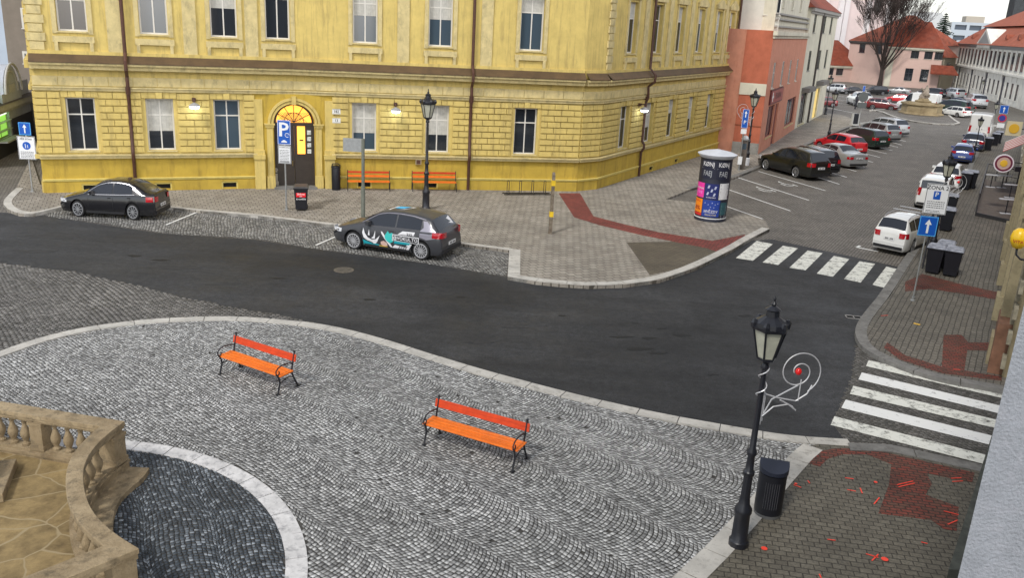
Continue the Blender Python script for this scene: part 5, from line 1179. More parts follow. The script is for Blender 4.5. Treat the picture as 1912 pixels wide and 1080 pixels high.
o = poster(-.62, .02, zt-.95, zt, black_); ctext(o, 'KØNJ', .32, -.30, zt-.2, whitep, .62); ctext(o, 'FAEJ', .38, -.30, zt-.68, pm('grey', (.35,.36,.38)), .52); cshape(o, [[(-.58,zt-.42),(-.04,zt-.42),(-.04,zt-.39),(-.58,zt-.39)]], whitep)
o = poster(.04, .66, zt-.95, zt, black_); ctext(o, 'KØNJ', .32, .35, zt-.2, whitep, .62); ctext(o, 'FAEJ', .38, .35, zt-.68, pm('grey', (.35,.36,.38)), .52); cshape(o, [[(.08,zt-.42),(.62,zt-.42),(.62,zt-.39),(.08,zt-.39)]], whitep)
z0 = zt-1.0
o = poster(-.86, -.36, z0-.98, z0-.2, pinkm); cshape(o, [[(-.85,z0-.38),(-.37,z0-.38),(-.37,z0-.21),(-.85,z0-.21)]], pm('plum', (.12,.01,.05))); ctext(o, 'IVONA', .15, -.61, z0-.5, whitep); ctext(o, 'LIVE', .2, -.61, z0-.72, pm('lilac', (.85,.25,.7))); cshape(o, [[(-.85,z0-.97),(-.37,z0-.97),(-.37,z0-.88),(-.85,z0-.88)]], whitep)
o = poster(-.33, .22, z0-1.02, z0-.2, navy); cshape(o, [[(x-.05,z-.08),(x+.02,z-.09),(x+.06,z+.07),(x-.01,z+.08)] for x, z in ((-.18,z0-.36),(.08,z0-.4),(-.05,z0-.55),(-.2,z0-.72),(.06,z0-.76))], pm('pale_blue', (.45,.48,.62))); ctext(o, 'KONCERT', .08, -.05, z0-.93, whitep)
o = poster(.25, .72, z0-1.02, z0-.16, whitep); cshape(o, [[(.3,z0-.3-.17*i),(.66,z0-.3-.17*i),(.66,z0-.22-.17*i),(.3,z0-.22-.17*i)] for i in range(3)], black_); cshape(o, [[(.27,z0-.94),(.7,z0-.94),(.7,z0-.8),(.27,z0-.8)]], pm('plum', (.12,.01,.05)))
z1 = z0-1.06; zb_ = zt-2.95
o = poster(-.92, -.38, zb_+.16, z1, orangem); ctext(o, 'EURO', .15, -.65, z1-.12, pm('red', (.6,.02,.02)), .9); cshape(o, [[(-.88,z1-.78),(-.42,z1-.78),(-.42,z1-.24),(-.88,z1-.24)]], pm('yellow_orange', (.95,.48,.02))); mb = MB(); letters(mb, '30%', .3, lambda a, b: cyl(-.65+a, z1-.5+b, .008), sx=.78); mb.build('lettering', pm('dark_red', (.35,.02,.02)), o, fix=False)
poster(-.92, -.38, zb_, zb_+.14, pm('red', (.6,.02,.02)))
o = poster(-.35, .34, zb_, z1, bluep); cshape(o, [[(x,z),(x+.05,z+.02),(x+.03,z+.07)] for x, z in ((-.28,z1-.2),(-.15,z1-.28),(0,z1-.18),(.12,z1-.26),(.22,z1-.2),(-.05,z1-.4),(.08,z1-.42))], pm('pale_blue', (.45,.48,.62))); ctext(o, 'HVĚZDY', .2, 0, z1-.62, whitep, .7); ctext(o, 'VÁNOČNÍ', .11, 0, z1-.8, pm('gold', (.6,.5,.2)), .9); cshape(o, [[(-.26+i*.03,zb_+.28-i*.07),(.26-i*.03,zb_+.28-i*.07),(.26-i*.03,zb_+.30-i*.07),(-.26+i*.03,zb_+.30-i*.07)] for i in range(4)], whitep)
o = poster(.37, .76, zb_+.1, z1-.12, teal); cshape(o, [[(.42,z1-.3-i*.08),(.7,z1-.3-i*.08),(.7,z1-.27-i*.08),(.42,z1-.27-i*.08)] for i in range(9)], pm('grey', (.35,.36,.38)))
for k in range(6):                                      # more posters on the far side of the drum
    x = 1.0+k*.42
    if x+.36 < 2*math.pi*.62-.95: poster(x, x+.36, zt-2.8+.1*(k % 2), zt-1.9, [navy, orangem, whitep, teal, pinkm, black_][k]); poster(x, x+.38, zt-1.8, zt-.7, [whitep, navy, teal, pinkm, black_, bluep][k])
# --- signs jutting from the right hand houses
def jut(name, label, base, px_, kind):
    g = G(*base, ZW); h_ = height(base, px_, ZW); t = thing(name, label, 'shop sign', (g.x, g.y, ZW+h_), bearing(S0+dd*10, S0))
    return t
pe = on_ray((1903,446), 20.5)
t = thing('egg_sign', 'bright yellow egg shaped sign on a bracket at the right edge', 'shop sign', pe, R(-20), None, .8)
MB().lathe([(0,-.32),(.14,-.28),(.235,-.1),(.25,.05),(.2,.22),(.1,.31),(0,.33)], 18).build('egg', mat('egg_yellow', (.85,.52,.01), .35, coat=.3), t, smooth=True)
mb = MB(); letters(mb, 'VITA', .13, lambda x, y: (-.05+x, -math.sqrt(max(.0, .25**2-(x-.05)**2))*.985-.012, y-.06)); mb.build('lettering', mat('egg_letter', (.45,.06,.02), .5), t, fix=False)
MB().tube([(0,0,-.3),(.02,0,-.5),(.15,0,-.62),(1.1,0,-.72)], .035).build('bracket', iron, t, smooth=True)
pr = on_ray((1874,305), 44)
t = thing('round_sign', 'round purple and gold shop sign jutting over the right footway', 'shop sign', pr, R(-20))
o = MB().lathe([(0,-.05),(.46,-.05),(.46,.05),(0,.05)], 28).build('disc', mat('sign_white_rim', (.7,.66,.7), .4), t); o.rotation_euler = (R(90),0,0)
o2 = MB().lathe([(0,.052),(.40,.052),(.40,.06),(0,.06)], 28).build('disc_face', mat('sign_plum', (.14,.02,.05), .4), o)
MB().lathe([(0,.062),(.19,.062),(.17,.09),(0,.1)], 7).build('emblem', mat('sign_gold', (.7,.42,.04), .4), o2)
MB().lathe([(.27,.062),(.31,.062),(.31,.068),(.27,.068)], 28).build('ring', mat('sign_pale_ring', (.5,.35,.3), .5), o2)
MB().tube([(.4,0,.1),(1.3,0,.05)], .03).tube([(.4,0,-.15),(1.3,0,-.2)], .03).box(.55,1.3,-.1,.1,-.35,-.1).build('bracket', iron, t)
ps = on_ray((1893,240), 56)
t = thing('square_sign', 'cream square shop sign with a gold disc above the far right footway', 'shop sign', ps, R(-15))
MB().box(-.45,.45,-.04,.04,-.45,.45).build('board', mat('sign_cream', (.62,.55,.36), .5), t); MB().lathe([(0,.0),(.3,0),(.3,.03),(0,.03)], 20).build('disc', mat('sign_gold', (.7,.42,.04), .4), t).matrix_local = Matrix.Translation((0,-.045,0)) @ Matrix.Rotation(R(90), 4, 'X')
MB().tube([(.4,0,0),(1.2,0,0)], .03).build('bracket', iron, t)
# --- fenced terrace deck on the right footway
c0, c1, c2, c3 = [G(*p, ZW) for p in ((1821,402),(1887,417),(1897,352),(1838,338))]
t = thing('terrace_deck', 'low brown terrace deck with a metal rail frame on the right footway', 'terrace', (0,0,0))
mb = MB(); mb.prism([(p.x, p.y) for p in (c0,c1,c2,c3)], ZW, ZW+.14, bottom=True); mb.build('deck', mat('brown_deck', (.10,.08,.065), .7, noise=.3, nscale=5), t)
mb = MB(); mb.bar(c0+Vector((-.05,-.12,.08)), c1+Vector((0,-.12,.08)), .14, .18); mb.build('front_beam', mat('black_beam', (.02,.02,.022), .6), t)
mb = MB()
for a, b in ((c0,c3),(c3,c2)):
    for k in range(4): p = a+(b-a)*k/3; mb.tube([p+Vector((0,0,.14)), p+Vector((0,0,1.1))], .035)
    mb.tube([a+Vector((0,0,1.1)), b+Vector((0,0,1.1))], .035); mb.tube([a+Vector((0,0,.6)), b+Vector((0,0,.6))], .02)
mb.build('railing', mat('dark_rail', (.05,.05,.055), .5), t)
def dpt(u, v, z): p = c0+(c1-c0)*u+(c3-c0)*v; return Vector((p.x, p.y, ZW+.14+z))
for k, (u, v) in enumerate(((.25,.75),(.62,.8),(.9,.55),(.82,.12))):
    p = dpt(u, v, 0); q = thing('frosted_table', ['narrow frosted table at the back left of the terrace deck','narrow frosted table at the back right of the terrace deck','narrow frosted table on the right side of the terrace deck','narrow frosted table at the front right of the terrace deck'][k], 'table', p, R(-12), 'frosted tables on the terrace deck')
    MB().box(-.42,.42,-.13,.13,.72,.76).build('tabletop', mat('frosted_top', (.5,.51,.54), .6), q); MB().tube([(0,0,.02),(0,0,.72)], .03).build('leg', iron, q); MB().box(-.25,.25,-.12,.12,0,.03).build('foot', mat('frosted_top', (.5,.51,.54), .6), q)
# --- fountain
fx = G(1726,214,.14); rf = (G(1764,216,.14)-G(1684,208,.14)).length/2
t = thing('fountain', 'round stone fountain with a carved statue group on the traffic island', 'fountain', (fx.x, fx.y+rf*.4, .14))
fst = mat('ochre_fountain_stone', (.17,.125,.065), .85, noise=.3, nscale=.9, col2=(.33,.26,.15), bump=.4, bscale=6)
MB().lathe([(rf*1.04,0),(rf*1.02,.15),(rf*.93,.2),(rf*.92,1.0),(rf,1.08),(rf,1.25),(rf*.88,1.25),(rf*.86,.9),(0,.9)], 8, a0=R(22)).build('basin', fst, t)
MB().lathe([(rf*.87,1.02),(0,1.03)], 8, a0=R(22)).build('cover', mat('dark_basin_inside', (.10,.08,.05), .8), t)
MB().lathe([(1.5,1.0),(1.3,1.25),(.9,1.35),(.95,1.5),(.6,1.62),(.55,1.8)], 10).build('pedestal', fst, t)
mb = MB()
for (x, y, z, a, s_) in ((-.2,0,1.8,0,.62),(.25,.1,1.75,1,.6),(.05,-.15,2.1,2,.75),(.15,0,2.5,1,.6)):
    mb.lathe([(.45*s_,z),(.55*s_,z+.3*s_),(.4*s_,z+.7*s_),(.3*s_,z+.9*s_),(.18*s_,z+1.0*s_),(.2*s_,z+1.15*s_),(.12*s_,z+1.3*s_),(0,z+1.34*s_)], 9, (x, y), a0=a)
mb.tube([(.1,0,2.4),(-.35,-.15,2.7),(-.5,-.15,3.0)], .09); mb.tube([(.3,0,2.4),(.6,0,2.2),(.55,0,1.9)], .1); mb.tube([(-.3,0,2.2),(-.55,-.1,2.0),(-.45,-.1,1.7)], .1)
mb.build('statue', mat('grey_statue_stone', (.24,.20,.16), .85, noise=.4, nscale=2, bump=.4, bscale=8), t, smooth=60)
# --- person
def person(loc, rz, label, k=1.0):
    t = thing('person', label, 'person', loc, rz)
    me = bpy.data.meshes.new('body')
    V = [(0,0,.95),(0,0,1.15),(0,0,1.38),(0,0,1.50),(0,.01,1.56),(0,.0,1.68),(-.19,0,1.40),(-.25,.0,1.14),(-.24,-.06,.90),(.19,0,1.40),(.25,0,1.14),(.24,-.06,.90),(-.1,0,.88),(-.11,-.04,.5),(-.12,.02,.08),(-.12,-.12,.05),(.1,0,.88),(.11,.06,.5),(.12,.14,.08),(.12,.02,.05)]
    E = [(0,1),(1,2),(2,3),(3,4),(4,5),(2,6),(6,7),(7,8),(2,9),(9,10),(10,11),(0,12),(12,13),(13,14),(14,15),(0,16),(16,17),(17,18),(18,19)]
    rad = [.16,.15,.17,.065,.075,.095,.075,.055,.04,.075,.055,.04,.10,.07,.05,.04,.10,.07,.05,.04]
    me.from_pydata(V, E, []); o = link('body', me, t); sk = o.modifiers.new('skin', 'SKIN'); o.modifiers.new('sub', 'SUBSURF').levels = 1
    for i, r_ in enumerate(rad): me.skin_vertices[0].data[i].radius = (r_, r_*.8)
    me.skin_vertices[0].data[0].use_root = True
    me.materials.append(mat('dark_coat', (.02,.02,.03), .8))
    MB().lathe([(.10,1.58),(.118,1.66),(.115,1.74),(.07,1.81),(0,1.82)], 10, (0,.01)).build('hat', mat('dark_hat', (.03,.03,.035), .8), t, smooth=True)
    MB().lathe([(.2,.88),(.215,1.0),(.2,1.2),(.215,1.38),(.1,1.48)], 12, sy=.7).build('coat', mat('dark_coat', (.02,.02,.03), .8), t, smooth=True)
    t.scale = (k,)*3
    return t
person(G(1597,204), R(30), 'person in dark clothes walking past the white parked cars', 1.05)
# ================================================================ trees
def bare_tree(loc, H_, label):
    t = thing('bare_tree', label, 'tree', loc); rnd = random.Random(3)
    bark = mat('dark_bark', (.035,.024,.02), .9, noise=.4, nscale=4)
    trunk = MB(); trunk.tube([(0,0,0),(.05,0,H_*.08),(0,0,H_*.16),(-.02,0,H_*.2)], [.5,.36,.34,.33], 9); trunk.build('trunk', bark, t, smooth=50)
    br = MB()
    def grow(p, d, L, r_, lv):
        n = 4; pts = [p]; rs = [r_]
        for i in range(n):
            d = (d+Vector((rnd.uniform(-.12,.12), rnd.uniform(-.12,.12), rnd.uniform(.0,.16)))).normalized(); p = p+d*L/n; pts.append(p.copy()); rs.append(max(.022, r_*(1-.45*(i+1)/n)))
        br.tube(pts, rs, 5 if lv < 2 else 3, cap=False)
        if lv >= 5: return
        k = 3
        for j in range(k):
            q = pts[rnd.choice([2,3,4]) if j else 4]; a = rnd.uniform(0, 6.28); s = rnd.uniform(.28,.55)
            u = d.orthogonal().normalized(); v = d.cross(u); nd = (d+(u*math.cos(a)+v*math.sin(a))*s).normalized()
            grow(q, nd, L*rnd.uniform(.58,.82), rs[-1]*(.85 if j == 0 else .62), lv+1)
    for k in range(15):
        a = 6.28*k/15+rnd.uniform(-.2,.2); s = rnd.choice([.25,.45,.62]); grow(Vector((.1*math.cos(a), .1*math.sin(a), H_*rnd.uniform(.15,.2))), Vector((math.cos(a)*s, math.sin(a)*s, 1)).normalized(), H_*.30, .17, 0)
    br.build('crown', bark, t)
    return t
tb = G(1648,158); bare_tree(tb-Vector((2.6,5,0)), height((1648,160),(1648,-30)), 'tall bare tree with a broad fan of thin branches before the pink house')
def spruce(loc, H_, rad, label):
    t = thing('spruce_tree', label, 'tree', loc); rnd = random.Random(9)
    MB().tube([(0,0,0),(0,0,H_*.98)], [.4,.03], 6).build('trunk', mat('dark_bark', (.035,.024,.02), .9), t)
    mb = MB(); lay = 34
    for i in range(lay):
        f = i/lay; z = H_*(.06+.93*f); r_ = rad*(1-f)**.85*rnd.uniform(.82,1.1)+.15
        nb = int(9+16*(1-f))
        for k in range(nb):
            a = rnd.uniform(0, 6.28); L = r_*rnd.uniform(.6,1.08); c, s = math.cos(a), math.sin(a); dr = -.25-.2*(1-f)
            for q in range(6):
                u0, u1 = q/6, (q+1)/6; wd = .5*(1-u0*.7)*rnd.uniform(.6,1.2)
                p0 = Vector((c*L*u0, s*L*u0, z+dr*L*u0)); p1 = Vector((c*L*u1, s*L*u1, z+dr*L*u1+rnd.uniform(-.1,.1))); sd = Vector((-s, c, 0))
                mb.add([p0, p1, p0*.5+p1*.5+sd*wd+Vector((0,0,-.25)), p0*.5+p1*.5-sd*wd+Vector((0,0,-.25))], [(0,1,2),(0,3,1)])
    mb.build('crown', mat('spruce_needles', (.012,.028,.016), .9, noise=.6, nscale=.8), t, fix=False)
    return t
pk_ = Vector((91, 196, 0)); rr = ray(1768, 20); k = pk_.y/rr.y
spruce(Vector((rr.x*k, pk_.y, 0)), HC+rr.z*k, 6.8, 'dark green spruce between the pink house and the palace')
# ================================================================ vehicles
tyre_m = mat('tyre_rubber', (.012,.012,.013), .85)
rim_m = mat('alloy_rim', (.42,.43,.45), .3, metal=.7)
rim_s = mat('steel_rim_cover', (.30,.31,.33), .45, metal=.5)
car_glass = mat('car_glass', (.010,.013,.020), .04, spec=.9)
trim_b = mat('black_trim', (.012,.012,.014), .5)
chrome = mat('chrome_trim', (.75,.75,.77), .15, metal=1.0)
tail_m = mat('red_tail_lens', (.42,.004,.012), .15, coat=.8)
head_m = mat('headlamp_lens', (.55,.56,.58), .12, coat=.8)
plate_m = mat('number_plate_white', (.68,.68,.68), .4)
def paintc(n, c, rough=.28, metal=0.0): return mat('paint_'+n, c, rough, metal, coat=.9, noise=.05, nscale=1.5)
def interp(pts, x):
    if x <= pts[0][0]: return pts[0][1]
    for (a, b), (c, d) in zip(pts, pts[1:]):
        if x <= c: t = (x-a)/(c-a); return b+(d-b)*t
    return pts[-1][1]
class Spec:
    def __init__(s, L, W, H, fx, wb, sil, belt, roofw, side, ws, rw, wr=.31, zb=.2, tail=(), **k):
        s.L, s.W, s.H, s.fx, s.wb, s.sil, s.belt, s.roofw, s.side, s.ws, s.rw, s.wr, s.zb, s.tail = L, W, H, fx, wb, sil, belt, roofw, side, ws, rw, wr, zb, tail
        s.k = k
    def ztop(s, x): return interp(s.sil, x)
    def zbelt(s, x): return min(interp(s.belt, x), s.ztop(x)-.02)
    def hw(s, x):
        f = min(x, s.L-x)/s.L; e = .80 if x < s.L/2 else .86
        return s.W/2*(1-(1-e)*max(0, 1-f/.13)**2.2)
    def wt(s, x):
        zb, zt = s.zbelt(x), s.ztop(x); t = min(1, max(0, (zt-zb)/(s.H-interp(s.belt, x)+1e-6)))
        return s.hw(x)*.93*(1-t)+min(s.roofw/2, s.hw(x)*.93)*t
    def y(s, x, z):
        w, zb, zt = s.hw(x), s.zbelt(x), s.ztop(x)
        if z <= zb:
            pr = [(s.zb, .93), (s.zb+.12, .97), (.5, 1.0), (.62, .995), (zb-.08 if zb-.08 > .63 else .64, .975), (max(zb, .66), .945)]
            return w*interp(pr, z)
        t = (z-zb)/max(.02, zt-.05-zb); return w*.945*(1-min(1, t))+s.wt(x)*min(1, t)
def loc_x(s, x): return s.fx+s.wb/2-x                  # spec x (0 at the nose) -> local x (0 midway between axles)
def build_car(s, name, label, cat, paint, loc=(0,0,0), rz=0, group=None, detail=True, rim=None, glassm=None, rails=None, plain_back=False, lower=None):
    t = thing(name, label, cat, loc, rz, group)
    gm = glassm or car_glass
    xs = sorted({*np.round(np.linspace(0, s.L, 34), 3), *[round(p[0], 3) for p in s.sil], .03, .09, s.L-.03, s.L-.09})
    mb = MB(); rows = []
    for x in xs:
        e = min(x, s.L-x); zb = s.zb+max(0, .10-e)*1.2
        zt, zl, w = s.ztop(x), s.zbelt(x), s.hw(x); wt = s.wt(x); cr = .035 if zt-zl > .15 else .05
        half = [(w*.90, zb), (s.y(x, zb+.06), zb+.06), (s.y(x, zb+.16), zb+.16), (s.y(x, .45), .45 if zt > .5 else zt-.05), (s.y(x, .62), min(.62, zl-.05)), (s.y(x, zl-.07), zl-.04), (s.y(x, zl), zl)]
        if zt-zl > .06: half += [(s.y(x, zl+(zt-.05-zl)*.5), zl+(zt-.05-zl)*.5), (wt, zt-.05)]
        else: half += [(w*.93, zl+(zt-zl)*.3), (w*.90, zl+(zt-zl)*.7)]
        half += [(wt*.93, zt-.012), (wt*.75, zt+cr*.35), (wt*.4, zt+cr*.85), (0, zt+cr)]
        row = [(loc_x(s, x), -y, z) for y, z in half]+[(loc_x(s, x), y, z) for y, z in half[-2::-1]]
        rows.append(row)
    n = len(rows[0]); vs = [p for r_ in rows for p in r_]; fs = []
    for i in range(len(rows)-1):
        for j in range(n-1): fs.append((i*n+j, i*n+j+1, (i+1)*n+j+1, (i+1)*n+j))
        fs.append((i*n+n-1, i*n, (i+1)*n, (i+1)*n+n-1))
    fs += [tuple(range(n))[::-1], tuple((len(rows)-1)*n+j for j in range(n))]
    mb.add(vs, fs); o = mb.build('body', paint, t, smooth=38)
    cut = MB()
    for xc in (s.wb/2, -s.wb/2):
        for q in (-1, 1):
            r_ = s.wr+.055; y0, y1 = q*(s.W/2-.24), q*(s.W/2+.2); nn = 20
            vs = [(xc+r_*math.cos(2*math.pi*k/nn), y, s.wr+.02+r_*math.sin(2*math.pi*k/nn)) for y in (y0, y1) for k in range(nn)]
            cut.add(vs, [(k, (k+1)%nn, (k+1)%nn+nn, k+nn) for k in range(nn)]+[tuple(range(nn))[::-1], tuple(range(nn, 2*nn))])
    co = cut.build('cut', paint); bm_ = o.modifiers.new('arch', 'BOOLEAN'); bm_.object = co; bm_.solver = 'EXACT'; bm_.operation = 'DIFFERENCE'
    dg = bpy.context.evaluated_depsgraph_get(); me = bpy.data.meshes.new_from_object(o.evaluated_get(dg)); o.modifiers.clear(); o.data = me
    me.materials.clear(); me.materials.append(paint); bpy.data.objects.remove(co)
    for p in me.polygons: p.use_smooth = True
    me.set_sharp_from_angle(angle=R(38))
    # dark liners in the arches
    li = MB()
    for xc in (s.wb/2, -s.wb/2):
        for q in (-1, 1):
            r_ = s.wr+.05; vs = []; nn = 16
            for y in (q*(s.W/2-.235), q*(s.W/2-.05)): vs += [(xc+r_*math.cos(math.pi*2*k/nn), y, s.wr+.02+r_*math.sin(math.pi*2*k/nn)) for k in range(nn)]
            li.add(vs, [tuple(range(nn))])
    li.build('wheel_arch', trim_b, t)
    # glass
    def strip_glass(xa, xb, q, lo=.035, hi=.075, nx=9):
        vs = []; m_ = 3; g = MB()
        for i in range(nx+1):
            x = xa+(xb-xa)*i/nx; z0, z1 = s.zbelt(x)+lo, s.ztop(x)-hi
            if z1 < z0+.01: z1 = z0+.01
            for j in range(m_+1): z = z0+(z1-z0)*j/m_; vs.append((loc_x(s, x), q*(s.y(x, z)+.006), z))
        return g.add(vs, [(i*(m_+1)+j, i*(m_+1)+j+1, (i+1)*(m_+1)+j+1, (i+1)*(m_+1)+j) for i in range(nx) for j in range(m_)])
    def cap_glass(xa, xb, inset=.08, nx=4, m_=6, fw=.93):
        vs = []
        for i in range(nx+1):
            x = xa+(xb-xa)*i/nx; w = s.wt(x)*fw-inset*.3; zt = s.ztop(x); cr = .035
            for j in range(m_+1):
                u = -1+2*j/m_; vs.append((loc_x(s, x)+(.006 if xa < s.L/2 else -.006), w*u, zt+cr*(1-u*u*.95)+.008))
        return MB().add(vs, [(i*(m_+1)+j, (i+1)*(m_+1)+j, (i+1)*(m_+1)+j+1, i*(m_+1)+j+1) for i in range(nx) for j in range(m_)])
    for q in (-1, 1):
        for a, b in s.side: strip_glass(a, b, q).build('side_window', gm, t, smooth=True)
    cap_glass(*s.ws).build('windscreen', gm, t, smooth=True)
    if s.rw: cap_glass(*s.rw).build('rear_window', gm, t, smooth=True)
    # wheels
    wm = MB(); wm.lathe([(0,-.09),(s.wr-.06,-.095),(s.wr-.015,-.09),(s.wr,-.06),(s.wr,.06),(s.wr-.015,.09),(s.wr-.06,.095),(0,.09)], 22)
    rm = MB(); rr = s.wr-.075
    rm.lathe([(rr+.012,.09),(rr+.012,.105),(rr-.02,.108),(rr-.03,.094)], 22); rm.lathe([(0,.105),(.05,.11),(.05,.095)], 12)
    for k in range(s.k.get('spokes', 10)):
        a = 2*math.pi*k/s.k.get('spokes', 10); rm.bar((.04*math.cos(a), .04*math.sin(a), .103), (rr*math.cos(a), rr*math.sin(a), .10), .028, .012)
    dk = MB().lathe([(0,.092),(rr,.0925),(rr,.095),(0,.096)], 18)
    me_t = wm.build('x', tyre_m, smooth=40); me_r = rm.build('x', rim or rim_m); me_d = dk.build('x', trim_b)
    for xc in (s.wb/2, -s.wb/2):
        for q in (-1, 1):
            h = link('wheel', me_t.data, t); h.location = (xc, q*(s.W/2-.125), s.wr); h.rotation_euler = (R(-90*q), 0, 0)
            c = link('rim', me_r.data, h); c = link('brake_shadow_disc', me_d.data, h); c.name = 'wheel_shade_disc'  # black disc behind the spokes stands in for the shade inside the wheel
    for m_ in (me_t, me_r, me_d): bpy.data.objects.remove(m_)
    # lamps, plates, bumper strips
    def patch(x0, x1, z0, z1, q, m, nm, wrap=.30, end='rear', yf=None, t0=.012):
        """lens wrapping from the side round the end of the body"""
        g = MB(); pts = []
        xe = s.L if end == 'rear' else 0
        for i in range(5):
            x = x0+(x1-x0)*i/4; pts.append((x, None))
        vs = []
        for x, _ in pts:
            for z in (z0, (z0+z1)/2, z1): vs.append((loc_x(s, x), q*(s.y(x, z)+t0), z))
        xl = x1
        for u in (.9, .8, 1-wrap-.05):
            for z in (z0, (z0+z1)/2, z1):
                w = s.y(xl, z); vs.append((loc_x(s, xe)+(-.014 if end == 'rear' else .014), q*w*u, z))
        k = 3; cols = len(vs)//k
        return g.add(vs, [(i*k+j, (i+1)*k+j, (i+1)*k+j+1, i*k+j+1) for i in range(cols-1) for j in range(k-1)]).build(nm, m, t)
    zt0, zt1, tx = s.tail if s.tail else (.72, .95, .35)
    for q in (-1, 1):
        patch(s.L-tx, s.L-.02, zt0, zt1, q, tail_m, 'tail_light', s.k.get('twrap', .3))
        patch(.42, .02, .58, .70, q, head_m, 'headlight', .35, 'front')
    rx = -(s.L-s.fx-s.wb/2)
    zp = s.k.get('zplate', .55)
    p_ = MB().box(rx-.022, rx-.008, -.26, .26, zp, zp+.115).build('number_plate', plate_m, t)
    mb = MB(); [mb.box(rx-.025, rx-.0225, -.20+i*.058, -.165+i*.058, zp+.025, zp+.09) for i in range(7) if i != 3]; mb.build('plate_marks', dark_l, p_)
    mb = MB(); mb.box(rx-.03, rx-.005, -s.W*.40, s.W*.40, s.zb+.08, s.zb+.2); mb.build('rear_bumper_strip', trim_b if lower is None else lower, t)
    mb = MB(); mb.box(s.fx+s.wb/2-.005, s.fx+s.wb/2+.02, -s.W*.33, s.W*.33, .30, .52); mb.build('grille', trim_b, t)
    mb = MB()
    for q in (-1, 1):
        xm = loc_x(s, s.side[0][0]+.12); zm = s.zbelt(s.side[0][0])+.05; y0 = s.y(s.side[0][0]+.1, zm)
        mb.box(xm-.06, xm+.06, *(sorted((q*(y0-.01), q*(y0+.20)))), zm-.0, zm+.13)
    build_split(mb, 'mirror', s.k.get('mirror', paint), t)
    if detail:
        for q in (-1, 1):
            sm = MB()
            for xd in s.k.get('seams', (s.side[0][0]-.1, s.side[0][1]+.03, s.side[-1][1]-.1)):
                zs2 = np.linspace(.32, s.zbelt(xd)+.01, 7)
                for a, b in zip(zs2, zs2[1:]):
                    sm.add([(loc_x(s, xd)-.006, q*(s.y(xd, a)+.004), a), (loc_x(s, xd)+.006, q*(s.y(xd, a)+.004), a), (loc_x(s, xd)+.006, q*(s.y(xd, b)+.004), b), (loc_x(s, xd)-.006, q*(s.y(xd, b)+.004), b)], [(0,1,2,3)])
            a, b = s.fx+s.wr+.12, s.fx+s.wb-s.wr-.12
            sm.box(loc_x(s, b), loc_x(s, a), *(sorted((q*(s.y((a+b)/2, .26)-.02), q*(s.y((a+b)/2, .26)+.012)))), s.zb+.01, s.zb+.10)
            sm.build('door_seam', trim_b, t, fix=False)
        hd = MB()
        for q in (-1, 1):
            for xd in s.k.get('handles', [w_[1]-.14 for w_ in s.side[:2]]):
                z = s.zbelt(xd)-.10; y0 = s.y(xd, z); hd.box(loc_x(s, xd)-.08, loc_x(s, xd)+.08, *(sorted((q*(y0-.005), q*(y0+.028)))), z-.014, z+.014)
        build_split(hd, 'door_handle', s.k.get('handle_m', paint), t)
        # interior seat backs seen dimly are left to the dark glass; a wiper and a rear wiper
        wp = MB(); xw, zw = loc_x(s, s.ws[0]+.05), s.ztop(s.ws[0]+.05)
        wp.tube([(xw, -.1, zw+.06), (xw-.18, .45, s.ztop(s.ws[0]+.25)+.05)], .009, 4); wp.tube([(xw, .4, zw+.04), (xw-.15, .02, s.ztop(s.ws[0]+.2)+.06)], .009, 4); wp.build('wiper', trim_b, t)
    if rails:
        mb = MB()
        for q in (-1, 1):
            xa, xb = s.ws[1]+.25, s.rw[0]-.15 if s.rw else s.L-.5; pts = [(loc_x(s, x), q*(s.wt(x)-.05), s.ztop(x)+(.012 if e in (0, 8) else .065)) for e, x in enumerate(np.linspace(xa, xb, 9))]; mb.tube(pts, .016, 5)
        mb.build('roof_rail', rails, t)
    return t
# body kinds (x from the nose)
HATCH = Spec(4.20, 1.76, 1.48, .88, 2.578, [(0,.50),(.04,.62),(.35,.77),(.98,.95),(1.10,.985),(1.78,1.37),(2.1,1.45),(2.6,1.475),(3.1,1.455),(3.62,1.38),(3.74,1.34),(4.02,1.02),(4.12,.93),(4.20,.55)], [(0,.5),(.35,.72),(1.0,.90),(2.5,.955),(4.0,1.0),(4.2,.93)], 1.22, [(1.36,2.46),(2.52,3.42)], (1.14,1.76), (3.74,4.03), .315, .19, (.80,.99,.34), zplate=.50, seams=(1.2,2.5), handles=[2.36], spokes=14, twrap=.28)
SEDAN = Spec(4.84, 1.82, 1.46, .95, 2.761, [(0,.50),(.05,.64),(.4,.76),(1.15,.92),(1.28,.955),(2.05,1.34),(2.5,1.43),(3.0,1.445),(3.5,1.40),(3.9,1.26),(4.42,1.05),(4.75,1.03),(4.80,.98),(4.84,.55)], [(0,.5),(.4,.72),(1.2,.88),(3,.93),(4.4,.99),(4.84,.96)], 1.18, [(1.62,2.72),(2.78,3.72)], (1.32,2.04), (3.68,4.38), .32, .19, (.74,.93,.42), zplate=.50, spokes=10, mirror=None)
SEDAN.k.pop('mirror')
SALOON = Spec(4.79, 1.81, 1.44, .93, 2.687, [(0,.50),(.05,.66),(.4,.78),(1.25,.92),(1.38,.955),(2.05,1.33),(2.4,1.41),(2.9,1.42),(3.3,1.39),(3.95,1.07),(4.05,1.03),(4.70,1.0),(4.76,.94),(4.79,.5)], [(0,.5),(.4,.72),(1.3,.88),(3,.92),(4.2,.97),(4.79,.92)], 1.18, [(1.72,2.58),(2.64,3.42)], (1.42,2.04), (3.36,3.93), .31, .19, (.68,.84,.22), zplate=.68, spokes=10)
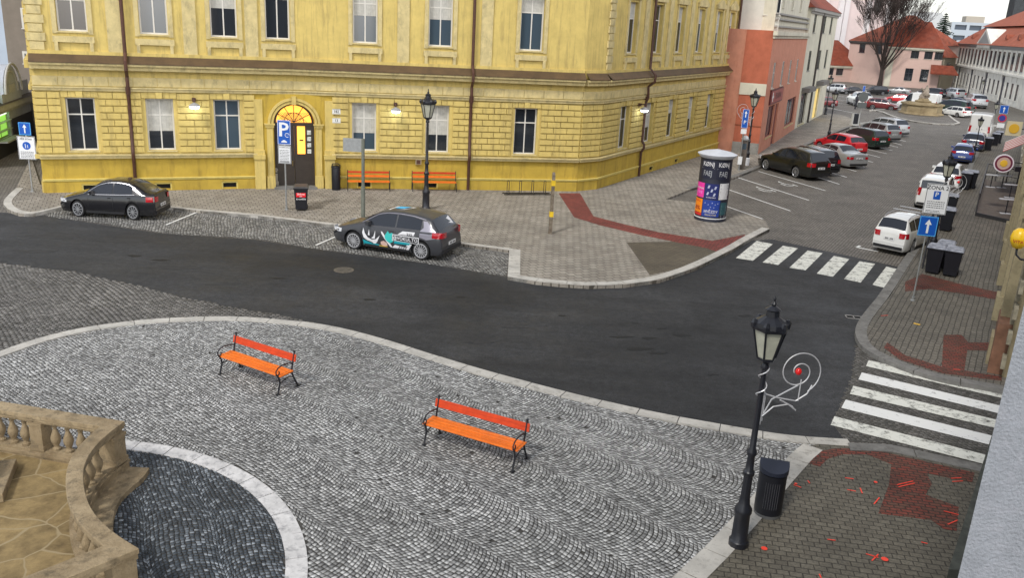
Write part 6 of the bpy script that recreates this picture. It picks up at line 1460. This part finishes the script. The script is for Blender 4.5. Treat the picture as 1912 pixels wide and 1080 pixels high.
ESTATE = Spec(4.66, 1.78, 1.50, .90, 2.62, [(0,.50),(.05,.64),(.4,.77),(1.1,.93),(1.22,.965),(1.90,1.36),(2.3,1.46),(2.9,1.49),(3.6,1.48),(4.15,1.43),(4.25,1.40),(4.55,1.02),(4.62,.92),(4.66,.55)], [(0,.5),(.4,.72),(1.1,.90),(3,.955),(4.5,1.0),(4.66,.94)], 1.22, [(1.48,2.42),(2.48,3.36),(3.42,4.16)], (1.26,1.88), (4.25,4.53), .315, .19, (.74,.95,.30), zplate=.62, spokes=10)
SUV = Spec(4.55, 1.86, 1.70, .88, 2.66, [(0,.55),(.05,.78),(.35,.92),(1.05,1.08),(1.18,1.12),(1.75,1.55),(2.1,1.66),(2.8,1.69),(3.6,1.66),(4.1,1.60),(4.2,1.56),(4.45,1.16),(4.52,1.0),(4.55,.6)], [(0,.55),(.35,.86),(1.1,1.04),(3,1.10),(4.4,1.15),(4.55,1.0)], 1.30, [(1.42,2.40),(2.46,3.36),(3.42,4.06)], (1.20,1.73), (4.2,4.43), .35, .24, (.85,1.10,.28), zplate=.72, spokes=8)
CUBE = Spec(4.38, 1.81, 1.80, .88, 2.73, [(0,.52),(.05,.70),(.35,.88),(.9,1.05),(1.02,1.10),(1.60,1.62),(1.95,1.76),(2.8,1.80),(3.8,1.78),(4.18,1.76),(4.26,1.70),(4.36,1.10),(4.37,1.0),(4.38,.5)], [(0,.52),(.35,.82),(1.0,1.0),(3,1.06),(4.3,1.08),(4.38,1.0)], 1.42, [(1.24,2.22),(2.28,3.2),(3.26,4.05)], (1.04,1.58), (4.27,4.345), .31, .2, (.80,1.25,.10), zplate=.60, spokes=8, twrap=.08)
VAN = Spec(5.60, 2.00, 2.55, .95, 3.45, [(0,.6),(.06,.95),(.3,1.12),(.85,1.30),(.95,1.36),(1.55,2.15),(1.85,2.42),(2.4,2.52),(5.2,2.52),(5.48,2.48),(5.56,2.40),(5.60,.55)], [(0,.6),(.3,1.05),(1.0,1.22),(5.6,1.30)], 1.72, [(1.25,2.15)], (.98,1.53), None, .34, .28, (.95,1.5,.06), zplate=.62, spokes=6, twrap=.06)
def place(t_, s, pa, ka, pb, kb, z=0.0, lim=(.85, 1.18), keep=False):
    """put a car so that two of its wheels (names like RL, FR) touch the ground at two photo pixels"""
    def kp(k):
        return Vector((s.wb/2 if k[0] == 'F' else -s.wb/2, (s.W/2-.03)*(1 if k[1] == 'L' else -1)))
    A, B = Vector(G(*pa, z)[:2]), Vector(G(*pb, z)[:2]); a, b = kp(ka), kp(kb)
    da, db = (b-a), (B-A); sc = min(max(db.length/da.length, lim[0]), lim[1]); rz = math.atan2(db.y, db.x)-math.atan2(da.y, da.x)
    c, sn = math.cos(rz), math.sin(rz); m = (a+b)/2; Mw = (A+B)/2
    t_.location = (Mw.x-sc*(m.x*c-m.y*sn), Mw.y-sc*(m.x*sn+m.y*c), z); t_.rotation_euler = (0, 0, rz); t_.scale = (sc,)*3
    return t_
def place_dir(t_, s, p, k, rz, z=0.0, sc=1.0):
    """one wheel on a photo pixel and a known heading"""
    a = Vector((s.wb/2 if k[0] == 'F' else -s.wb/2, (s.W/2-.03)*(1 if k[1] == 'L' else -1)))*sc; c, sn = math.cos(rz), math.sin(rz); A = G(*p, z)
    t_.location = (A.x-(a.x*c-a.y*sn), A.y-(a.x*sn+a.y*c), z); t_.rotation_euler = (0, 0, rz); t_.scale = (sc,)*3
    return t_
dark_chrome = mat('window_chrome', (.7,.7,.72), .2, metal=.9)
# near pair
car = build_car(SEDAN, 'parked_car', 'black saloon with chrome window line parked alone by the left end of the yellow building', 'car', paintc('black', (.006,.006,.008), .2))
place(car, SEDAN, (149,405), 'FL', (250,411), 'RL', .016, lim=(.8,1.2)); k_ = car.scale.x; car.scale = (k_, k_*1.1, k_*1.3)
mb = MB()
for q in (-1, 1):
    for lo in (0, 1):
        pts = []
        for x in np.linspace(1.52, 3.86, 16):
            z = (SEDAN.zbelt(x)+.02) if lo == 0 else SEDAN.ztop(x)-.062
            pts.append((loc_x(SEDAN, x), q*(SEDAN.y(x, z)+.012), z))
        mb.tube(pts, .013, 4)
mb.build('window_chrome', dark_chrome, car)
GOLF = HATCH
grey_g = paintc('dark_grey', (.045,.046,.052), .35, .1); grey_g.node_tree.nodes['Principled BSDF'].inputs['Coat Weight'].default_value = .35
golf = build_car(GOLF, 'parked_car', 'dark grey three door hatchback with white and teal side graphics parked in the cobbled bay', 'car', grey_g, rim=mat('bright_rim', (.6,.6,.62), .25, metal=.6))
place(golf, GOLF, (660,466), 'FL', (785,486), 'RL', .016)
# livery on the left side: polygons in (x from nose, z)
def side_poly(par, polys, m, nm, off=.006, q=1, s=GOLF):
    for p in polys:
        mb = MB()
        # fine grid so that the decal follows the curved panel
        tri = tessellate_polygon([[Vector((x, z, 0)) for x, z in p]])
        for t_ in tri:
            P_ = [Vector(p[i]) for i in t_]; n = 4; idx = {}; vs = []; fs = []
            for i in range(n+1):
                for j in range(n+1-i):
                    k = n-i-j; v = (P_[0]*i+P_[1]*j+P_[2]*k)/n; idx[i, j] = len(vs); vs.append((loc_x(s, v.x), q*(s.y(v.x, v.y)+off), v.y))
            for i in range(n):
                for j in range(n-i):
                    fs.append((idx[i,j], idx[i+1,j], idx[i,j+1]))
                    if i+j < n-1: fs.append((idx[i+1,j], idx[i+1,j+1], idx[i,j+1]))
            mb.add(vs, fs)
        o_ = mb.build(nm, m, par)
    return o_
wd = mat('white_decal', (.72,.72,.74), .4); td = mat('teal_decal', (.01,.30,.36), .4); tl = mat('light_teal_decal', (.04,.48,.45), .4); bd = mat('black_decal', (.012,.012,.016), .4); yd = mat('yellow_decal', (.75,.5,.05), .4); kd = mat('skin_pale_decal', (.62,.42,.36), .5)
side_poly(golf, [[(1.28,.83),(1.34,.66),(1.46,.52),(1.62,.46),(1.78,.50),(1.90,.62),(1.92,.64),(1.84,.44),(1.74,.30),(1.60,.38),(1.42,.42),(1.30,.50),(1.24,.66)],[(1.50,.82),(1.53,.60),(1.46,.60)],[(1.74,.80),(1.68,.58),(1.60,.52),(1.66,.50),(1.74,.52)],[(1.96,.80),(2.02,.78),(2.38,.34),(2.42,.26),(2.36,.24),(1.98,.72)]], wd, 'white_horned_graphic')
side_poly(golf, [[(1.26,.42),(1.40,.39),(1.62,.33),(1.72,.27),(1.9,.27),(1.9,.32),(1.76,.34),(1.3,.26)]], td, 'teal_band'); side_poly(golf, [[(1.28,.285),(1.9,.29),(1.86,.25),(1.3,.24)],[(2.14,.72),(2.22,.84),(2.28,.76),(2.40,.80),(2.38,.62),(2.44,.50),(2.3,.42),(2.16,.52),(2.10,.62)]], tl, 'light_teal_splash')
side_poly(golf, [[(1.96,.44),(2.08,.48),(2.2,.42),(2.22,.32),(2.06,.28),(1.96,.34)]], kd, 'pale_blob'); side_poly(golf, [[(1.9,.30),(2.2,.30),(2.24,.22),(1.88,.22)]], yd, 'yellow_blob', .009)
side_poly(golf, [[(2.78,.90),(3.24,.92),(3.20,.80),(2.60,.78)],[(2.36,.26),(3.0,.26),(3.14,.50),(2.98,.50),(2.90,.36),(2.5,.40),(2.40,.30)]], wd, 'white_slash')
side_poly(golf, [[(2.5,.56),(3.1,.56),(3.04,.46),(2.46,.44)]], td, 'teal_band', .008)
side_poly(golf, [[(2.94+.07*i+.02*(j % 2),.86-.04*j),(2.98+.07*i+.02*(j % 2),.86-.04*j),(2.98+.07*i,.835-.04*j),(2.94+.07*i,.835-.04*j)] for i in range(3) for j in range(2)]+[[(2.62+.08*i+.03*j,.28+.05*j),(2.67+.08*i+.03*j,.28+.05*j),(2.68+.08*i+.03*j,.31+.05*j),(2.63+.08*i+.03*j,.31+.05*j)] for i in range(4) for j in range(3)], bd, 'black_checks', .010)
bx = side_poly(golf, [[(2.40,.76),(3.40,.76),(3.40,.54),(2.40,.54)]], wd, 'name_frame', .014); side_poly(golf, [[(2.43,.735),(3.37,.735),(3.37,.565),(2.43,.565)]], bd, 'name_field', .026)
mb = MB(); letters(mb, '@VOKUL.TO', .16, lambda x, y: (loc_x(GOLF, 2.90+x), GOLF.y(2.90+x, .652+y)+.038, .650+y), sx=.98); mb.build('lettering', wd, golf, fix=False)
mb = MB()                                              # sticker on the roof and on the rear glass, silver cant rail
def roofp(x, u, o=.014): w = GOLF.wt(x); return (loc_x(GOLF, x), w*u, GOLF.ztop(x)+.035*(1-u*u*.95)+o)
mb.add([roofp(1.95,.55), roofp(2.05,-.2), roofp(2.75,-.35), roofp(2.55,.55)], [(0,1,2,3)]); mb.build('roof_graphic', wd, golf); mb = MB(); mb.add([roofp(2.12,.35,.018), roofp(2.2,-.15,.018), roofp(2.6,-.22,.018), roofp(2.45,.35,.018)], [(0,1,2,3)]); mb.build('roof_graphic', mat('cyan_decal', (.02,.42,.75), .4), golf)
mb = MB(); mb.add([roofp(3.78,-.75,.016), roofp(3.84,-.35,.016), roofp(3.93,-.6,.016), roofp(3.95,-.3,.016), roofp(4.0,-.7,.016)], [(0,1,2,3,4)]); mb.build('rear_graphic', wd, golf)
side_poly(golf, [[(3.46,1.30),(3.60,1.30),(3.98,1.0),(4.0,.8),(3.66,.72),(3.4,.78),(3.42,1.0),(3.52,1.1)]], mat('silver_wrap', (.30,.29,.34), .3, metal=.3), 'silver_pillar_wrap', .004)
mb = MB(); mb.tube([(loc_x(GOLF, x), GOLF.wt(x)+.004, GOLF.ztop(x)-.045) for x in np.linspace(1.2, 3.55, 18)], .014, 5); mb.build('cant_rail', mat('silver_wrap', (.30,.29,.34), .3, metal=.3), golf)
# the angled row; heading from the painted bay lines
hd_ = G(1416,320)-G(1541,356); row = math.atan2(hd_.y, hd_.x)
P1_ = dict(black=paintc('anthracite', (.008,.009,.008), .3), dk=paintc('near_black', (.008,.009,.012), .25), silver=paintc('silver', (.36,.37,.37), .3, .4), red=paintc('red', (.50,.012,.02), .3), green=paintc('dark_green', (.01,.025,.018), .25), white=paintc('white', (.72,.72,.70), .3), blue=paintc('blue', (.012,.04,.22), .25), dblue=paintc('dark_blue', (.01,.014,.05), .25), maroon=paintc('maroon', (.14,.012,.015), .3), lsilver=paintc('light_silver', (.5,.51,.52), .3, .3))
CARS = {}
GRP = 'cars parked in the angled bays on the left of the side street'
def mk(key, s, label, col, cat='car', group=GRP, **k):
    """the first of a body kind is built, later ones are copies with their own paint"""
    kk = (key, bool(k.get('rails')))
    if kk not in CARS:
        o = build_car(s, 'van' if 'van' in cat else 'parked_car', label, cat, P1_[col], group=group, **k); CARS[kk] = (o, P1_[col]); return o
    src, pm_ = CARS[kk]; o = copy_tree(src, label=label, category=cat, group=group)
    stack = [x for x in COL.objects if x.parent == o]
    for ch in stack:
        if ch.data and ch.data.materials and ch.data.materials[0] == pm_:
            ch.material_slots[0].link = 'OBJECT'; ch.material_slots[0].material = P1_[col]
    return o
silver_rail = mat('rail_silver', (.5,.5,.52), .35, metal=.6)
ant = place(mk('est', ESTATE, 'anthracite estate car nearest the camera in the angled bays, by the orange house corner', 'black'), ESTATE, (1423,317), 'FL', (1482,333), 'RL', lim=(.78,1.2))
ant.scale = (ant.scale.x*.94, ant.scale.x*.86, ant.scale.x)
place_dir(mk('suv', SUV, 'near black sport utility car tucked behind the anthracite estate', 'dk', rails=silver_rail), SUV, (1549,325), 'RR', row, sc=.97)
place_dir(mk('sal', SALOON, 'silver saloon with a sloping rear window in the angled bays before the red car', 'silver'), SALOON, (1597,311), 'RR', row)
place_dir(mk('hat', HATCH, 'red hatchback seen over the roof of the silver saloon', 'red'), HATCH, (1606,290), 'RR', row, sc=1.0)
place_dir(mk('est', ESTATE, 'dark green estate car with a pale rear window behind the red hatchback', 'green'), ESTATE, (1642,276), 'RR', row)
place_dir(mk('est', ESTATE, 'silver estate car with roof rails, second to last in the angled bays', 'silver', rails=silver_rail), ESTATE, (1664,263), 'RR', row)
place_dir(mk('est', ESTATE, 'silver estate car with roof rails, last in the angled bays before the roundabout island', 'lsilver', rails=silver_rail), ESTATE, (1680,253), 'RR', row, sc=1.02)
# along the right kerb, heading up the street
up_st = math.atan2((G(1821,303)-G(1696,486)).y, (G(1821,303)-G(1696,486)).x)
G2 = 'cars parked along the right kerb of the side street'
tour = place(mk('est', ESTATE, 'white estate car with long roof bars nearest the zebra crossing', 'white', group=G2, rails=silver_rail), ESTATE, (1638,463), 'RL', (1700,476), 'RR')
tour.scale = (tour.scale.x*.95, tour.scale.x*.96, tour.scale.x*1.2)
mb = MB(); [mb.bar((x,-.68,1.62),(x,.68,1.62),.05,.03) for x in (.45,-.55)]; mb.build('roof_bar', silver_rail, tour)
place_dir(mk('cube', CUBE, 'white high-roofed small family van behind the ZONA sign', 'white', 'small van', G2), CUBE, (1707,385), 'RL', up_st, sc=.92)
place_dir(mk('hat', HATCH, 'white hatchback with red rear lamps between the white family van and the blue hatchback', 'white', group=G2), HATCH, (1733,350), 'RL', up_st)
place(mk('hat', HATCH, 'bright blue hatchback parked facing away behind the tall lamp', 'blue', group=G2), HATCH, (1776,302), 'RL', (1812,306), 'RR', lim=(.9,1.2))
place_dir(mk('est', ESTATE, 'dark blue estate in front of the bright blue hatchback', 'dblue', group=G2), ESTATE, (1793,280), 'RL', up_st)
vv = mk('van', VAN, 'tall white panel van parked at the right kerb, back doors towards the camera', 'white', 'van', 'white vans', lower=None)
place_dir(vv, VAN, (1803,262), 'RL', up_st, sc=.98)
rx = -(VAN.L-VAN.fx-VAN.wb/2); mb = MB(); mb.box(rx-.012, rx-.004, -.008, .008, .6, 2.2); [mb.box(rx-.03, rx-.004, q*.2-.03, q*.2+.03, 1.2, 1.26) for q in (-1, 1)]; [mb.box(rx-.01, rx-.003, q*.83-.01, q*.83+.01, .6, 2.2) for q in (-1, 1)]; mb.build('door_gap', trim_b, vv)
# cars standing about the far square
G3 = 'cars parked round the fountain square'
def far(key, s, label, col, pa, ka, pb, kb, **k): return place(mk(key, s, label, col, k.get('cat', 'car'), k.get('group', G3), **({'rails': silver_rail} if k.get('rails') else {})), s, pa, ka, pb, kb, lim=(.8, 1.25))
far('van', VAN, 'white panel van side-on behind the fountain', 'white', (1683,204), 'FL', (1728,209), 'RL', cat='van', group='white vans')
far('suv', SUV, 'maroon sport utility car left of the white panel van', 'maroon', (1629,204), 'RR', (1662,207), 'FR', rails=1)
far('hat', HATCH, 'bright red hatchback between the maroon car and the white panel van', 'red', (1663,191), 'FL', (1688,193), 'RL')
far('sal', SALOON, 'white saloon at the left front of the square with its nose to the left', 'white', (1579,193), 'FL', (1596,199), 'RL')
far('hat', HATCH, 'white hatchback directly right of the person, between saloon and maroon car', 'lsilver', (1604,199), 'RL', (1619,201), 'RR')
far('suv', SUV, 'silver sport utility car at the back left beside the white house', 'lsilver', (1543,172), 'FL', (1566,174), 'RL', rails=1)
far('sal', SALOON, 'black saloon in the back row left of the bare tree trunk', 'dk', (1580,176), 'FL', (1604,177), 'RL')
far('est', ESTATE, 'black estate in the back row under the bare tree', 'dk', (1622,177), 'FL', (1648,178), 'RL')
far('sal', SALOON, 'silver saloon in the back row right of the bare tree', 'silver', (1661,175), 'FL', (1686,177), 'RL')
far('est', ESTATE, 'black estate in the back row behind the white panel van', 'dk', (1718,179), 'FL', (1744,182), 'RL')
far('suv', SUV, 'silver sport utility car in the back row before the gateway house', 'lsilver', (1757,182), 'FL', (1777,185), 'RL', rails=1)
far('hat', HATCH, 'light silver hatchback at the right end of the square near the palace', 'lsilver', (1793,196), 'FL', (1813,202), 'RL')
far('sal', SALOON, 'dark blue saloon between the fountain and the light silver hatchback', 'dblue', (1764,196), 'FL', (1790,199), 'RL')
far('est', ESTATE, 'white estate just right of the fountain basin', 'white', (1757,215), 'FL', (1786,219), 'RL')
far('hat', HATCH, 'dark green hatchback whose red rear lamp shows behind the white estate by the fountain', 'green', (1790,218), 'RL', (1806,217), 'RR')
far('hat', HATCH, 'dark maroon hatchback half hidden by the lamp at the corner of the white house', 'maroon', (1530,199), 'FL', (1548,200), 'RL')
# ================================================================ balustraded stone terrace, bottom left
ZR, ZF, ZB = 1.12, .24, .34                            # rail top, floor, top of the plinth wall
stone = mat('weathered_sandstone', (.18,.13,.07), .9, noise=.3, nscale=2.2, col2=(.36,.28,.17), bump=.5, bscale=30, dirt=((.075,.058,.036), 4.5))
def flag_mat():
    m = bpy.data.materials.new('crazy_paving_flags'); m.use_nodes = True; n = m.node_tree.nodes; l = m.node_tree.links; b = n['Principled BSDF']; b.inputs['Roughness'].default_value = .8
    g = n.new('ShaderNodeNewGeometry'); nz = n.new('ShaderNodeTexNoise'); nz.inputs['Scale'].default_value = 1.5; l.new(g.outputs['Position'], nz.inputs['Vector'])
    va = n.new('ShaderNodeVectorMath'); va.operation = 'MULTIPLY_ADD'; l.new(nz.outputs['Color'], va.inputs[0]); va.inputs[1].default_value = (.25,.25,0); l.new(g.outputs['Position'], va.inputs[2])
    vo = n.new('ShaderNodeTexVoronoi'); vo.feature = 'DISTANCE_TO_EDGE'; vo.inputs['Scale'].default_value = 1.15; l.new(va.outputs[0], vo.inputs['Vector'])
    v2 = n.new('ShaderNodeTexVoronoi'); v2.inputs['Scale'].default_value = 1.15; l.new(va.outputs[0], v2.inputs['Vector'])
    cr = n.new('ShaderNodeValToRGB'); cr.color_ramp.elements[0].position = .012; cr.color_ramp.elements[1].position = .03; cr.color_ramp.elements[0].color = (.36,.30,.19,1); cr.color_ramp.elements[1].color = (0,0,0,1)
    l.new(vo.outputs['Distance'], cr.inputs[0])
    n2 = n.new('ShaderNodeTexNoise'); n2.inputs['Scale'].default_value = 2.4; n2.inputs['Detail'].default_value = 9; n2.inputs['Roughness'].default_value = .75; l.new(g.outputs['Position'], n2.inputs['Vector'])
    c2 = n.new('ShaderNodeValToRGB'); c2.color_ramp.elements[0].position = .33; c2.color_ramp.elements[1].position = .7; c2.color_ramp.elements[0].color = (.13,.088,.035,1); c2.color_ramp.elements[1].color = (.36,.26,.115,1); l.new(n2.outputs['Fac'], c2.inputs[0])
    hs_ = n.new('ShaderNodeMapRange'); hs_.inputs[3].default_value = .72; hs_.inputs[4].default_value = 1.25; l.new(v2.outputs['Color'], hs_.inputs[0])
    mm = n.new('ShaderNodeMix'); mm.data_type = 'RGBA'; mm.blend_type = 'MULTIPLY'; mm.inputs[0].default_value = 1; l.new(c2.outputs[0], mm.inputs[6]); l.new(hs_.outputs[0], mm.inputs[7])
    st2 = n.new('ShaderNodeMapRange'); st2.inputs[1].default_value = .008; st2.inputs[2].default_value = .022; l.new(vo.outputs['Distance'], st2.inputs[0])
    mx = n.new('ShaderNodeMix'); mx.data_type = 'RGBA'; l.new(st2.outputs[0], mx.inputs[0]); mx.inputs[6].default_value = (.30,.235,.13,1); l.new(mm.outputs[2], mx.inputs[7]); l.new(mx.outputs[2], b.inputs['Base Color'])
    bp = n.new('ShaderNodeBump'); bp.inputs['Strength'].default_value = .5; bp.inputs['Distance'].default_value = .02; l.new(n2.outputs['Fac'], bp.inputs['Height']); l.new(bp.outputs[0], b.inputs['Normal'])
    return m
flags = flag_mat()
def rs(pts, n):                                        # resample to n+1 points
    L = [0]
    for a, b in zip(pts, pts[1:]): L.append(L[-1]+math.dist(a, b))
    out = []
    for k in range(n+1):
        s = L[-1]*k/n; i = 0
        while i < len(L)-2 and L[i+1] < s: i += 1
        t = (s-L[i])/max(1e-9, L[i+1]-L[i]); out.append((pts[i][0]+(pts[i+1][0]-pts[i][0])*t, pts[i][1]+(pts[i+1][1]-pts[i][1])*t))
    return out, L[-1]
co_px = [(233,787),(204.6,807.7),(176,834),(157,866),(154,897),(163.7,941),(186,973),(220,1001),(259.7,1025)]
ci_px = [(185.7,796.7),(157,822),(132,853),(122,885),(123,929),(138.5,966.6),(163.7,995),(192,1020)]
co, _ = rs(smooth_poly(P2(co_px, ZR), 2), 28); ci, Lc_ = rs(smooth_poly(P2(ci_px, ZR), 2), 28)
fo = [tuple(G(233,787,ZR)[:2]), None]; d1 = (G(0,749.5,ZR)-G(233,787,ZR)).normalized(); fo = [co[0], (co[0][0]+d1.x*7, co[0][1]+d1.y*7)]
fi = [ci[0], (ci[0][0]+d1.x*6.6, ci[0][1]+d1.y*6.6)]
d2 = (G(126,1080,ZR)-G(259.7,1025,ZR)).normalized(); no = [co[-1], (co[-1][0]+d2.x*6, co[-1][1]+d2.y*6)]; ni = [ci[-1], (ci[-1][0]+d2.x*5.4, ci[-1][1]+d2.y*5.4)]
ba = thing('stone_balustrade', 'weathered sandstone balustrade with a concave curve and turned balusters at the bottom left', 'balustrade', (0, 0, 0))
def rail_poly(o_, i_): return list(o_)+list(i_)[::-1]
def shrink(o_, i_, k):                                 # the same band, narrower (k<1) or wider
    O, I = [], []
    for a, b in zip(o_, i_):
        m_ = ((a[0]+b[0])/2, (a[1]+b[1])/2); O.append((m_[0]+(a[0]-m_[0])*k, m_[1]+(a[1]-m_[1])*k)); I.append((m_[0]+(b[0]-m_[0])*k, m_[1]+(b[1]-m_[1])*k))
    return O, I
# continuous outline: far straight, curve, near straight
OUT = [fo[1]]+co+[no[1]]; INN = [fi[1]]+ci+[ni[1]]
for k, z0, z1 in ((1.0, ZR-.085, ZR), (.90, ZR-.13, ZR-.086), (.74, ZR-.17, ZR-.131)):
    O, I = shrink(OUT, INN, k); MB().prism(rail_poly(O, I), z0, z1, bottom=True).build('handrail', stone, ba, bevel=.008 if k == 1 else 0)
for k, z0, z1 in ((1.05, ZP, ZB-.05), (1.16, ZB-.05, ZB), (.82, ZB+.001, ZB+.05)):
    O, I = shrink(OUT, INN, k); MB().prism(rail_poly(O, I), z0, z1).build('plinth_wall', stone, ba)
def mid(i): return ((OUT[i][0]+INN[i][0])/2, (OUT[i][1]+INN[i][1])/2)
bprof = [(.085,0),(.085,.05),(.055,.07),(.05,.10),(.075,.16),(.10,.24),(.095,.31),(.06,.40),(.04,.47),(.038,.50),(.055,.515),(.055,.535),(.04,.55),(.05,.58),(.08,.60),(.08,.62)]
hb = ZR-.17-(ZB+.05); bprof = [(r_*.92, z*hb/.62) for r_, z in bprof]
bl0 = MB().lathe(bprof, 12).build('baluster', stone, ba, smooth=50); first = True
def put_bal(x, y):
    global first
    o = bl0 if first else link('baluster', bl0.data, ba); first = False; o.location = (x, y, ZB+.05); o.rotation_euler = (0, 0, random.uniform(0, 3))
def pier(x, y, rz, w_=.30, d_=.30):
    o = MB().box(-w_/2,w_/2,-d_/2,d_/2,0,.09).box(-w_/2+.02,w_/2-.02,-d_/2+.02,d_/2-.02,.09,hb-.06).box(-w_/2,w_/2,-d_/2,d_/2,hb-.06,hb).build('pier', stone, ba); o.location = (x, y, ZB+.051); o.rotation_euler = (0, 0, rz)
mc, Lm = rs([mid(i) for i in range(1, 30)], 60)
n_ = int(Lm/.27)
for k in range(2, n_-1):
    s = k/n_*60; i = min(59, int(s)); t_ = s-i; put_bal(mc[i][0]+(mc[i+1][0]-mc[i][0])*t_, mc[i][1]+(mc[i+1][1]-mc[i][1])*t_)
pier(mc[1][0], mc[1][1], math.atan2(d1.y, d1.x), .38, .34); pier(mc[-2][0], mc[-2][1], math.atan2(d2.y, d2.x), .38, .34)
for (a, b, d) in ((mid(1), mid(0), d1), (mid(29), mid(30), d2)):
    L = math.dist(a, b); k = 1; x = .42
    while x < L-.1:
        p = (a[0]+d.x*x, a[1]+d.y*x)
        if k % 5 == 0: pier(p[0], p[1], math.atan2(d.y, d.x)); x += .34
        else: put_bal(*p); x += .27
        k += 1
        if k % 5 == 0: x += .04
# step round the outside of the curve
so_px = [(243,866),(279,874),(268,892),(240,914),(221,935),(212,960),(210,985),(216,1010),(240,1040)]
so_ = smooth_poly(P2(so_px[1:], .2), 1); O2_, _x = shrink(OUT, INN, 1.0)
st_poly = [tuple(G(236,872,.2)[:2])]+so_+[ (co[-1][0]-.1, co[-1][1]) ]+[c for c in ci[::-1]]
MB().prism(st_poly, ZP, .2).build('step', stone, ba, bevel=.01)
# floor
fl_poly = [(fi[1][0], fi[1][1])]+ci+[(ni[1][0], ni[1][1]), (-16, 3)]
struct(MB().prism(fl_poly, .02, ZF).build('terrace_floor', flags))
bq = G(0,893,ZF); t = thing('pedestal_block', 'corner of a brown stone pedestal step on the terrace floor at the left edge', 'pedestal', (bq.x, bq.y, ZF), R(20))
MB().box(-2.4,.22,-.9,.35,0,.17).build('step', stone, t, bevel=.015); MB().box(-2.4,-.25,-.6,.1,.171,.8).build('shaft', stone, t, bevel=.015)
